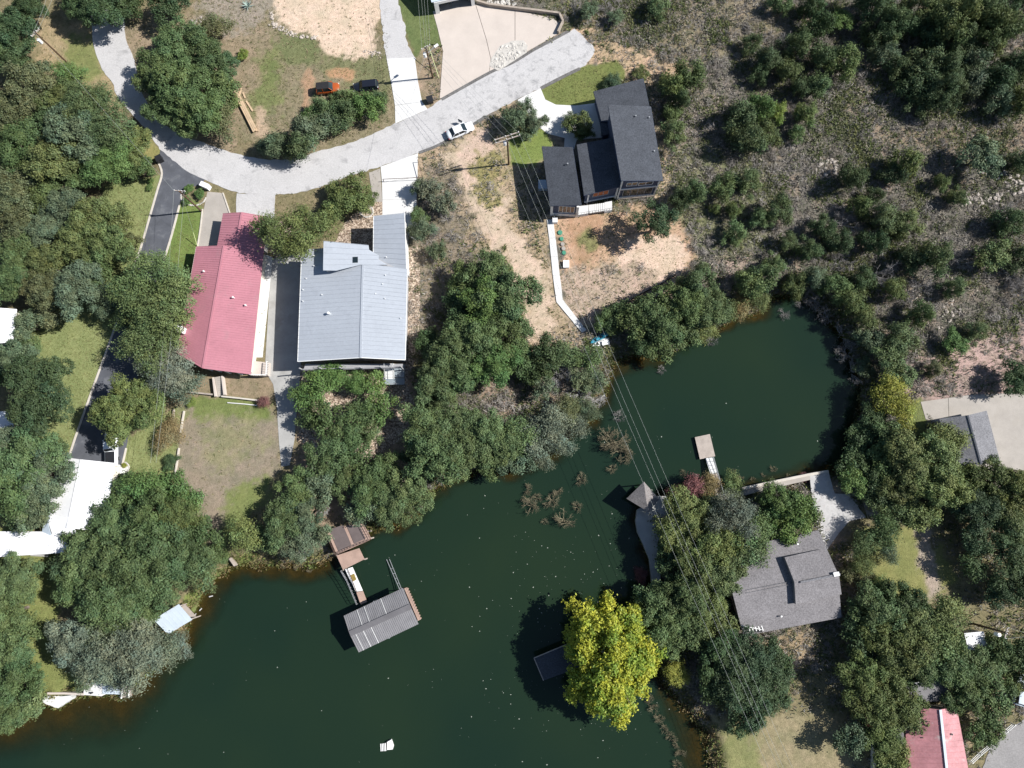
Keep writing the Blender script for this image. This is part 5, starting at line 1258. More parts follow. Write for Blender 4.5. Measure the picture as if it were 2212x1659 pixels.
stones('rock_pile', along([(1690, 560), (1665, 540), (1720, 570)], 18, 10, .4, 1.0), 'field_stone', 'scattered rocks on the slope above the north end of the lake')
stones('rock_pile', along([(2020, 118), (2070, 128), (2130, 130)], 12, 6, .6, 1.3), 'limestone', 'few pale boulders between the dark cedars at the top')
isl = [(1057, 142), (1062, 125), (1080, 99), (1106, 88), (1131, 87), (1140, 99), (1138, 113), (1077, 153)]
sheet('stone_bed', isl, 'limestone', 0.07)
pts_ = []
while len(pts_) < 120:
    x, y = rg.uniform(1057, 1140), rg.uniform(87, 153)
    if sdist(np.array([x]), np.array([y]), isl)[0] < -3: pts_.append((x, y, rg.uniform(.35, .75)))
stones('stone_island', pts_, 'limestone', 'oval bed of white limestone in the peach forecourt')
stones('stone_terrace', [(rg.uniform(1052, 1112), rg.uniform(-14, 13), rg.uniform(.4, .9)) for _ in range(70)], 'limestone', 'white limestone terrace above the low brown stone wall')
stones('stone_ring', [(820 - 28 + 14 * math.cos(t_) + 0, 457 + 12 * math.sin(t_), .42) for t_ in np.linspace(0, 6.2, 34)], 'limestone', 'ring of pale stones round the oak at the grey house')
stones('stone_ring', [(418 + 27 * math.cos(t_), 424 + 20 * math.sin(t_), .4) for t_ in np.linspace(0.2, 3.6, 26)], 'limestone', 'half ring of white stones round the clipped bushes')
stones('stone_ring', [(268 + 11 * math.cos(t_), 1010 + 11 * math.sin(t_), .4) for t_ in np.linspace(-1.6, 1.6, 14)], 'limestone', 'half ring of pale stones at the patio slab')
stones('shore_stones', along([(1322, 790), (1345, 772), (1400, 768)], 20, 4, .3, .8), 'field_stone', 'brown stones at the north shore below the plastic boats')
stones('shore_stones', along([(1520, 1590), (1528, 1625), (1534, 1655)], 26, 3, .3, .7), 'field_stone', 'pale stones lining the brown shallows at the bottom')
stones('shore_stones', along([(806, 1152), (822, 1143), (840, 1138)], 14, 3, .4, .9), 'limestone', 'pale stones at the water east of the timber deck')

# ================================================================ TREES
def quads_mesh(name, V, tone, m):
    """V: (n,4,3) leaf corners, tone (n,3)"""
    n = len(V); me = bpy.data.meshes.new(name)
    me.vertices.add(n * 4); me.vertices.foreach_set('co', V.reshape(-1).astype(np.float32))
    me.loops.add(n * 4); me.polygons.add(n)
    me.loops.foreach_set('vertex_index', np.arange(n * 4, dtype=np.int32))
    me.polygons.foreach_set('loop_start', np.arange(0, n * 4, 4, dtype=np.int32)); me.polygons.foreach_set('loop_total', np.full(n, 4, np.int32))
    me.update(calc_edges=True)
    a = me.attributes.new('tone', 'FLOAT_COLOR', 'FACE')
    a.data.foreach_set('color', np.concatenate([tone, np.ones((n, 1))], 1).astype(np.float32).ravel())
    me.materials.append(MATS[m]); return me

def leaf_quads(c, nrm, L, Wd, rng):
    n = len(c); r = rng.normal(size=(n, 3)); nrm = nrm / (np.linalg.norm(nrm, axis=1, keepdims=True) + 1e-9)
    u = np.cross(nrm, r); u /= np.linalg.norm(u, axis=1, keepdims=True) + 1e-9; v_ = np.cross(nrm, u)
    L = L[:, None]; Wd = Wd[:, None]
    return np.stack([c + u * L, c + v_ * Wd + u * L * .1, c - u * L, c - v_ * Wd + u * L * .1], 1)

def make_crown(seed, R, style='oak', n_leaf=9000, leaf=0.19):
    """leaf clusters spread over many boughs of an uneven dome; crown base at z=0, local metres"""
    rng = np.random.default_rng(seed)
    flat = {'oak': .62, 'cedar': .95, 'elm': .80, 'open': .55}[style]
    nb = {'oak': 21, 'cedar': 17, 'elm': 27, 'open': 16}[style]; nb = int(nb * (R / 4.5) ** 1.1) + 5
    ph = rng.uniform(0, 6.28, 4); am = rng.uniform(.08, .20, 4)
    B = []
    for k in range(nb):
        for _ in range(40):
            a = rng.uniform(0, 6.283); rr = math.sqrt(rng.uniform(0, 1)) * .84
            lim = 1 + sum(am[j] * math.sin((j + 2) * a + ph[j]) for j in range(4))
            x, y = rr * R * lim * math.cos(a), rr * R * lim * math.sin(a)
            rb = R * rng.uniform(.16, .30) * (1.0 if style != 'cedar' else .8)
            if all((x - q[0]) ** 2 + (y - q[1]) ** 2 > (.42 * (rb + q[3])) ** 2 for q in B): break
        h_ = math.sqrt(max(0.05, 1 - rr * rr)) if style != 'cedar' else (1 - rr) * 1.1 + .12
        z = R * flat * h_ * rng.uniform(.58, 1.14) + R * .10
        B.append((x, y, z, rb))
    B = np.array(B)
    # sprigs on the boughs
    per = 15; ns = max(60, n_leaf // per); wts = B[:, 3] ** 2; bi = rng.choice(len(B), ns, p=wts / wts.sum())
    d = rng.normal(size=(ns, 3)); d[:, 2] = np.abs(d[:, 2]) * rng.choice([1, 1, 1, -.7], ns); d /= np.linalg.norm(d, axis=1, keepdims=True)
    rad = B[bi, 3] * (rng.uniform(.45, 1.0, ns) ** .40)
    sc = B[bi, :3] + d * rad[:, None] * np.array([1, 1, .78 if style != 'cedar' else 1.25])
    if style == 'elm': sc += d * (rng.uniform(0, 1, ns) ** 4)[:, None] * .7
    bt = rng.normal(1, .09, len(B))[bi]; st_ = rng.normal(1, .12, ns) * bt
    hue = rng.normal(0, .045, ns) + rng.normal(0, .05, len(B))[bi]
    si = np.repeat(np.arange(ns), per); n = len(si)
    spread = {'oak': .23, 'cedar': .21, 'elm': .26, 'open': .24}[style]
    off = rng.normal(size=(n, 3)) * spread * np.array([1, 1, .6])
    if style in ('cedar', 'elm'): off += d[si] * rng.uniform(-.2, .5, (n, 1))
    c = sc[si] + off
    nrm = d[si] * .85 + np.array([0, 0, .30]) + rng.normal(size=(n, 3)) * .45
    asp = {'oak': .62, 'cedar': .34, 'elm': .45, 'open': .6}[style]
    L = leaf * rng.uniform(.7, 1.35, n) * (1.25 if style == 'cedar' else 1); V = leaf_quads(c, nrm, L, L * asp, rng)
    tone = np.clip(st_[si] * rng.normal(1, .10, n), .45, 1.8)
    T3 = np.stack([tone * (1 + hue[si]), tone, tone * (1 - hue[si] * .8)], 1)
    return quads_mesh('crown', V, np.clip(T3, .2, 2.2), 'leaves'), B

def make_trunk(seed, R, B, H0, lean=0.0):
    """trunk and limbs; trunk foot at z=0, crown base at H0"""
    rg = random.Random(seed); mb = MB(); r0 = R * .055 + .06; top = Vector((rg.uniform(-.3, .3), rg.uniform(-.3, .3), H0))
    mb.tube([(0, 0, -.3), (rg.uniform(-.1, .1), rg.uniform(-.1, .1), H0 * .5), top], [r0 * 1.3, r0, r0 * .85], 7)
    for q in sorted(B.tolist(), key=lambda q: -q[3])[:12]:
        e = Vector((q[0], q[1], q[2] + H0)); m_ = top.lerp(e, .5) + Vector((rg.uniform(-.3, .3), rg.uniform(-.3, .3), -.2 * R * .3))
        mb.tube([top, m_, e], [r0 * .6, r0 * .38, .03], 5, False)
    me = bpy.data.meshes.new('trunk'); me.from_pydata(mb.v, [], mb.f); me.update(); me.materials.append(MATS['bark']); return me

KIT = {}
def kit(style, size, n):
    spec = {'S': (2.4, 5200, .115, 1.2), 'M': (4.4, 15000, .135, 2.6), 'L': (6.4, 30000, .145, 3.6)}[size]
    out = []
    for i in range(n):
        R, nl, lf, H0 = spec; sd_ = hash((style, size)) % 1000 if False else sum(map(ord, style + size)) * 7 + i * 131
        if style == 'open': nl = int(nl * .55)
        if style == 'cedar': H0 *= .35
        cr, B = make_crown(sd_, R, style, nl, lf); out.append((cr, make_trunk(sd_, R, B, H0), R, H0))
    KIT[(style, size)] = out
for st_, sz, n in (('oak', 'S', 3), ('oak', 'M', 4), ('oak', 'L', 4), ('elm', 'S', 2), ('elm', 'M', 3), ('elm', 'L', 2), ('cedar', 'S', 4), ('cedar', 'M', 4), ('open', 'S', 2), ('open', 'M', 2), ('open', 'L', 2)): kit(st_, sz, n)

LC = {'oak': (.096, .128, .047), 'dark': (.066, .095, .037), 'olive': (.116, .134, .044), 'brown': (.116, .120, .052), 'grey': (.114, .140, .074), 'bright': (.112, .166, .048),
      'lime': (.19, .225, .05), 'yellow': (.27, .255, .05), 'orange': (.215, .165, .07), 'red': (.20, .085, .075), 'pale': (.148, .164, .105), 'cedar': (.080, .104, .042),
      'deep': (.060, .086, .040), 'elm': (.114, .146, .056), 'autumn': (.150, .172, .058)}
GSD = HCAM / FOC
ORDN = ['first', 'second', 'third', 'fourth', 'fifth', 'sixth', 'seventh', 'eighth', 'ninth', 'tenth', 'eleventh', 'twelfth', 'thirteenth', 'fourteenth', 'fifteenth', 'sixteenth', 'seventeenth', 'eighteenth', 'nineteenth', 'twentieth']
CNAME = {'oak': 'green', 'dark': 'dark green', 'olive': 'olive green', 'brown': 'brownish green', 'grey': 'grey-green', 'bright': 'bright green', 'lime': 'yellow-green', 'yellow': 'golden yellow',
         'orange': 'orange-brown', 'red': 'reddish', 'pale': 'pale grey-green', 'cedar': 'deep green', 'deep': 'blackish green', 'elm': 'soft green', 'autumn': 'yellowing green'}
WNAME = {'oak': 'oak', 'elm': 'tree', 'cedar': 'cedar', 'open': 'thin-crowned tree'}
trg = random.Random(11)
def tree(x, y, r, col, style, label, group, nm=None, hs=1.0):
    Rm = r * GSD * (1.0 if style == 'cedar' else 0.92)
    sz = 'S' if Rm < 3.2 else ('M' if Rm < 5.3 else 'L')
    if (style, sz) not in KIT: sz = 'M' if (style, 'M') in KIT else 'S'
    cr, tk, R0, H0 = trg.choice(KIT[(style, sz)]); s = Rm / R0 * trg.uniform(.96, 1.05)
    sz_ = s * trg.uniform(.85, 1.12) * hs * (1.4 if style == 'cedar' else 1.08)
    zc = (H0 + R0 * .45) * sz_
    p = P(x, y, zc)
    e = bpy.data.objects.new(nm or {'oak': 'oak_tree', 'elm': 'elm_tree', 'cedar': 'cedar_tree', 'open': 'thin_tree'}[style], None); COL.objects.link(e); e.empty_display_size = .5
    e.location = (p[0], p[1], gz(p[0], p[1])); e.scale = (s, s, sz_); e.rotation_euler = (0, 0, trg.uniform(0, 6.283))
    tag(e, label, 'tree' if (nm or '').find('shrub') < 0 else 'shrub', group)
    oc = bpy.data.objects.new('crown', cr); COL.objects.link(oc); oc.parent = e; oc.location = (0, 0, H0)
    b_ = LC[col]; j = 1.10 * trg.uniform(.84, 1.14); oc.color = (b_[0] * j * trg.uniform(.86, .97), b_[1] * j, b_[2] * j * trg.uniform(1.0, 1.16), 1)
    ot = bpy.data.objects.new('trunk', tk); COL.objects.link(ot); ot.parent = e
    return e

def grove(where, items, group=None):
    """items (x, y, radius, colour, style); labels count from the left within the grove"""
    its = sorted(items, key=lambda i: i[0]); n = len(its)
    for k, it in enumerate(its):
        x, y, r, col, style = it[:5]
        o = '' if n == 1 else f', {ORDN[k]} from left'
        tree(x, y, r, col, style, f'{CNAME[col]} {WNAME[style]} {where}{o}', group or f'trees {where}')

grove('at the top left corner', [(22, 60, 58, 'dark', 'oak'), (30, 122, 52, 'dark', 'oak'), (62, 8, 50, 'dark', 'oak'), (-10, 100, 50, 'oak', 'oak')])
grove('over the road at the top edge', [(210, 14, 62, 'dark', 'oak'), (165, 4, 48, 'dark', 'oak'), (270, 20, 46, 'dark', 'oak'), (360, 12, 44, 'dark', 'oak')])
grove('inside the road bend', [(372, 96, 61, 'oak', 'oak'), (430, 112, 66, 'oak', 'oak'), (335, 150, 57, 'oak', 'oak'), (398, 186, 77, 'oak', 'oak'), (470, 140, 48, 'oak', 'oak'),
      (350, 225, 52, 'oak', 'oak'), (438, 240, 61, 'oak', 'oak'), (478, 262, 41, 'brown', 'elm'), (480, 205, 46, 'oak', 'oak'), (395, 250, 50, 'oak', 'oak'), (465, 62, 37, 'brown', 'elm')])
tree(525, 117, 14, 'lime', 'oak', 'small lime green bush on the slope inside the road bend', 'bushes', 'round_shrub')
grove('in the big west grove, upper part', [(58, 190, 66, 'brown', 'oak'), (20, 245, 66, 'brown', 'oak'), (122, 215, 62, 'olive', 'oak'), (185, 235, 62, 'elm', 'elm'), (85, 275, 64, 'oak', 'oak'),
      (160, 290, 70, 'grey', 'oak'), (235, 280, 58, 'elm', 'elm'), (278, 315, 50, 'olive', 'oak'), (35, 320, 62, 'oak', 'oak'), (110, 345, 66, 'olive', 'oak'), (185, 350, 62, 'oak', 'oak'),
      (245, 355, 56, 'bright', 'elm'), (300, 365, 36, 'oak', 'oak'), (150, 160, 34, 'bright', 'elm'), (215, 215, 34, 'elm', 'elm')])
grove('in the big west grove, middle part', [(30, 400, 60, 'brown', 'oak'), (90, 420, 56, 'olive', 'oak'), (20, 470, 58, 'brown', 'oak'), (140, 450, 58, 'grey', 'oak'), (90, 495, 54, 'grey', 'oak'),
      (195, 470, 58, 'olive', 'oak'), (250, 480, 44, 'olive', 'oak'), (235, 525, 58, 'olive', 'oak'), (165, 530, 56, 'olive', 'oak'), (40, 545, 56, 'oak', 'oak'), (100, 570, 52, 'olive', 'oak'),
      (205, 575, 46, 'oak', 'oak'), (278, 530, 30, 'brown', 'oak')])
grove('in the big west grove, lower part', [(30, 605, 52, 'oak', 'oak'), (165, 620, 62, 'grey', 'oak'), (215, 640, 48, 'grey', 'oak'), (92, 625, 54, 'brown', 'oak'), (112, 672, 42, 'brown', 'oak'),
      (60, 705, 40, 'grey', 'oak'), (200, 598, 44, 'oak', 'oak')])
grove('above the white cottage roof in the west', [(28, 770, 52, 'grey', 'oak'), (55, 745, 34, 'oak', 'oak'), (5, 800, 40, 'oak', 'oak')])
grove('between asphalt driveway and red roof', [(330, 605, 70, 'elm', 'elm'), (350, 670, 72, 'elm', 'elm'), (296, 680, 48, 'oak', 'elm'), (325, 738, 64, 'elm', 'elm'), (375, 625, 34, 'elm', 'elm')])
grove('at the corner of the red roof by the garden', [(362, 800, 58, 'pale', 'elm'), (392, 838, 40, 'pale', 'elm'), (330, 790, 34, 'grey', 'open')])
tree(82, 846, 84, 'dark', 'oak', 'big round dark green oak on the west lawn', 'round oaks on the west lawn')
tree(275, 882, 78, 'olive', 'oak', 'big round olive green oak over the asphalt driveway', 'round oaks on the west lawn')
tree(368, 938, 36, 'orange', 'elm', 'round orange-brown shrub beside the back lawn', 'garden shrubs', 'round_shrub', .6)
tree(370, 1000, 20, 'dark', 'oak', 'dark green bush below the orange-brown shrub', 'garden shrubs', 'garden_shrub', .6)
tree(261, 1040, 17, 'dark', 'oak', 'dark clipped bush beside the patio slab', 'garden shrubs', 'garden_shrub', .7)
tree(269, 1005, 6.5, 'yellow', 'oak', 'small golden bush at the patio slab', 'garden shrubs', 'garden_shrub', .8)
tree(571, 868, 16, 'red', 'elm', 'small red and brown shrub at the end of the retaining wall', 'garden shrubs', 'garden_shrub', .7)
tree(413, 870, 13, 'lime', 'elm', 'yellow-green bush at the top of the brown back lawn', 'garden shrubs', 'garden_shrub', .5)
grove('above the white roof house in the west', [(55, 985, 74, 'oak', 'oak'), (95, 1020, 64, 'grey', 'oak'), (30, 1060, 74, 'oak', 'oak'), (85, 1080, 62, 'grey', 'oak'), (15, 965, 50, 'grey', 'oak'), (50, 1110, 42, 'oak', 'oak'), (110, 975, 34, 'oak', 'oak')])
grove('in the great oak mass, upper part', [(222, 1112, 44, 'dark', 'oak'), (272, 1080, 46, 'oak', 'oak'), (322, 1050, 46, 'bright', 'elm'), (402, 1068, 44, 'bright', 'oak'), (188, 1158, 46, 'dark', 'oak'), (252, 1150, 62, 'oak', 'oak'),
      (325, 1125, 62, 'oak', 'oak'), (385, 1120, 48, 'olive', 'elm'), (425, 1160, 44, 'oak', 'oak')])
grove('in the great oak mass, middle part', [(195, 1210, 66, 'oak', 'oak'), (265, 1212, 72, 'oak', 'oak'), (345, 1205, 66, 'oak', 'oak'), (410, 1205, 52, 'oak', 'oak'), (165, 1262, 54, 'oak', 'oak'), (225, 1285, 70, 'oak', 'oak'), (298, 1280, 64, 'oak', 'oak'),
      (368, 1246, 50, 'oak', 'oak'), (430, 1228, 44, 'elm', 'elm'), (300, 1180, 26, 'lime', 'elm'), (150, 1225, 40, 'dark', 'cedar'), (470, 1195, 26, 'oak', 'oak')])
grove('on the shore below the great oak mass', [(160, 1388, 56, 'pale', 'oak'), (225, 1380, 62, 'grey', 'oak'), (225, 1425, 54, 'pale', 'elm'), (295, 1410, 62, 'pale', 'elm'), (345, 1404, 44, 'pale', 'elm'), (275, 1345, 54, 'oak', 'oak'), (378, 1396, 28, 'pale', 'elm'), (325, 1322, 34, 'oak', 'oak'), (190, 1455, 30, 'grey', 'oak'), (260, 1455, 36, 'pale', 'elm')])
grove('down the west edge by the lower lawn', [(30, 1255, 54, 'oak', 'oak'), (22, 1320, 56, 'oak', 'oak'), (40, 1375, 46, 'oak', 'oak'), (15, 1420, 50, 'oak', 'oak'), (35, 1475, 54, 'oak', 'oak'), (50, 1520, 44, 'elm', 'oak'), (5, 1545, 50, 'oak', 'oak'), (5, 1230, 40, 'oak', 'oak')])
tree(532, 1155, 40, 'autumn', 'elm', 'yellowing bushy tree at the corner of the brown back lawn', 'shore trees')
grove('along the lane to the timber deck', [(640, 1060, 52, 'oak', 'open'), (612, 1120, 52, 'oak', 'oak'), (662, 1115, 50, 'grey', 'oak'), (640, 1170, 50, 'grey', 'open'), (595, 1160, 36, 'oak', 'oak'), (690, 1160, 30, 'grey', 'open')])
grove('below the grey roof by the pebbles', [(690, 828, 44, 'bright', 'open'), (722, 812, 34, 'bright', 'elm'), (660, 862, 40, 'bright', 'open'), (800, 838, 40, 'bright', 'open'), (770, 828, 26, 'bright', 'elm'), (830, 878, 42, 'bright', 'open'), (785, 895, 44, 'oak', 'open'),
      (705, 900, 46, 'oak', 'open'), (745, 935, 50, 'oak', 'open'), (800, 940, 36, 'oak', 'open'), (660, 905, 30, 'oak', 'open')])
grove('on the bank west of the timber deck mats', [(705, 985, 54, 'oak', 'open'), (760, 985, 46, 'oak', 'open'), (690, 1040, 46, 'grey', 'oak'), (745, 1040, 48, 'oak', 'open'), (800, 1050, 56, 'oak', 'oak'), (790, 1105, 46, 'grey', 'oak'), (850, 1095, 52, 'oak', 'oak'), (885, 1058, 52, 'elm', 'oak'), (830, 1010, 40, 'oak', 'oak')])
grove('on the bank along the middle of the lake', [(925, 925, 62, 'oak', 'oak'), (980, 925, 60, 'oak', 'oak'), (940, 985, 60, 'oak', 'oak'), (1005, 980, 54, 'elm', 'oak'), (1045, 930, 52, 'elm', 'oak'), (1085, 965, 50, 'elm', 'oak'), (1060, 1000, 34, 'elm', 'oak'), (1120, 940, 44, 'elm', 'elm'), (1110, 990, 40, 'grey', 'oak'), (900, 985, 38, 'dark', 'oak')])
grove('in pale scrub at the narrows', [(1150, 945, 42, 'pale', 'elm'), (1190, 915, 42, 'pale', 'elm'), (1205, 958, 32, 'pale', 'elm'), (1245, 915, 32, 'pale', 'elm'), (1165, 985, 30, 'pale', 'elm'), (1225, 885, 32, 'brown', 'elm'), (1270, 885, 26, 'grey', 'elm')])
grove('in the tall clump east of the grey roof', [(1062, 592, 60, 'oak', 'oak'), (1098, 640, 66, 'oak', 'oak'), (1045, 660, 62, 'bright', 'oak'), (1010, 610, 44, 'olive', 'oak'), (985, 665, 44, 'dark', 'oak'), (1095, 710, 62, 'oak', 'oak'), (1030, 730, 62, 'oak', 'oak'), (970, 760, 56, 'oak', 'oak'), (940, 820, 54, 'elm', 'oak'), (1000, 810, 56, 'oak', 'oak'),
      (1070, 785, 56, 'bright', 'oak'), (925, 740, 34, 'dark', 'oak'), (1120, 765, 40, 'oak', 'oak'), (955, 860, 36, 'elm', 'oak')])
tree(640, 508, 70, 'olive', 'elm', 'round olive tree between red and grey roofs', 'trees at the grey roof')
grove('beside the lower white driveway', [(742, 445, 44, 'olive', 'oak'), (722, 418, 34, 'olive', 'oak'), (772, 400, 44, 'olive', 'open'), (712, 455, 26, 'olive', 'oak'), (790, 435, 26, 'olive', 'oak')], 'trees at the grey roof')
grove('beside the garage wing of the grey roof', [(910, 500, 32, 'grey', 'cedar'), (905, 470, 24, 'elm', 'cedar'), (925, 405, 36, 'pale', 'open'), (955, 440, 34, 'pale', 'open'), (940, 540, 28, 'grey', 'open'), (905, 405, 20, 'grey', 'cedar')])
grove('in the cedar row by the parked cars', [(600, 318, 34, 'grey', 'cedar'), (648, 322, 38, 'cedar', 'cedar'), (665, 285, 40, 'grey', 'cedar'), (705, 262, 38, 'grey', 'open'), (696, 238, 28, 'elm', 'cedar'), (745, 248, 38, 'elm', 'cedar'), (792, 230, 34, 'bright', 'cedar'), (820, 222, 26, 'elm', 'cedar'), (757, 218, 26, 'olive', 'cedar'), (738, 208, 17, 'elm', 'cedar'), (722, 218, 15, 'elm', 'cedar'), (672, 254, 24, 'bright', 'cedar'), (575, 320, 24, 'grey', 'cedar')])
grove('round the double crossarm pole', [(1128, 238, 34, 'grey', 'open'), (1112, 268, 32, 'grey', 'cedar'), (1150, 268, 24, 'grey', 'cedar'), (1176, 262, 16, 'dark', 'open'), (1138, 295, 20, 'grey', 'open')])
grove('in front of the blue house garage', [(1252, 268, 30, 'olive', 'oak'), (1228, 258, 22, 'grey', 'open'), (1262, 290, 22, 'olive', 'oak')])
tree(1322, 178, 24, 'deep', 'cedar', 'dark cedar behind the blue house roof', 'trees at the blue house', hs=.5)
tree(1382, 158, 22, 'olive', 'open', 'thin olive sapling behind the blue house roof', 'trees at the blue house', hs=.6)
tree(1415, 478, 52, 'deep', 'open', 'dark open oak below the blue house casting a long shadow', 'trees at the blue house', hs=1.3)
grove('east of the blue house', [(1448, 190, 36, 'olive', 'cedar'), (1490, 165, 38, 'olive', 'cedar'), (1455, 285, 30, 'elm', 'cedar'), (1450, 250, 22, 'olive', 'cedar'), (1470, 220, 26, 'cedar', 'cedar'), (1470, 430, 26, 'cedar', 'cedar'), (1500, 420, 30, 'elm', 'cedar')])
grove('on the hillside, first band from the west', [(1600, 255, 38, 'cedar', 'cedar'), (1640, 240, 36, 'bright', 'cedar'), (1610, 305, 40, 'cedar', 'cedar'), (1650, 290, 33, 'olive', 'cedar'), (1560, 400, 29, 'elm', 'cedar'), (1615, 390, 31, 'elm', 'cedar'), (1660, 130, 31, 'cedar', 'cedar'), (1625, 95, 23, 'elm', 'cedar'), (1640, 160, 25, 'cedar', 'cedar'),
      (1590, 505, 27, 'elm', 'cedar'), (1640, 470, 25, 'elm', 'cedar'), (1680, 450, 31, 'elm', 'cedar'), (1580, 455, 20, 'olive', 'cedar'), (1545, 453, 14, 'autumn', 'cedar'), (1420, 20, 27, 'elm', 'cedar'), (1330, 40, 25, 'grey', 'open'), (1270, 20, 29, 'grey', 'open')])
grove('on the hillside, second band from the west', [(1820, 42, 31, 'bright', 'oak'), (1770, 60, 33, 'dark', 'cedar'), (1722, 105, 34, 'cedar', 'cedar'), (1775, 130, 34, 'cedar', 'cedar'), (1822, 135, 38, 'olive', 'cedar'), (1700, 160, 31, 'olive', 'cedar'), (1765, 188, 31, 'elm', 'cedar'), (1728, 195, 27, 'cedar', 'cedar'),
      (1672, 245, 27, 'lime', 'cedar'), (1735, 250, 31, 'olive', 'cedar'), (1720, 290, 23, 'elm', 'cedar'), (1840, 390, 33, 'cedar', 'cedar'), (1750, 20, 31, 'dark', 'cedar'), (1855, 450, 27, 'olive', 'cedar'), (1780, 492, 29, 'cedar', 'cedar'), (1815, 528, 31, 'dark', 'cedar'), (1690, 10, 27, 'elm', 'cedar'), (1700, 520, 23, 'elm', 'cedar'), (1745, 545, 27, 'cedar', 'cedar'), (1670, 575, 25, 'elm', 'cedar')])
grove('in the dark cedar wood, top right', [(1890, 12, 46, 'cedar', 'cedar'), (1925, 55, 44, 'cedar', 'cedar'), (1890, 85, 34, 'cedar', 'cedar'), (1990, 20, 48, 'olive', 'cedar'), (2050, 45, 60, 'olive', 'cedar'), (2115, 25, 54, 'cedar', 'cedar'), (2140, 70, 54, 'olive', 'cedar'), (2200, 20, 50, 'dark', 'cedar'), (2010, 75, 44, 'dark', 'cedar'), (1905, 120, 34, 'grey', 'cedar'),
      (2085, 85, 44, 'cedar', 'cedar')])
grove('in the dark cedar wood, lower half', [(2000, 140, 42, 'cedar', 'cedar'), (2055, 150, 46, 'cedar', 'cedar'), (2100, 135, 40, 'grey', 'cedar'), (1985, 185, 42, 'dark', 'cedar'), (2040, 200, 46, 'cedar', 'cedar'), (2090, 185, 34, 'grey', 'cedar'), (2150, 170, 40, 'dark', 'cedar'), (2198, 150, 44, 'cedar', 'cedar'), (2155, 215, 34, 'grey', 'cedar'), (2200, 225, 40, 'olive', 'cedar'), (1940, 150, 30, 'cedar', 'cedar'), (2000, 225, 34, 'cedar', 'cedar')])
grove('on the hillside below the dirt track', [(2120, 335, 44, 'grey', 'oak'), (1955, 355, 36, 'olive', 'cedar'), (1935, 380, 29, 'cedar', 'cedar'), (1905, 470, 36, 'elm', 'cedar'), (1955, 488, 34, 'olive', 'cedar'), (2030, 395, 20, 'olive', 'cedar'), (2010, 560, 40, 'cedar', 'cedar'), (1960, 560, 33, 'cedar', 'cedar'), (2145, 550, 40, 'elm', 'oak'), (2200, 350, 27, 'cedar', 'cedar'), (2180, 480, 36, 'dark', 'cedar'), (1890, 530, 31, 'dark', 'cedar'), (2205, 560, 33, 'cedar', 'cedar'), (2065, 430, 23, 'elm', 'cedar'), (1890, 425, 23, 'cedar', 'cedar')])
grove('in the scrub east of the lake head', [(1835, 655, 33, 'olive', 'cedar'), (1862, 690, 29, 'olive', 'cedar'), (1800, 620, 33, 'elm', 'cedar'), (1925, 628, 29, 'olive', 'cedar'), (1860, 600, 29, 'dark', 'cedar'), (1935, 730, 38, 'elm', 'cedar'), (1918, 775, 38, 'elm', 'oak'), (2068, 738, 31, 'bright', 'oak'), (2110, 715, 25, 'elm', 'cedar'), (1945, 812, 33, 'elm', 'oak'), (1870, 790, 29, 'grey', 'open'), (1880, 730, 31, 'grey', 'cedar'), (1990, 680, 27, 'elm', 'cedar'), (1760, 600, 31, 'grey', 'cedar'), (1720, 610, 27, 'olive', 'cedar'), (2200, 815, 36, 'dark', 'oak'), (2015, 800, 20, 'brown', 'cedar'), (2060, 625, 25, 'elm', 'cedar')])
grove('along the north shore of the lake', [(1506, 618, 46, 'elm', 'cedar'), (1475, 655, 56, 'oak', 'oak'), (1425, 690, 58, 'oak', 'oak'), (1375, 690, 44, 'oak', 'oak'), (1530, 668, 50, 'elm', 'oak'), (1560, 672, 36, 'elm', 'oak'), (1425, 740, 46, 'oak', 'oak'), (1475, 715, 44, 'oak', 'oak'), (1345, 680, 36, 'dark', 'oak'), (1390, 735, 34, 'dark', 'oak'), (1305, 690, 26, 'elm', 'cedar'), (1525, 710, 30, 'autumn', 'elm')])
grove('at the head of the lake', [(1622, 620, 36, 'autumn', 'cedar'), (1650, 600, 34, 'elm', 'cedar'), (1605, 660, 28, 'orange', 'elm'), (1640, 650, 26, 'autumn', 'elm')])
grove('in the scrub below the concrete walk', [(1180, 765, 42, 'dark', 'oak'), (1225, 770, 42, 'elm', 'open'), (1275, 775, 38, 'elm', 'open'), (1160, 800, 36, 'dark', 'oak'), (1255, 815, 36, 'grey', 'open'), (1290, 820, 32, 'grey', 'open'), (1180, 840, 34, 'grey', 'open'), (1320, 700, 22, 'cedar', 'cedar')])
grove('on the east shore', [(1918, 850, 42, 'yellow', 'elm'), (1945, 885, 34, 'yellow', 'elm'), (1890, 905, 38, 'dark', 'oak'), (1872, 955, 42, 'dark', 'oak'), (1925, 945, 40, 'oak', 'oak'), (1862, 1000, 40, 'dark', 'oak'), (1845, 1040, 34, 'bright', 'oak'), (1905, 1000, 44, 'oak', 'oak')])
grove('beside the east garage', [(1965, 990, 56, 'autumn', 'oak'), (2030, 1000, 56, 'autumn', 'oak'), (2045, 952, 42, 'autumn', 'elm'), (1960, 1048, 54, 'olive', 'oak'), (2030, 1055, 54, 'autumn', 'oak'), (1905, 1065, 42, 'dark', 'oak'), (1990, 1105, 44, 'autumn', 'oak'), (2090, 1040, 42, 'olive', 'oak'), (1930, 1100, 34, 'oak', 'oak')])
grove('in the shady yard at the east edge', [(2150, 1045, 52, 'olive', 'oak'), (2200, 1060, 54, 'olive', 'oak'), (2120, 1100, 50, 'deep', 'oak'), (2185, 1125, 56, 'olive', 'open'), (2120, 1165, 50, 'deep', 'open'), (2180, 1195, 54, 'dark', 'open'), (2100, 1220, 40, 'dark', 'open'), (2200, 1260, 50, 'dark', 'oak'), (2160, 1280, 40, 'deep', 'open')])
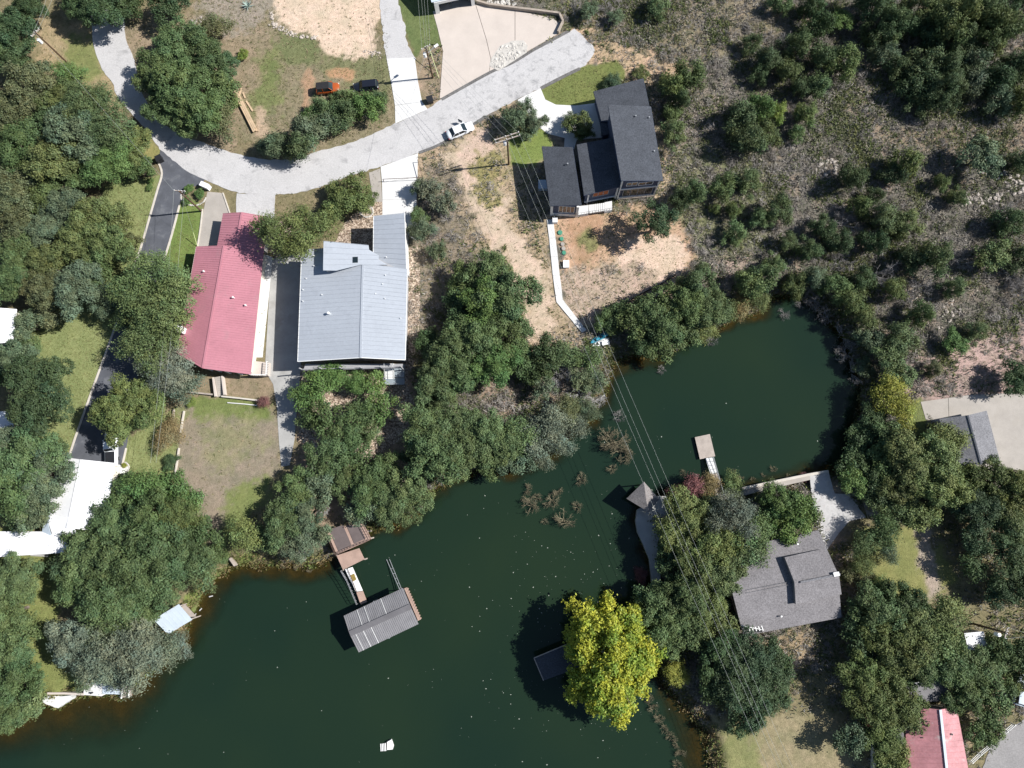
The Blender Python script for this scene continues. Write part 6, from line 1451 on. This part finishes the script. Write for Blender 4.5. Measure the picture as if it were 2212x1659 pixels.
grove('in the garden below the patio path', [(1870, 1170, 32, 'elm', 'elm'), (1905, 1145, 36, 'oak', 'elm'), (1860, 1220, 26, 'olive', 'elm'), (1915, 1190, 26, 'grey', 'elm'), (1870, 1255, 24, 'brown', 'open'), (1835, 1235, 24, 'brown', 'open'), (1900, 1270, 26, 'bright', 'elm')])
grove('in the south-east wood, upper part', [(1895, 1315, 58, 'oak', 'open'), (1955, 1300, 54, 'dark', 'oak'), (1855, 1345, 46, 'dark', 'oak'), (1985, 1345, 54, 'autumn', 'oak'), (2040, 1330, 46, 'autumn', 'elm'), (1920, 1370, 54, 'olive', 'oak'), (2020, 1385, 46, 'autumn', 'elm'), (1860, 1400, 46, 'dark', 'open'), (1960, 1410, 54, 'olive', 'oak')])
grove('in the south-east wood, lower part', [(1860, 1460, 50, 'olive', 'open'), (1915, 1460, 50, 'olive', 'open'), (1990, 1445, 50, 'oak', 'open'), (2050, 1435, 52, 'oak', 'oak'), (2110, 1445, 50, 'oak', 'oak'), (1880, 1520, 50, 'olive', 'open'), (1935, 1530, 52, 'olive', 'oak'), (2085, 1490, 50, 'oak', 'oak'), (2140, 1520, 44, 'oak', 'oak'), (1975, 1550, 40, 'olive', 'open'), (1915, 1600, 50, 'olive', 'oak'), (1925, 1640, 40, 'olive', 'oak'), (2160, 1410, 40, 'oak', 'oak'), (2195, 1420, 44, 'dark', 'oak'), (2130, 1580, 34, 'oak', 'oak'), (2190, 1470, 32, 'olive', 'oak'), (1840, 1600, 40, 'grey', 'open')])
grove('on the point behind the gazebo', [(1480, 1105, 48, 'autumn', 'oak'), (1452, 1145, 40, 'autumn', 'elm'), (1530, 1115, 46, 'autumn', 'oak'), (1580, 1115, 50, 'pale', 'elm'), (1555, 1170, 56, 'autumn', 'oak'), (1490, 1170, 54, 'olive', 'oak'), (1615, 1150, 46, 'elm', 'elm'), (1620, 1190, 40, 'elm', 'elm'), (1505, 1235, 54, 'olive', 'oak'), (1560, 1235, 54, 'elm', 'oak'), (1455, 1215, 44, 'dark', 'oak'), (1600, 1225, 36, 'elm', 'oak')])
grove('above the yellow tree', [(1480, 1290, 52, 'oak', 'oak'), (1432, 1310, 54, 'elm', 'oak'), (1445, 1370, 54, 'elm', 'oak'), (1530, 1310, 50, 'autumn', 'oak'), (1558, 1338, 42, 'autumn', 'oak'), (1495, 1360, 46, 'elm', 'oak'), (1395, 1330, 34, 'elm', 'oak')])
grove('by the floating dock ramp', [(1500, 1055, 30, 'red', 'elm'), (1470, 1070, 22, 'red', 'elm'), (1535, 1045, 28, 'orange', 'elm'), (1520, 1075, 26, 'orange', 'elm'), (1588, 1050, 28, 'autumn', 'elm')])
grove('north of the shingle roof', [(1690, 1085, 48, 'bright', 'oak'), (1725, 1105, 44, 'bright', 'oak'), (1700, 1135, 42, 'bright', 'oak'), (1660, 1075, 30, 'elm', 'elm')])
grove('south of the shingle roof', [(1555, 1415, 50, 'dark', 'oak'), (1622, 1424, 50, 'deep', 'oak'), (1585, 1465, 56, 'deep', 'oak'), (1655, 1455, 54, 'deep', 'oak'), (1540, 1480, 42, 'dark', 'oak'), (1625, 1515, 50, 'deep', 'oak'), (1670, 1505, 40, 'deep', 'oak'), (1680, 1420, 36, 'dark', 'oak'), (1610, 1555, 34, 'dark', 'oak')])
tree(1462, 1455, 28, 'yellow', 'elm', 'small golden bush between the yellow tree and the dark oaks', 'shore shrubs', 'round_shrub', .8)
tree(1388, 1245, 16, 'red', 'elm', 'small red shrub on the shore above the yellow tree', 'shore shrubs', 'round_shrub', .8)
tree(1745, 1032, 12, 'red', 'elm', 'small reddish shrub at the corner of the patio', 'shore shrubs', 'round_shrub', .8)
tree(1180, 1490, 26, 'brown', 'open', 'thin brown shrub in the water beside the dark dock roof', 'shore shrubs', 'round_shrub', .6)
for x, y, r, nm in ((408, 408, 12.5, 'clipped round bush in the stone ring, upper one on the west'), (431, 418, 12.5, 'clipped round bush in the stone ring, closest to the white cabinet'), (403, 433, 11.5, 'clipped round bush in the stone ring, lowest one'),
                    (327, 372, 9, 'clipped round bush beside the black bin, uppermost of three'), (325, 390, 9, 'clipped round bush beside the black bin, middle of three'), (323, 404, 10, 'clipped round bush beside the black bin, lowest of three')):
    tree(x, y, r, 'bright', 'oak', nm, 'clipped round bushes', 'round_shrub', .75)

# the great yellow tree: long drooping sprays
rng = np.random.default_rng(42)
def yellow_tree():
    B = []; Rx, Ry, Hh = 6.1, 7.8, 6.6
    for k in range(330):
        a = rng.uniform(0, 6.283); rr = math.sqrt(rng.uniform(0, 1)); lim = 1 + .11 * math.sin(3 * a + 1) + .11 * math.sin(5 * a + 2) + .12 * math.sin(9 * a) + .10 * math.sin(17 * a)
        x, y = rr * Rx * lim * math.cos(a), rr * Ry * lim * math.sin(a)
        B.append((x, y, Hh * math.sqrt(max(.03, 1 - rr * rr)) * rng.uniform(.45, 1.15), rng.uniform(.30, .70)))
    B = np.array(B); ns = 5200; bi = rng.choice(len(B), ns)
    d = rng.normal(size=(ns, 3)); d[:, 2] = np.abs(d[:, 2]) * .8; d /= np.linalg.norm(d, axis=1, keepdims=True)
    sc = B[bi, :3] + d * (B[bi, 3] * rng.uniform(.5, 1.05, ns))[:, None]
    si = np.repeat(np.arange(ns), 11); n = len(si)
    c = sc[si] + rng.normal(size=(n, 3)) * .19 + np.array([0, 0, -.1]) + (d * np.array([1, 1.4, .5]) + np.array([0, 0, -.3]))[si] * rng.uniform(-.2, .75, (n, 1))
    V = leaf_quads(c, d[si] * .5 + np.array([0, 0, .5]) + rng.normal(size=(n, 3)) * .5, .19 * rng.uniform(.7, 1.3, n), .13 * rng.uniform(.7, 1.3, n), rng)
    mixv = np.clip(rng.normal(.5, .34, len(B))[bi] + rng.normal(0, .2, ns), 0, 1)[si, None]
    tone = np.array([[.47, .465, .055]]) * mixv + np.array([[.20, .30, .05]]) * (1 - mixv)
    tone = tone * rng.normal(1, .12, (n, 1)) * rng.normal(1, .1, ns)[si, None]
    return quads_mesh('crown', V, np.clip(tone, .02, .8), 'scrub'), B
p = P(1320, 1428, 6.0); e = empty('yellow_tree', (p[0], p[1], ZW - .5), 'big bright yellow-green tree leaning over the water', 'tree')
leafmat('yellow_leaves', False, .35, .55, .3)
cr, B = yellow_tree(); cr.materials[0] = MATS['yellow_leaves']
oc = bpy.data.objects.new('crown', cr); COL.objects.link(oc); oc.parent = e; oc.location = (0, 0, 3.6)
mb = MB(); mb.tube([(0, 0, -1.2), (.2, -.1, 3), (0, 0, 6.5)], [.5, .4, .3], 9)
for q in B[:26]: mb.tube([(0, 0, 4.5 + q[2] * .2), (q[0] * .5, q[1] * .5, 4.6 + q[2] * .6), (q[0], q[1], q[2] + 4.2)], [.18, .1, .04], 5, False)
tkm = bpy.data.meshes.new('trunk'); tkm.from_pydata(mb.v, [], mb.f); tkm.materials.append(MATS['bark']); ot = bpy.data.objects.new('trunk', tkm); COL.objects.link(ot); ot.parent = e

# ---------------------------------------------------------------- leafless trees, brush in the water
def bare_mesh(seed, R, Hh, n1, mname, up=.75):
    rg = random.Random(seed); mb = MB()
    def grow(p, d, L, r, lev):
        q = p + d * L; mid_ = p.lerp(q, .5) + Vector((rg.gauss(0, 1), rg.gauss(0, 1), rg.gauss(0, .6))) * L * .08
        mb.tube([p, mid_, q], [r, r * .8, r * .55], 4 if lev < 2 else 3, False)
        if lev >= 4: return
        for _ in range(rg.choice((3, 4)) if lev < 2 else rg.choice((2, 3, 4))):
            nd = (d + Vector((rg.gauss(0, .55), rg.gauss(0, .55), rg.gauss(.05, .35)))).normalized()
            grow(p.lerp(q, rg.uniform(.45, 1)), nd, L * rg.uniform(.5, .75), r * .55, lev + 1)
    for k in range(n1):
        a = rg.uniform(0, 6.283); d = Vector((math.cos(a), math.sin(a), rg.uniform(up * .4, up * 1.5))).normalized()
        grow(Vector((0, 0, 0)), d, R * rg.uniform(.38, .58), .030 + .014 * R, 0)
    me = bpy.data.meshes.new('branches'); me.from_pydata(mb.v, [], mb.f); me.update(); me.materials.append(MATS[mname]); return me
BARE = {m_: [bare_mesh(i * 7 + 1 + len(m_), 2.4, 2.2, 8, m_) for i in range(3)] for m_ in ('twig_grey', 'twig_white', 'twig_brown')}
def bare(x, y, r, m_, name, label, cat, grp, z=None):
    s = r * GSD / 2.4; p = P(x, y, 0.9 * s if z is None else z + .4); e = bpy.data.objects.new(name, trg.choice(BARE[m_])); COL.objects.link(e)
    e.location = (p[0], p[1], gz(p[0], p[1]) if z is None else z); e.scale = (s, s, s); e.rotation_euler = (0, 0, trg.uniform(0, 6.28)); tag(e, label, cat, grp)
def bares(where, items, m_, name, cat='bare shrub', z=None):
    its = sorted(items); n = len(its)
    for k, (x, y, r) in enumerate(its):
        o = '' if n == 1 else f', {ORDN[k]} from left'
        bare(x, y, r, m_, name, f"leafless {'grey' if m_ == 'twig_grey' else 'white' if m_ == 'twig_white' else 'brown'} {cat.replace('bare ', '')} {where}{o}", cat, f'{cat}s {where}', z)
bares('on the brushy hillside', [(1700, 95, 35), (1690, 150, 29), (1955, 50, 29), (1970, 95, 35), (1975, 120, 29), (1850, 400, 29), (1980, 365, 32), (1828, 480, 45), (1895, 585, 54), (1990, 615, 43), (2075, 560, 35), (2190, 590, 43), (2185, 465, 40), (1815, 565, 35), (1845, 625, 32), (1960, 630, 37), (2205, 620, 37)], 'twig_grey', 'bare_tree', 'bare tree')
bares('at the east bank of the lake', [(1800, 680, 35), (1830, 720, 40), (1845, 760, 40), (1852, 800, 37), (1780, 650, 35), (1740, 640, 29)], 'twig_grey', 'bare_tree', 'bare tree')
bares('in the scrub below the concrete walk', [(1215, 800, 34), (1255, 850, 36), (1290, 860, 28), (1195, 830, 26), (1270, 835, 28)], 'twig_white', 'bare_tree', 'bare tree')
bares('among the cedars by the parked cars', [(690, 275, 28), (712, 255, 22), (790, 245, 18), (660, 290, 18)], 'twig_grey', 'bare_tree', 'bare tree')
bares('beside the garage wing of the grey roof', [(965, 470, 26), (925, 430, 26), (940, 500, 22), (975, 510, 22)], 'twig_grey', 'bare_tree', 'bare tree')
bares('on the wooded lane bank', [(700, 1100, 22), (650, 1200, 18), (620, 1080, 18), (1090, 975, 20), (1075, 950, 18)], 'twig_white', 'bare_tree', 'bare tree')
bares('near the road end at the top', [(1280, 25, 30), (1240, 15, 26), (1310, 15, 24), (1215, 40, 18)], 'twig_grey', 'bare_tree', 'bare tree')
bares('standing in the water at the narrows', [(1325, 955, 43), (1340, 975, 37), (1352, 985, 27), (1310, 940, 29), (1323, 1012, 17), (1256, 1034, 21), (1193, 1080, 27), (1146, 1092, 29), (1218, 1122, 31), (1246, 1094, 18), (1176, 1127, 12), (1138, 1057, 18), (1160, 1075, 16), (1205, 1060, 16)], 'twig_brown', 'water_brush', 'bare shrub', ZW - .1)
bares('in the water under the power lines', [(1335, 900, 19)], 'twig_grey', 'water_brush', 'bare shrub', ZW - .1)
bares('in the water at the lake head', [(1696, 676, 19)], 'twig_grey', 'water_brush', 'bare shrub', ZW - .1)
bares('in the water off the north shore trees', [(1535, 738, 18), (1430, 800, 14), (1515, 728, 12)], 'twig_grey', 'water_brush', 'bare shrub', ZW - .1)
bares('along the sea wall', [(1476, 1022, 12), (1602, 1030, 9), (1627, 1035, 9), (1650, 1025, 8), (1585, 1018, 9), (1672, 1013, 12), (1705, 1028, 8)], 'twig_brown', 'water_brush', 'bare shrub', ZW - .1)
bares('in the brown shallows at the bottom', [(1402, 1510, 14), (1412, 1530, 16), (1425, 1552, 16), (1436, 1575, 15), (1448, 1592, 15), (1462, 1606, 14), (1470, 1630, 16), (1462, 1652, 16)], 'twig_brown', 'water_brush', 'bare shrub', ZW - .1)
bares('on the reedy shore west of the timber deck', [(645, 1225, 14), (612, 1222, 10), (668, 1232, 10), (578, 1215, 10)], 'twig_brown', 'water_brush', 'bare shrub', ZW - .1)
# agave
p = P(536, 14); e = empty('agave', (p[0], p[1], 0), 'pale blue agave rosette near the top edge', 'agave')
for k in range(18):
    a_ = k * 2.4; el = .25 + .05 * k; L = 1.5 - .03 * k; d = Vector((math.cos(a_) * math.cos(el), math.sin(a_) * math.cos(el), math.sin(el))); sd = Vector((-math.sin(a_), math.cos(a_), 0))
    MB().add([Vector(p) + sd * .1, Vector(p) - sd * .1, Vector(p) + d * L * .6 - sd * .08 + Vector((0, 0, .04)), Vector(p) + d * L, Vector(p) + d * L * .6 + sd * .08 + Vector((0, 0, .04))], [(0, 1, 2, 3, 4)]).build('leaf', mat('agave_leaf', (.26, .33, .29), .6) if k == 0 else 'agave_leaf', e)

# ================================================================ GROUND COVER (uncountable)
rng = np.random.default_rng(3)
def tufts(name, label, wmask, n, size, cols, blades=4, flat=.55, kind='stuff'):
    w_ = wmask.ravel().astype(float); w_ /= w_.sum(); ii = rng.choice(w_.size, n, p=w_)
    x = XX.ravel()[ii] + rng.uniform(-.17, .17, n); y = YY.ravel()[ii] + rng.uniform(-.17, .17, n); z = ZZ.ravel()[ii]
    cols = np.array(cols); ck = np.clip((fbm(x / 3.5, y / 3.5, 21, 3) * 1.6 - .3) * len(cols) + rng.normal(0, .9, n), 0, len(cols) - 1).astype(int)
    base = np.stack([x, y, z], 1); sz = size * rng.uniform(.5, 1.5, n)
    bi = np.repeat(np.arange(n), blades); m_ = len(bi)
    a = rng.uniform(0, 6.283, m_); el = rng.uniform(flat * .6, flat * 1.9, m_)
    d = np.stack([np.cos(a) * np.cos(el), np.sin(a) * np.cos(el), np.sin(el)], 1); sd = np.stack([-np.sin(a), np.cos(a), 0 * a], 1)
    L = (sz[bi] * rng.uniform(.6, 1.2, m_))[:, None]; b0 = base[bi] + rng.normal(size=(m_, 3)) * sz[bi][:, None] * .35 * np.array([1, 1, .2])
    wv = L * rng.uniform(.16, .34, (m_, 1))
    V = np.stack([b0 - sd * wv * .5, b0 + sd * wv * .5, b0 + d * L + sd * wv * .35, b0 + d * L - sd * wv * .35], 1)
    tone = cols[ck][bi] * rng.normal(1, .2, (m_, 1))
    me = quads_mesh(name, V, np.clip(tone, .01, .9), 'scrub'); o = bpy.data.objects.new(name, me); COL.objects.link(o); tag(o, label, name.replace('_', ' ').split()[-1], None, kind); return o
view = (PXX > -60) & (PXX < 2270) & (PXY > -60) & (PXY < 1720) & (LD > .6)
paved = np.zeros(XX.shape, bool)
for pp in (ROAD, [(835, 0), (900, 0), (925, 236), (853, 267)], [(822, 360), (903, 331), (899, 530), (827, 530)], [(935, 24), (957, 110), (950, 212), (1062, 154), (1205, 72), (1212, 50), (1028, 10)], [(1118, 216), (1168, 191), (1201, 226), (1300, 221), (1310, 296), (1220, 322), (1150, 264)],
           [(347, 318), (445, 385), (355, 560), (264, 1010), (150, 1000), (247, 715), (340, 412)], [(586, 560), (655, 542), (650, 960), (610, 1010), (572, 800)], [(1181, 475), (1196, 474), (1216, 647), (1267, 713), (1257, 719), (1202, 653)], [(1989, 866), (2180, 849), (2240, 855), (2240, 1020), (2090, 1016)],
           [(648, 790), (880, 800), (905, 915), (720, 1010), (646, 960)], [(430, 414), (595, 418), (595, 540), (425, 540)], [(1749, 1026), (1790, 1020), (1872, 1118), (1785, 1190)], [(2240, 1535), (2180, 1575), (2140, 1615), (2110, 1690), (2240, 1700)]):
    paved |= sdist(PXX, PXY, pp) < 3
open_ = view & ~paved
brushw = open_ * np.clip((coarse - .72) / .25, 0, 1) * (PXX > 880) * np.where((PXX > 1290) | (PXY > 720), 1, .30) * np.where((PXX > 1180) & (PXX < 1480) & (PXY > 440) & (PXY < 700), .12, 1.0)
tufts('dry_brush', 'low grey and straw brush covering the hillside', brushw * (.25 + big), 62000, .34, [(.26, .24, .215), (.22, .205, .185), (.30, .265, .215), (.17, .172, .125), (.115, .13, .07), (.21, .20, .18)], 5)
tufts('green_weeds', 'scattered olive weeds among the hillside brush', brushw * np.clip(big - .46, 0, 1) ** 1.0, 16000, .42, [(.10, .125, .045), (.13, .15, .06), (.085, .105, .045), (.16, .165, .07)], 6)
roughw = open_ * np.clip((coarse - .55) / .3, 0, 1) * (PXX < 1500)
tufts('rough_grass', 'rough tufted grass on the open lots and banks', roughw * (.2 + mid), 36000, .20, [(.17, .165, .075), (.22, .19, .11), (.13, .15, .06), (.28, .225, .14)], 4)
def low_bushes(name, label, wmask, n, cols, r0, r1, per=46, asp=.42, lm=1.0):
    w_ = wmask.ravel().astype(float); w_ /= w_.sum(); ii = rng.choice(w_.size, n, p=w_)
    x = XX.ravel()[ii] + rng.uniform(-.17, .17, n); y = YY.ravel()[ii] + rng.uniform(-.17, .17, n); z = ZZ.ravel()[ii]
    R = r0 + (r1 - r0) * rng.uniform(0, 1, n) ** 2; bi = np.repeat(np.arange(n), per); m_ = len(bi)
    d = rng.normal(size=(m_, 3)); d[:, 2] = np.abs(d[:, 2]); d /= np.linalg.norm(d, axis=1, keepdims=True)
    c = np.stack([x, y, z], 1)[bi] + d * (R[bi] * rng.uniform(.4, 1.05, m_))[:, None] * np.array([1, 1, .85])
    L = np.clip(R[bi] * .17, .09, .16) * rng.uniform(.7, 1.4, m_) * lm
    V = leaf_quads(c, d * .6 + np.array([0, 0, .4]) + rng.normal(size=(m_, 3)) * .6, L, L * asp, rng)
    cols = np.array(cols); ck = rng.integers(0, len(cols), n); tone = cols[ck][bi] * rng.normal(1, .15, (m_, 1)) * rng.normal(1, .12, n)[bi, None]
    me = quads_mesh(name, V, np.clip(tone, .01, .9), 'scrub'); o = bpy.data.objects.new(name, me); COL.objects.link(o); tag(o, label, name.replace('_', ' ').split()[-1], None, 'stuff')
low_bushes('low_scrub', 'countless low olive and grey scrub over the hillside', brushw * (.15 + np.clip(fbm(PXX / 30, PXY / 30, 91, 3) - .4, 0, 1) * 3), 2100, [(.10, .122, .05), (.13, .145, .07), (.19, .18, .145), (.22, .205, .175), (.085, .105, .045), (.15, .15, .09), (.24, .225, .20)], .25, 1.25)
low_bushes('dead_brush', 'countless fine grey dead brush over the hillside', brushw * (.1 + np.clip(fbm(PXX / 34, PXY / 34, 95, 3) - .45, 0, 1) * 4), 1500, [(.29, .268, .25), (.25, .23, .21), (.33, .305, .28), (.24, .215, .18)], .35, 1.5, 70, .07, 2.6)
tanw = open_ * (soil[..., 0] > .30) * (LD > 3)
tufts('loose_stones', 'loose pebbles and clods on the bare soil', tanw, 7000, .09, [(.30, .24, .19), (.56, .47, .39), (.22, .17, .13), (.62, .54, .46)], 2, .3)
lawnw = open_ * np.clip((.55 - coarse) / .2, 0, 1)
tufts('lawn_grass', 'short blades of the mown lawns', lawnw, 26000, .12, [(.19, .20, .075), (.155, .185, .06), (.21, .195, .09)], 4)
shorew = (PXX > -60) & (PXX < 2270) & (PXY > -60) & (PXY < 1720) & (LD > -.2) & (LD < 2.2) & ~paved
tufts('shore_reeds', 'grassy weeds along the water edge', shorew * (.1 + mid), 9000, .38, [(.14, .165, .055), (.20, .185, .08), (.12, .15, .05), (.22, .17, .09)], 5, .8)
# small pale flecks floating on the lake
wv_ = (LD < -1.5) & (PXX > 0) & (PXX < 2212) & (PXY > 860) & (PXY < 1659)
dens = np.exp(-((PXX - 1300) / 260) ** 2 - ((PXY - 1440) / 240) ** 2) * 3 + np.exp(-((PXX - 1290) / 160) ** 2 - ((PXY - 1240) / 150) ** 2) * 2.0 + .22
n = 380; w_ = (wv_ * dens).ravel(); w_ /= w_.sum(); ii = rng.choice(w_.size, n, p=w_)
c = np.stack([XX.ravel()[ii] + rng.uniform(-.17, .17, n), YY.ravel()[ii] + rng.uniform(-.17, .17, n), np.full(n, ZW + .02)], 1)
L = .035 + .10 * rng.uniform(0, 1, n) ** 4
V = leaf_quads(c, np.tile([0, 0, 1.], (n, 1)) + rng.normal(size=(n, 3)) * .05, L, L * .7, rng); V[:, :, 2] = ZW + .02
me = quads_mesh('floating_flecks', V, np.tile([.34, .36, .31], (n, 1)), 'scrub'); o = bpy.data.objects.new('floating_flecks', me); COL.objects.link(o); tag(o, 'small pale flecks drifting on the lake', 'leaves', None, 'stuff')
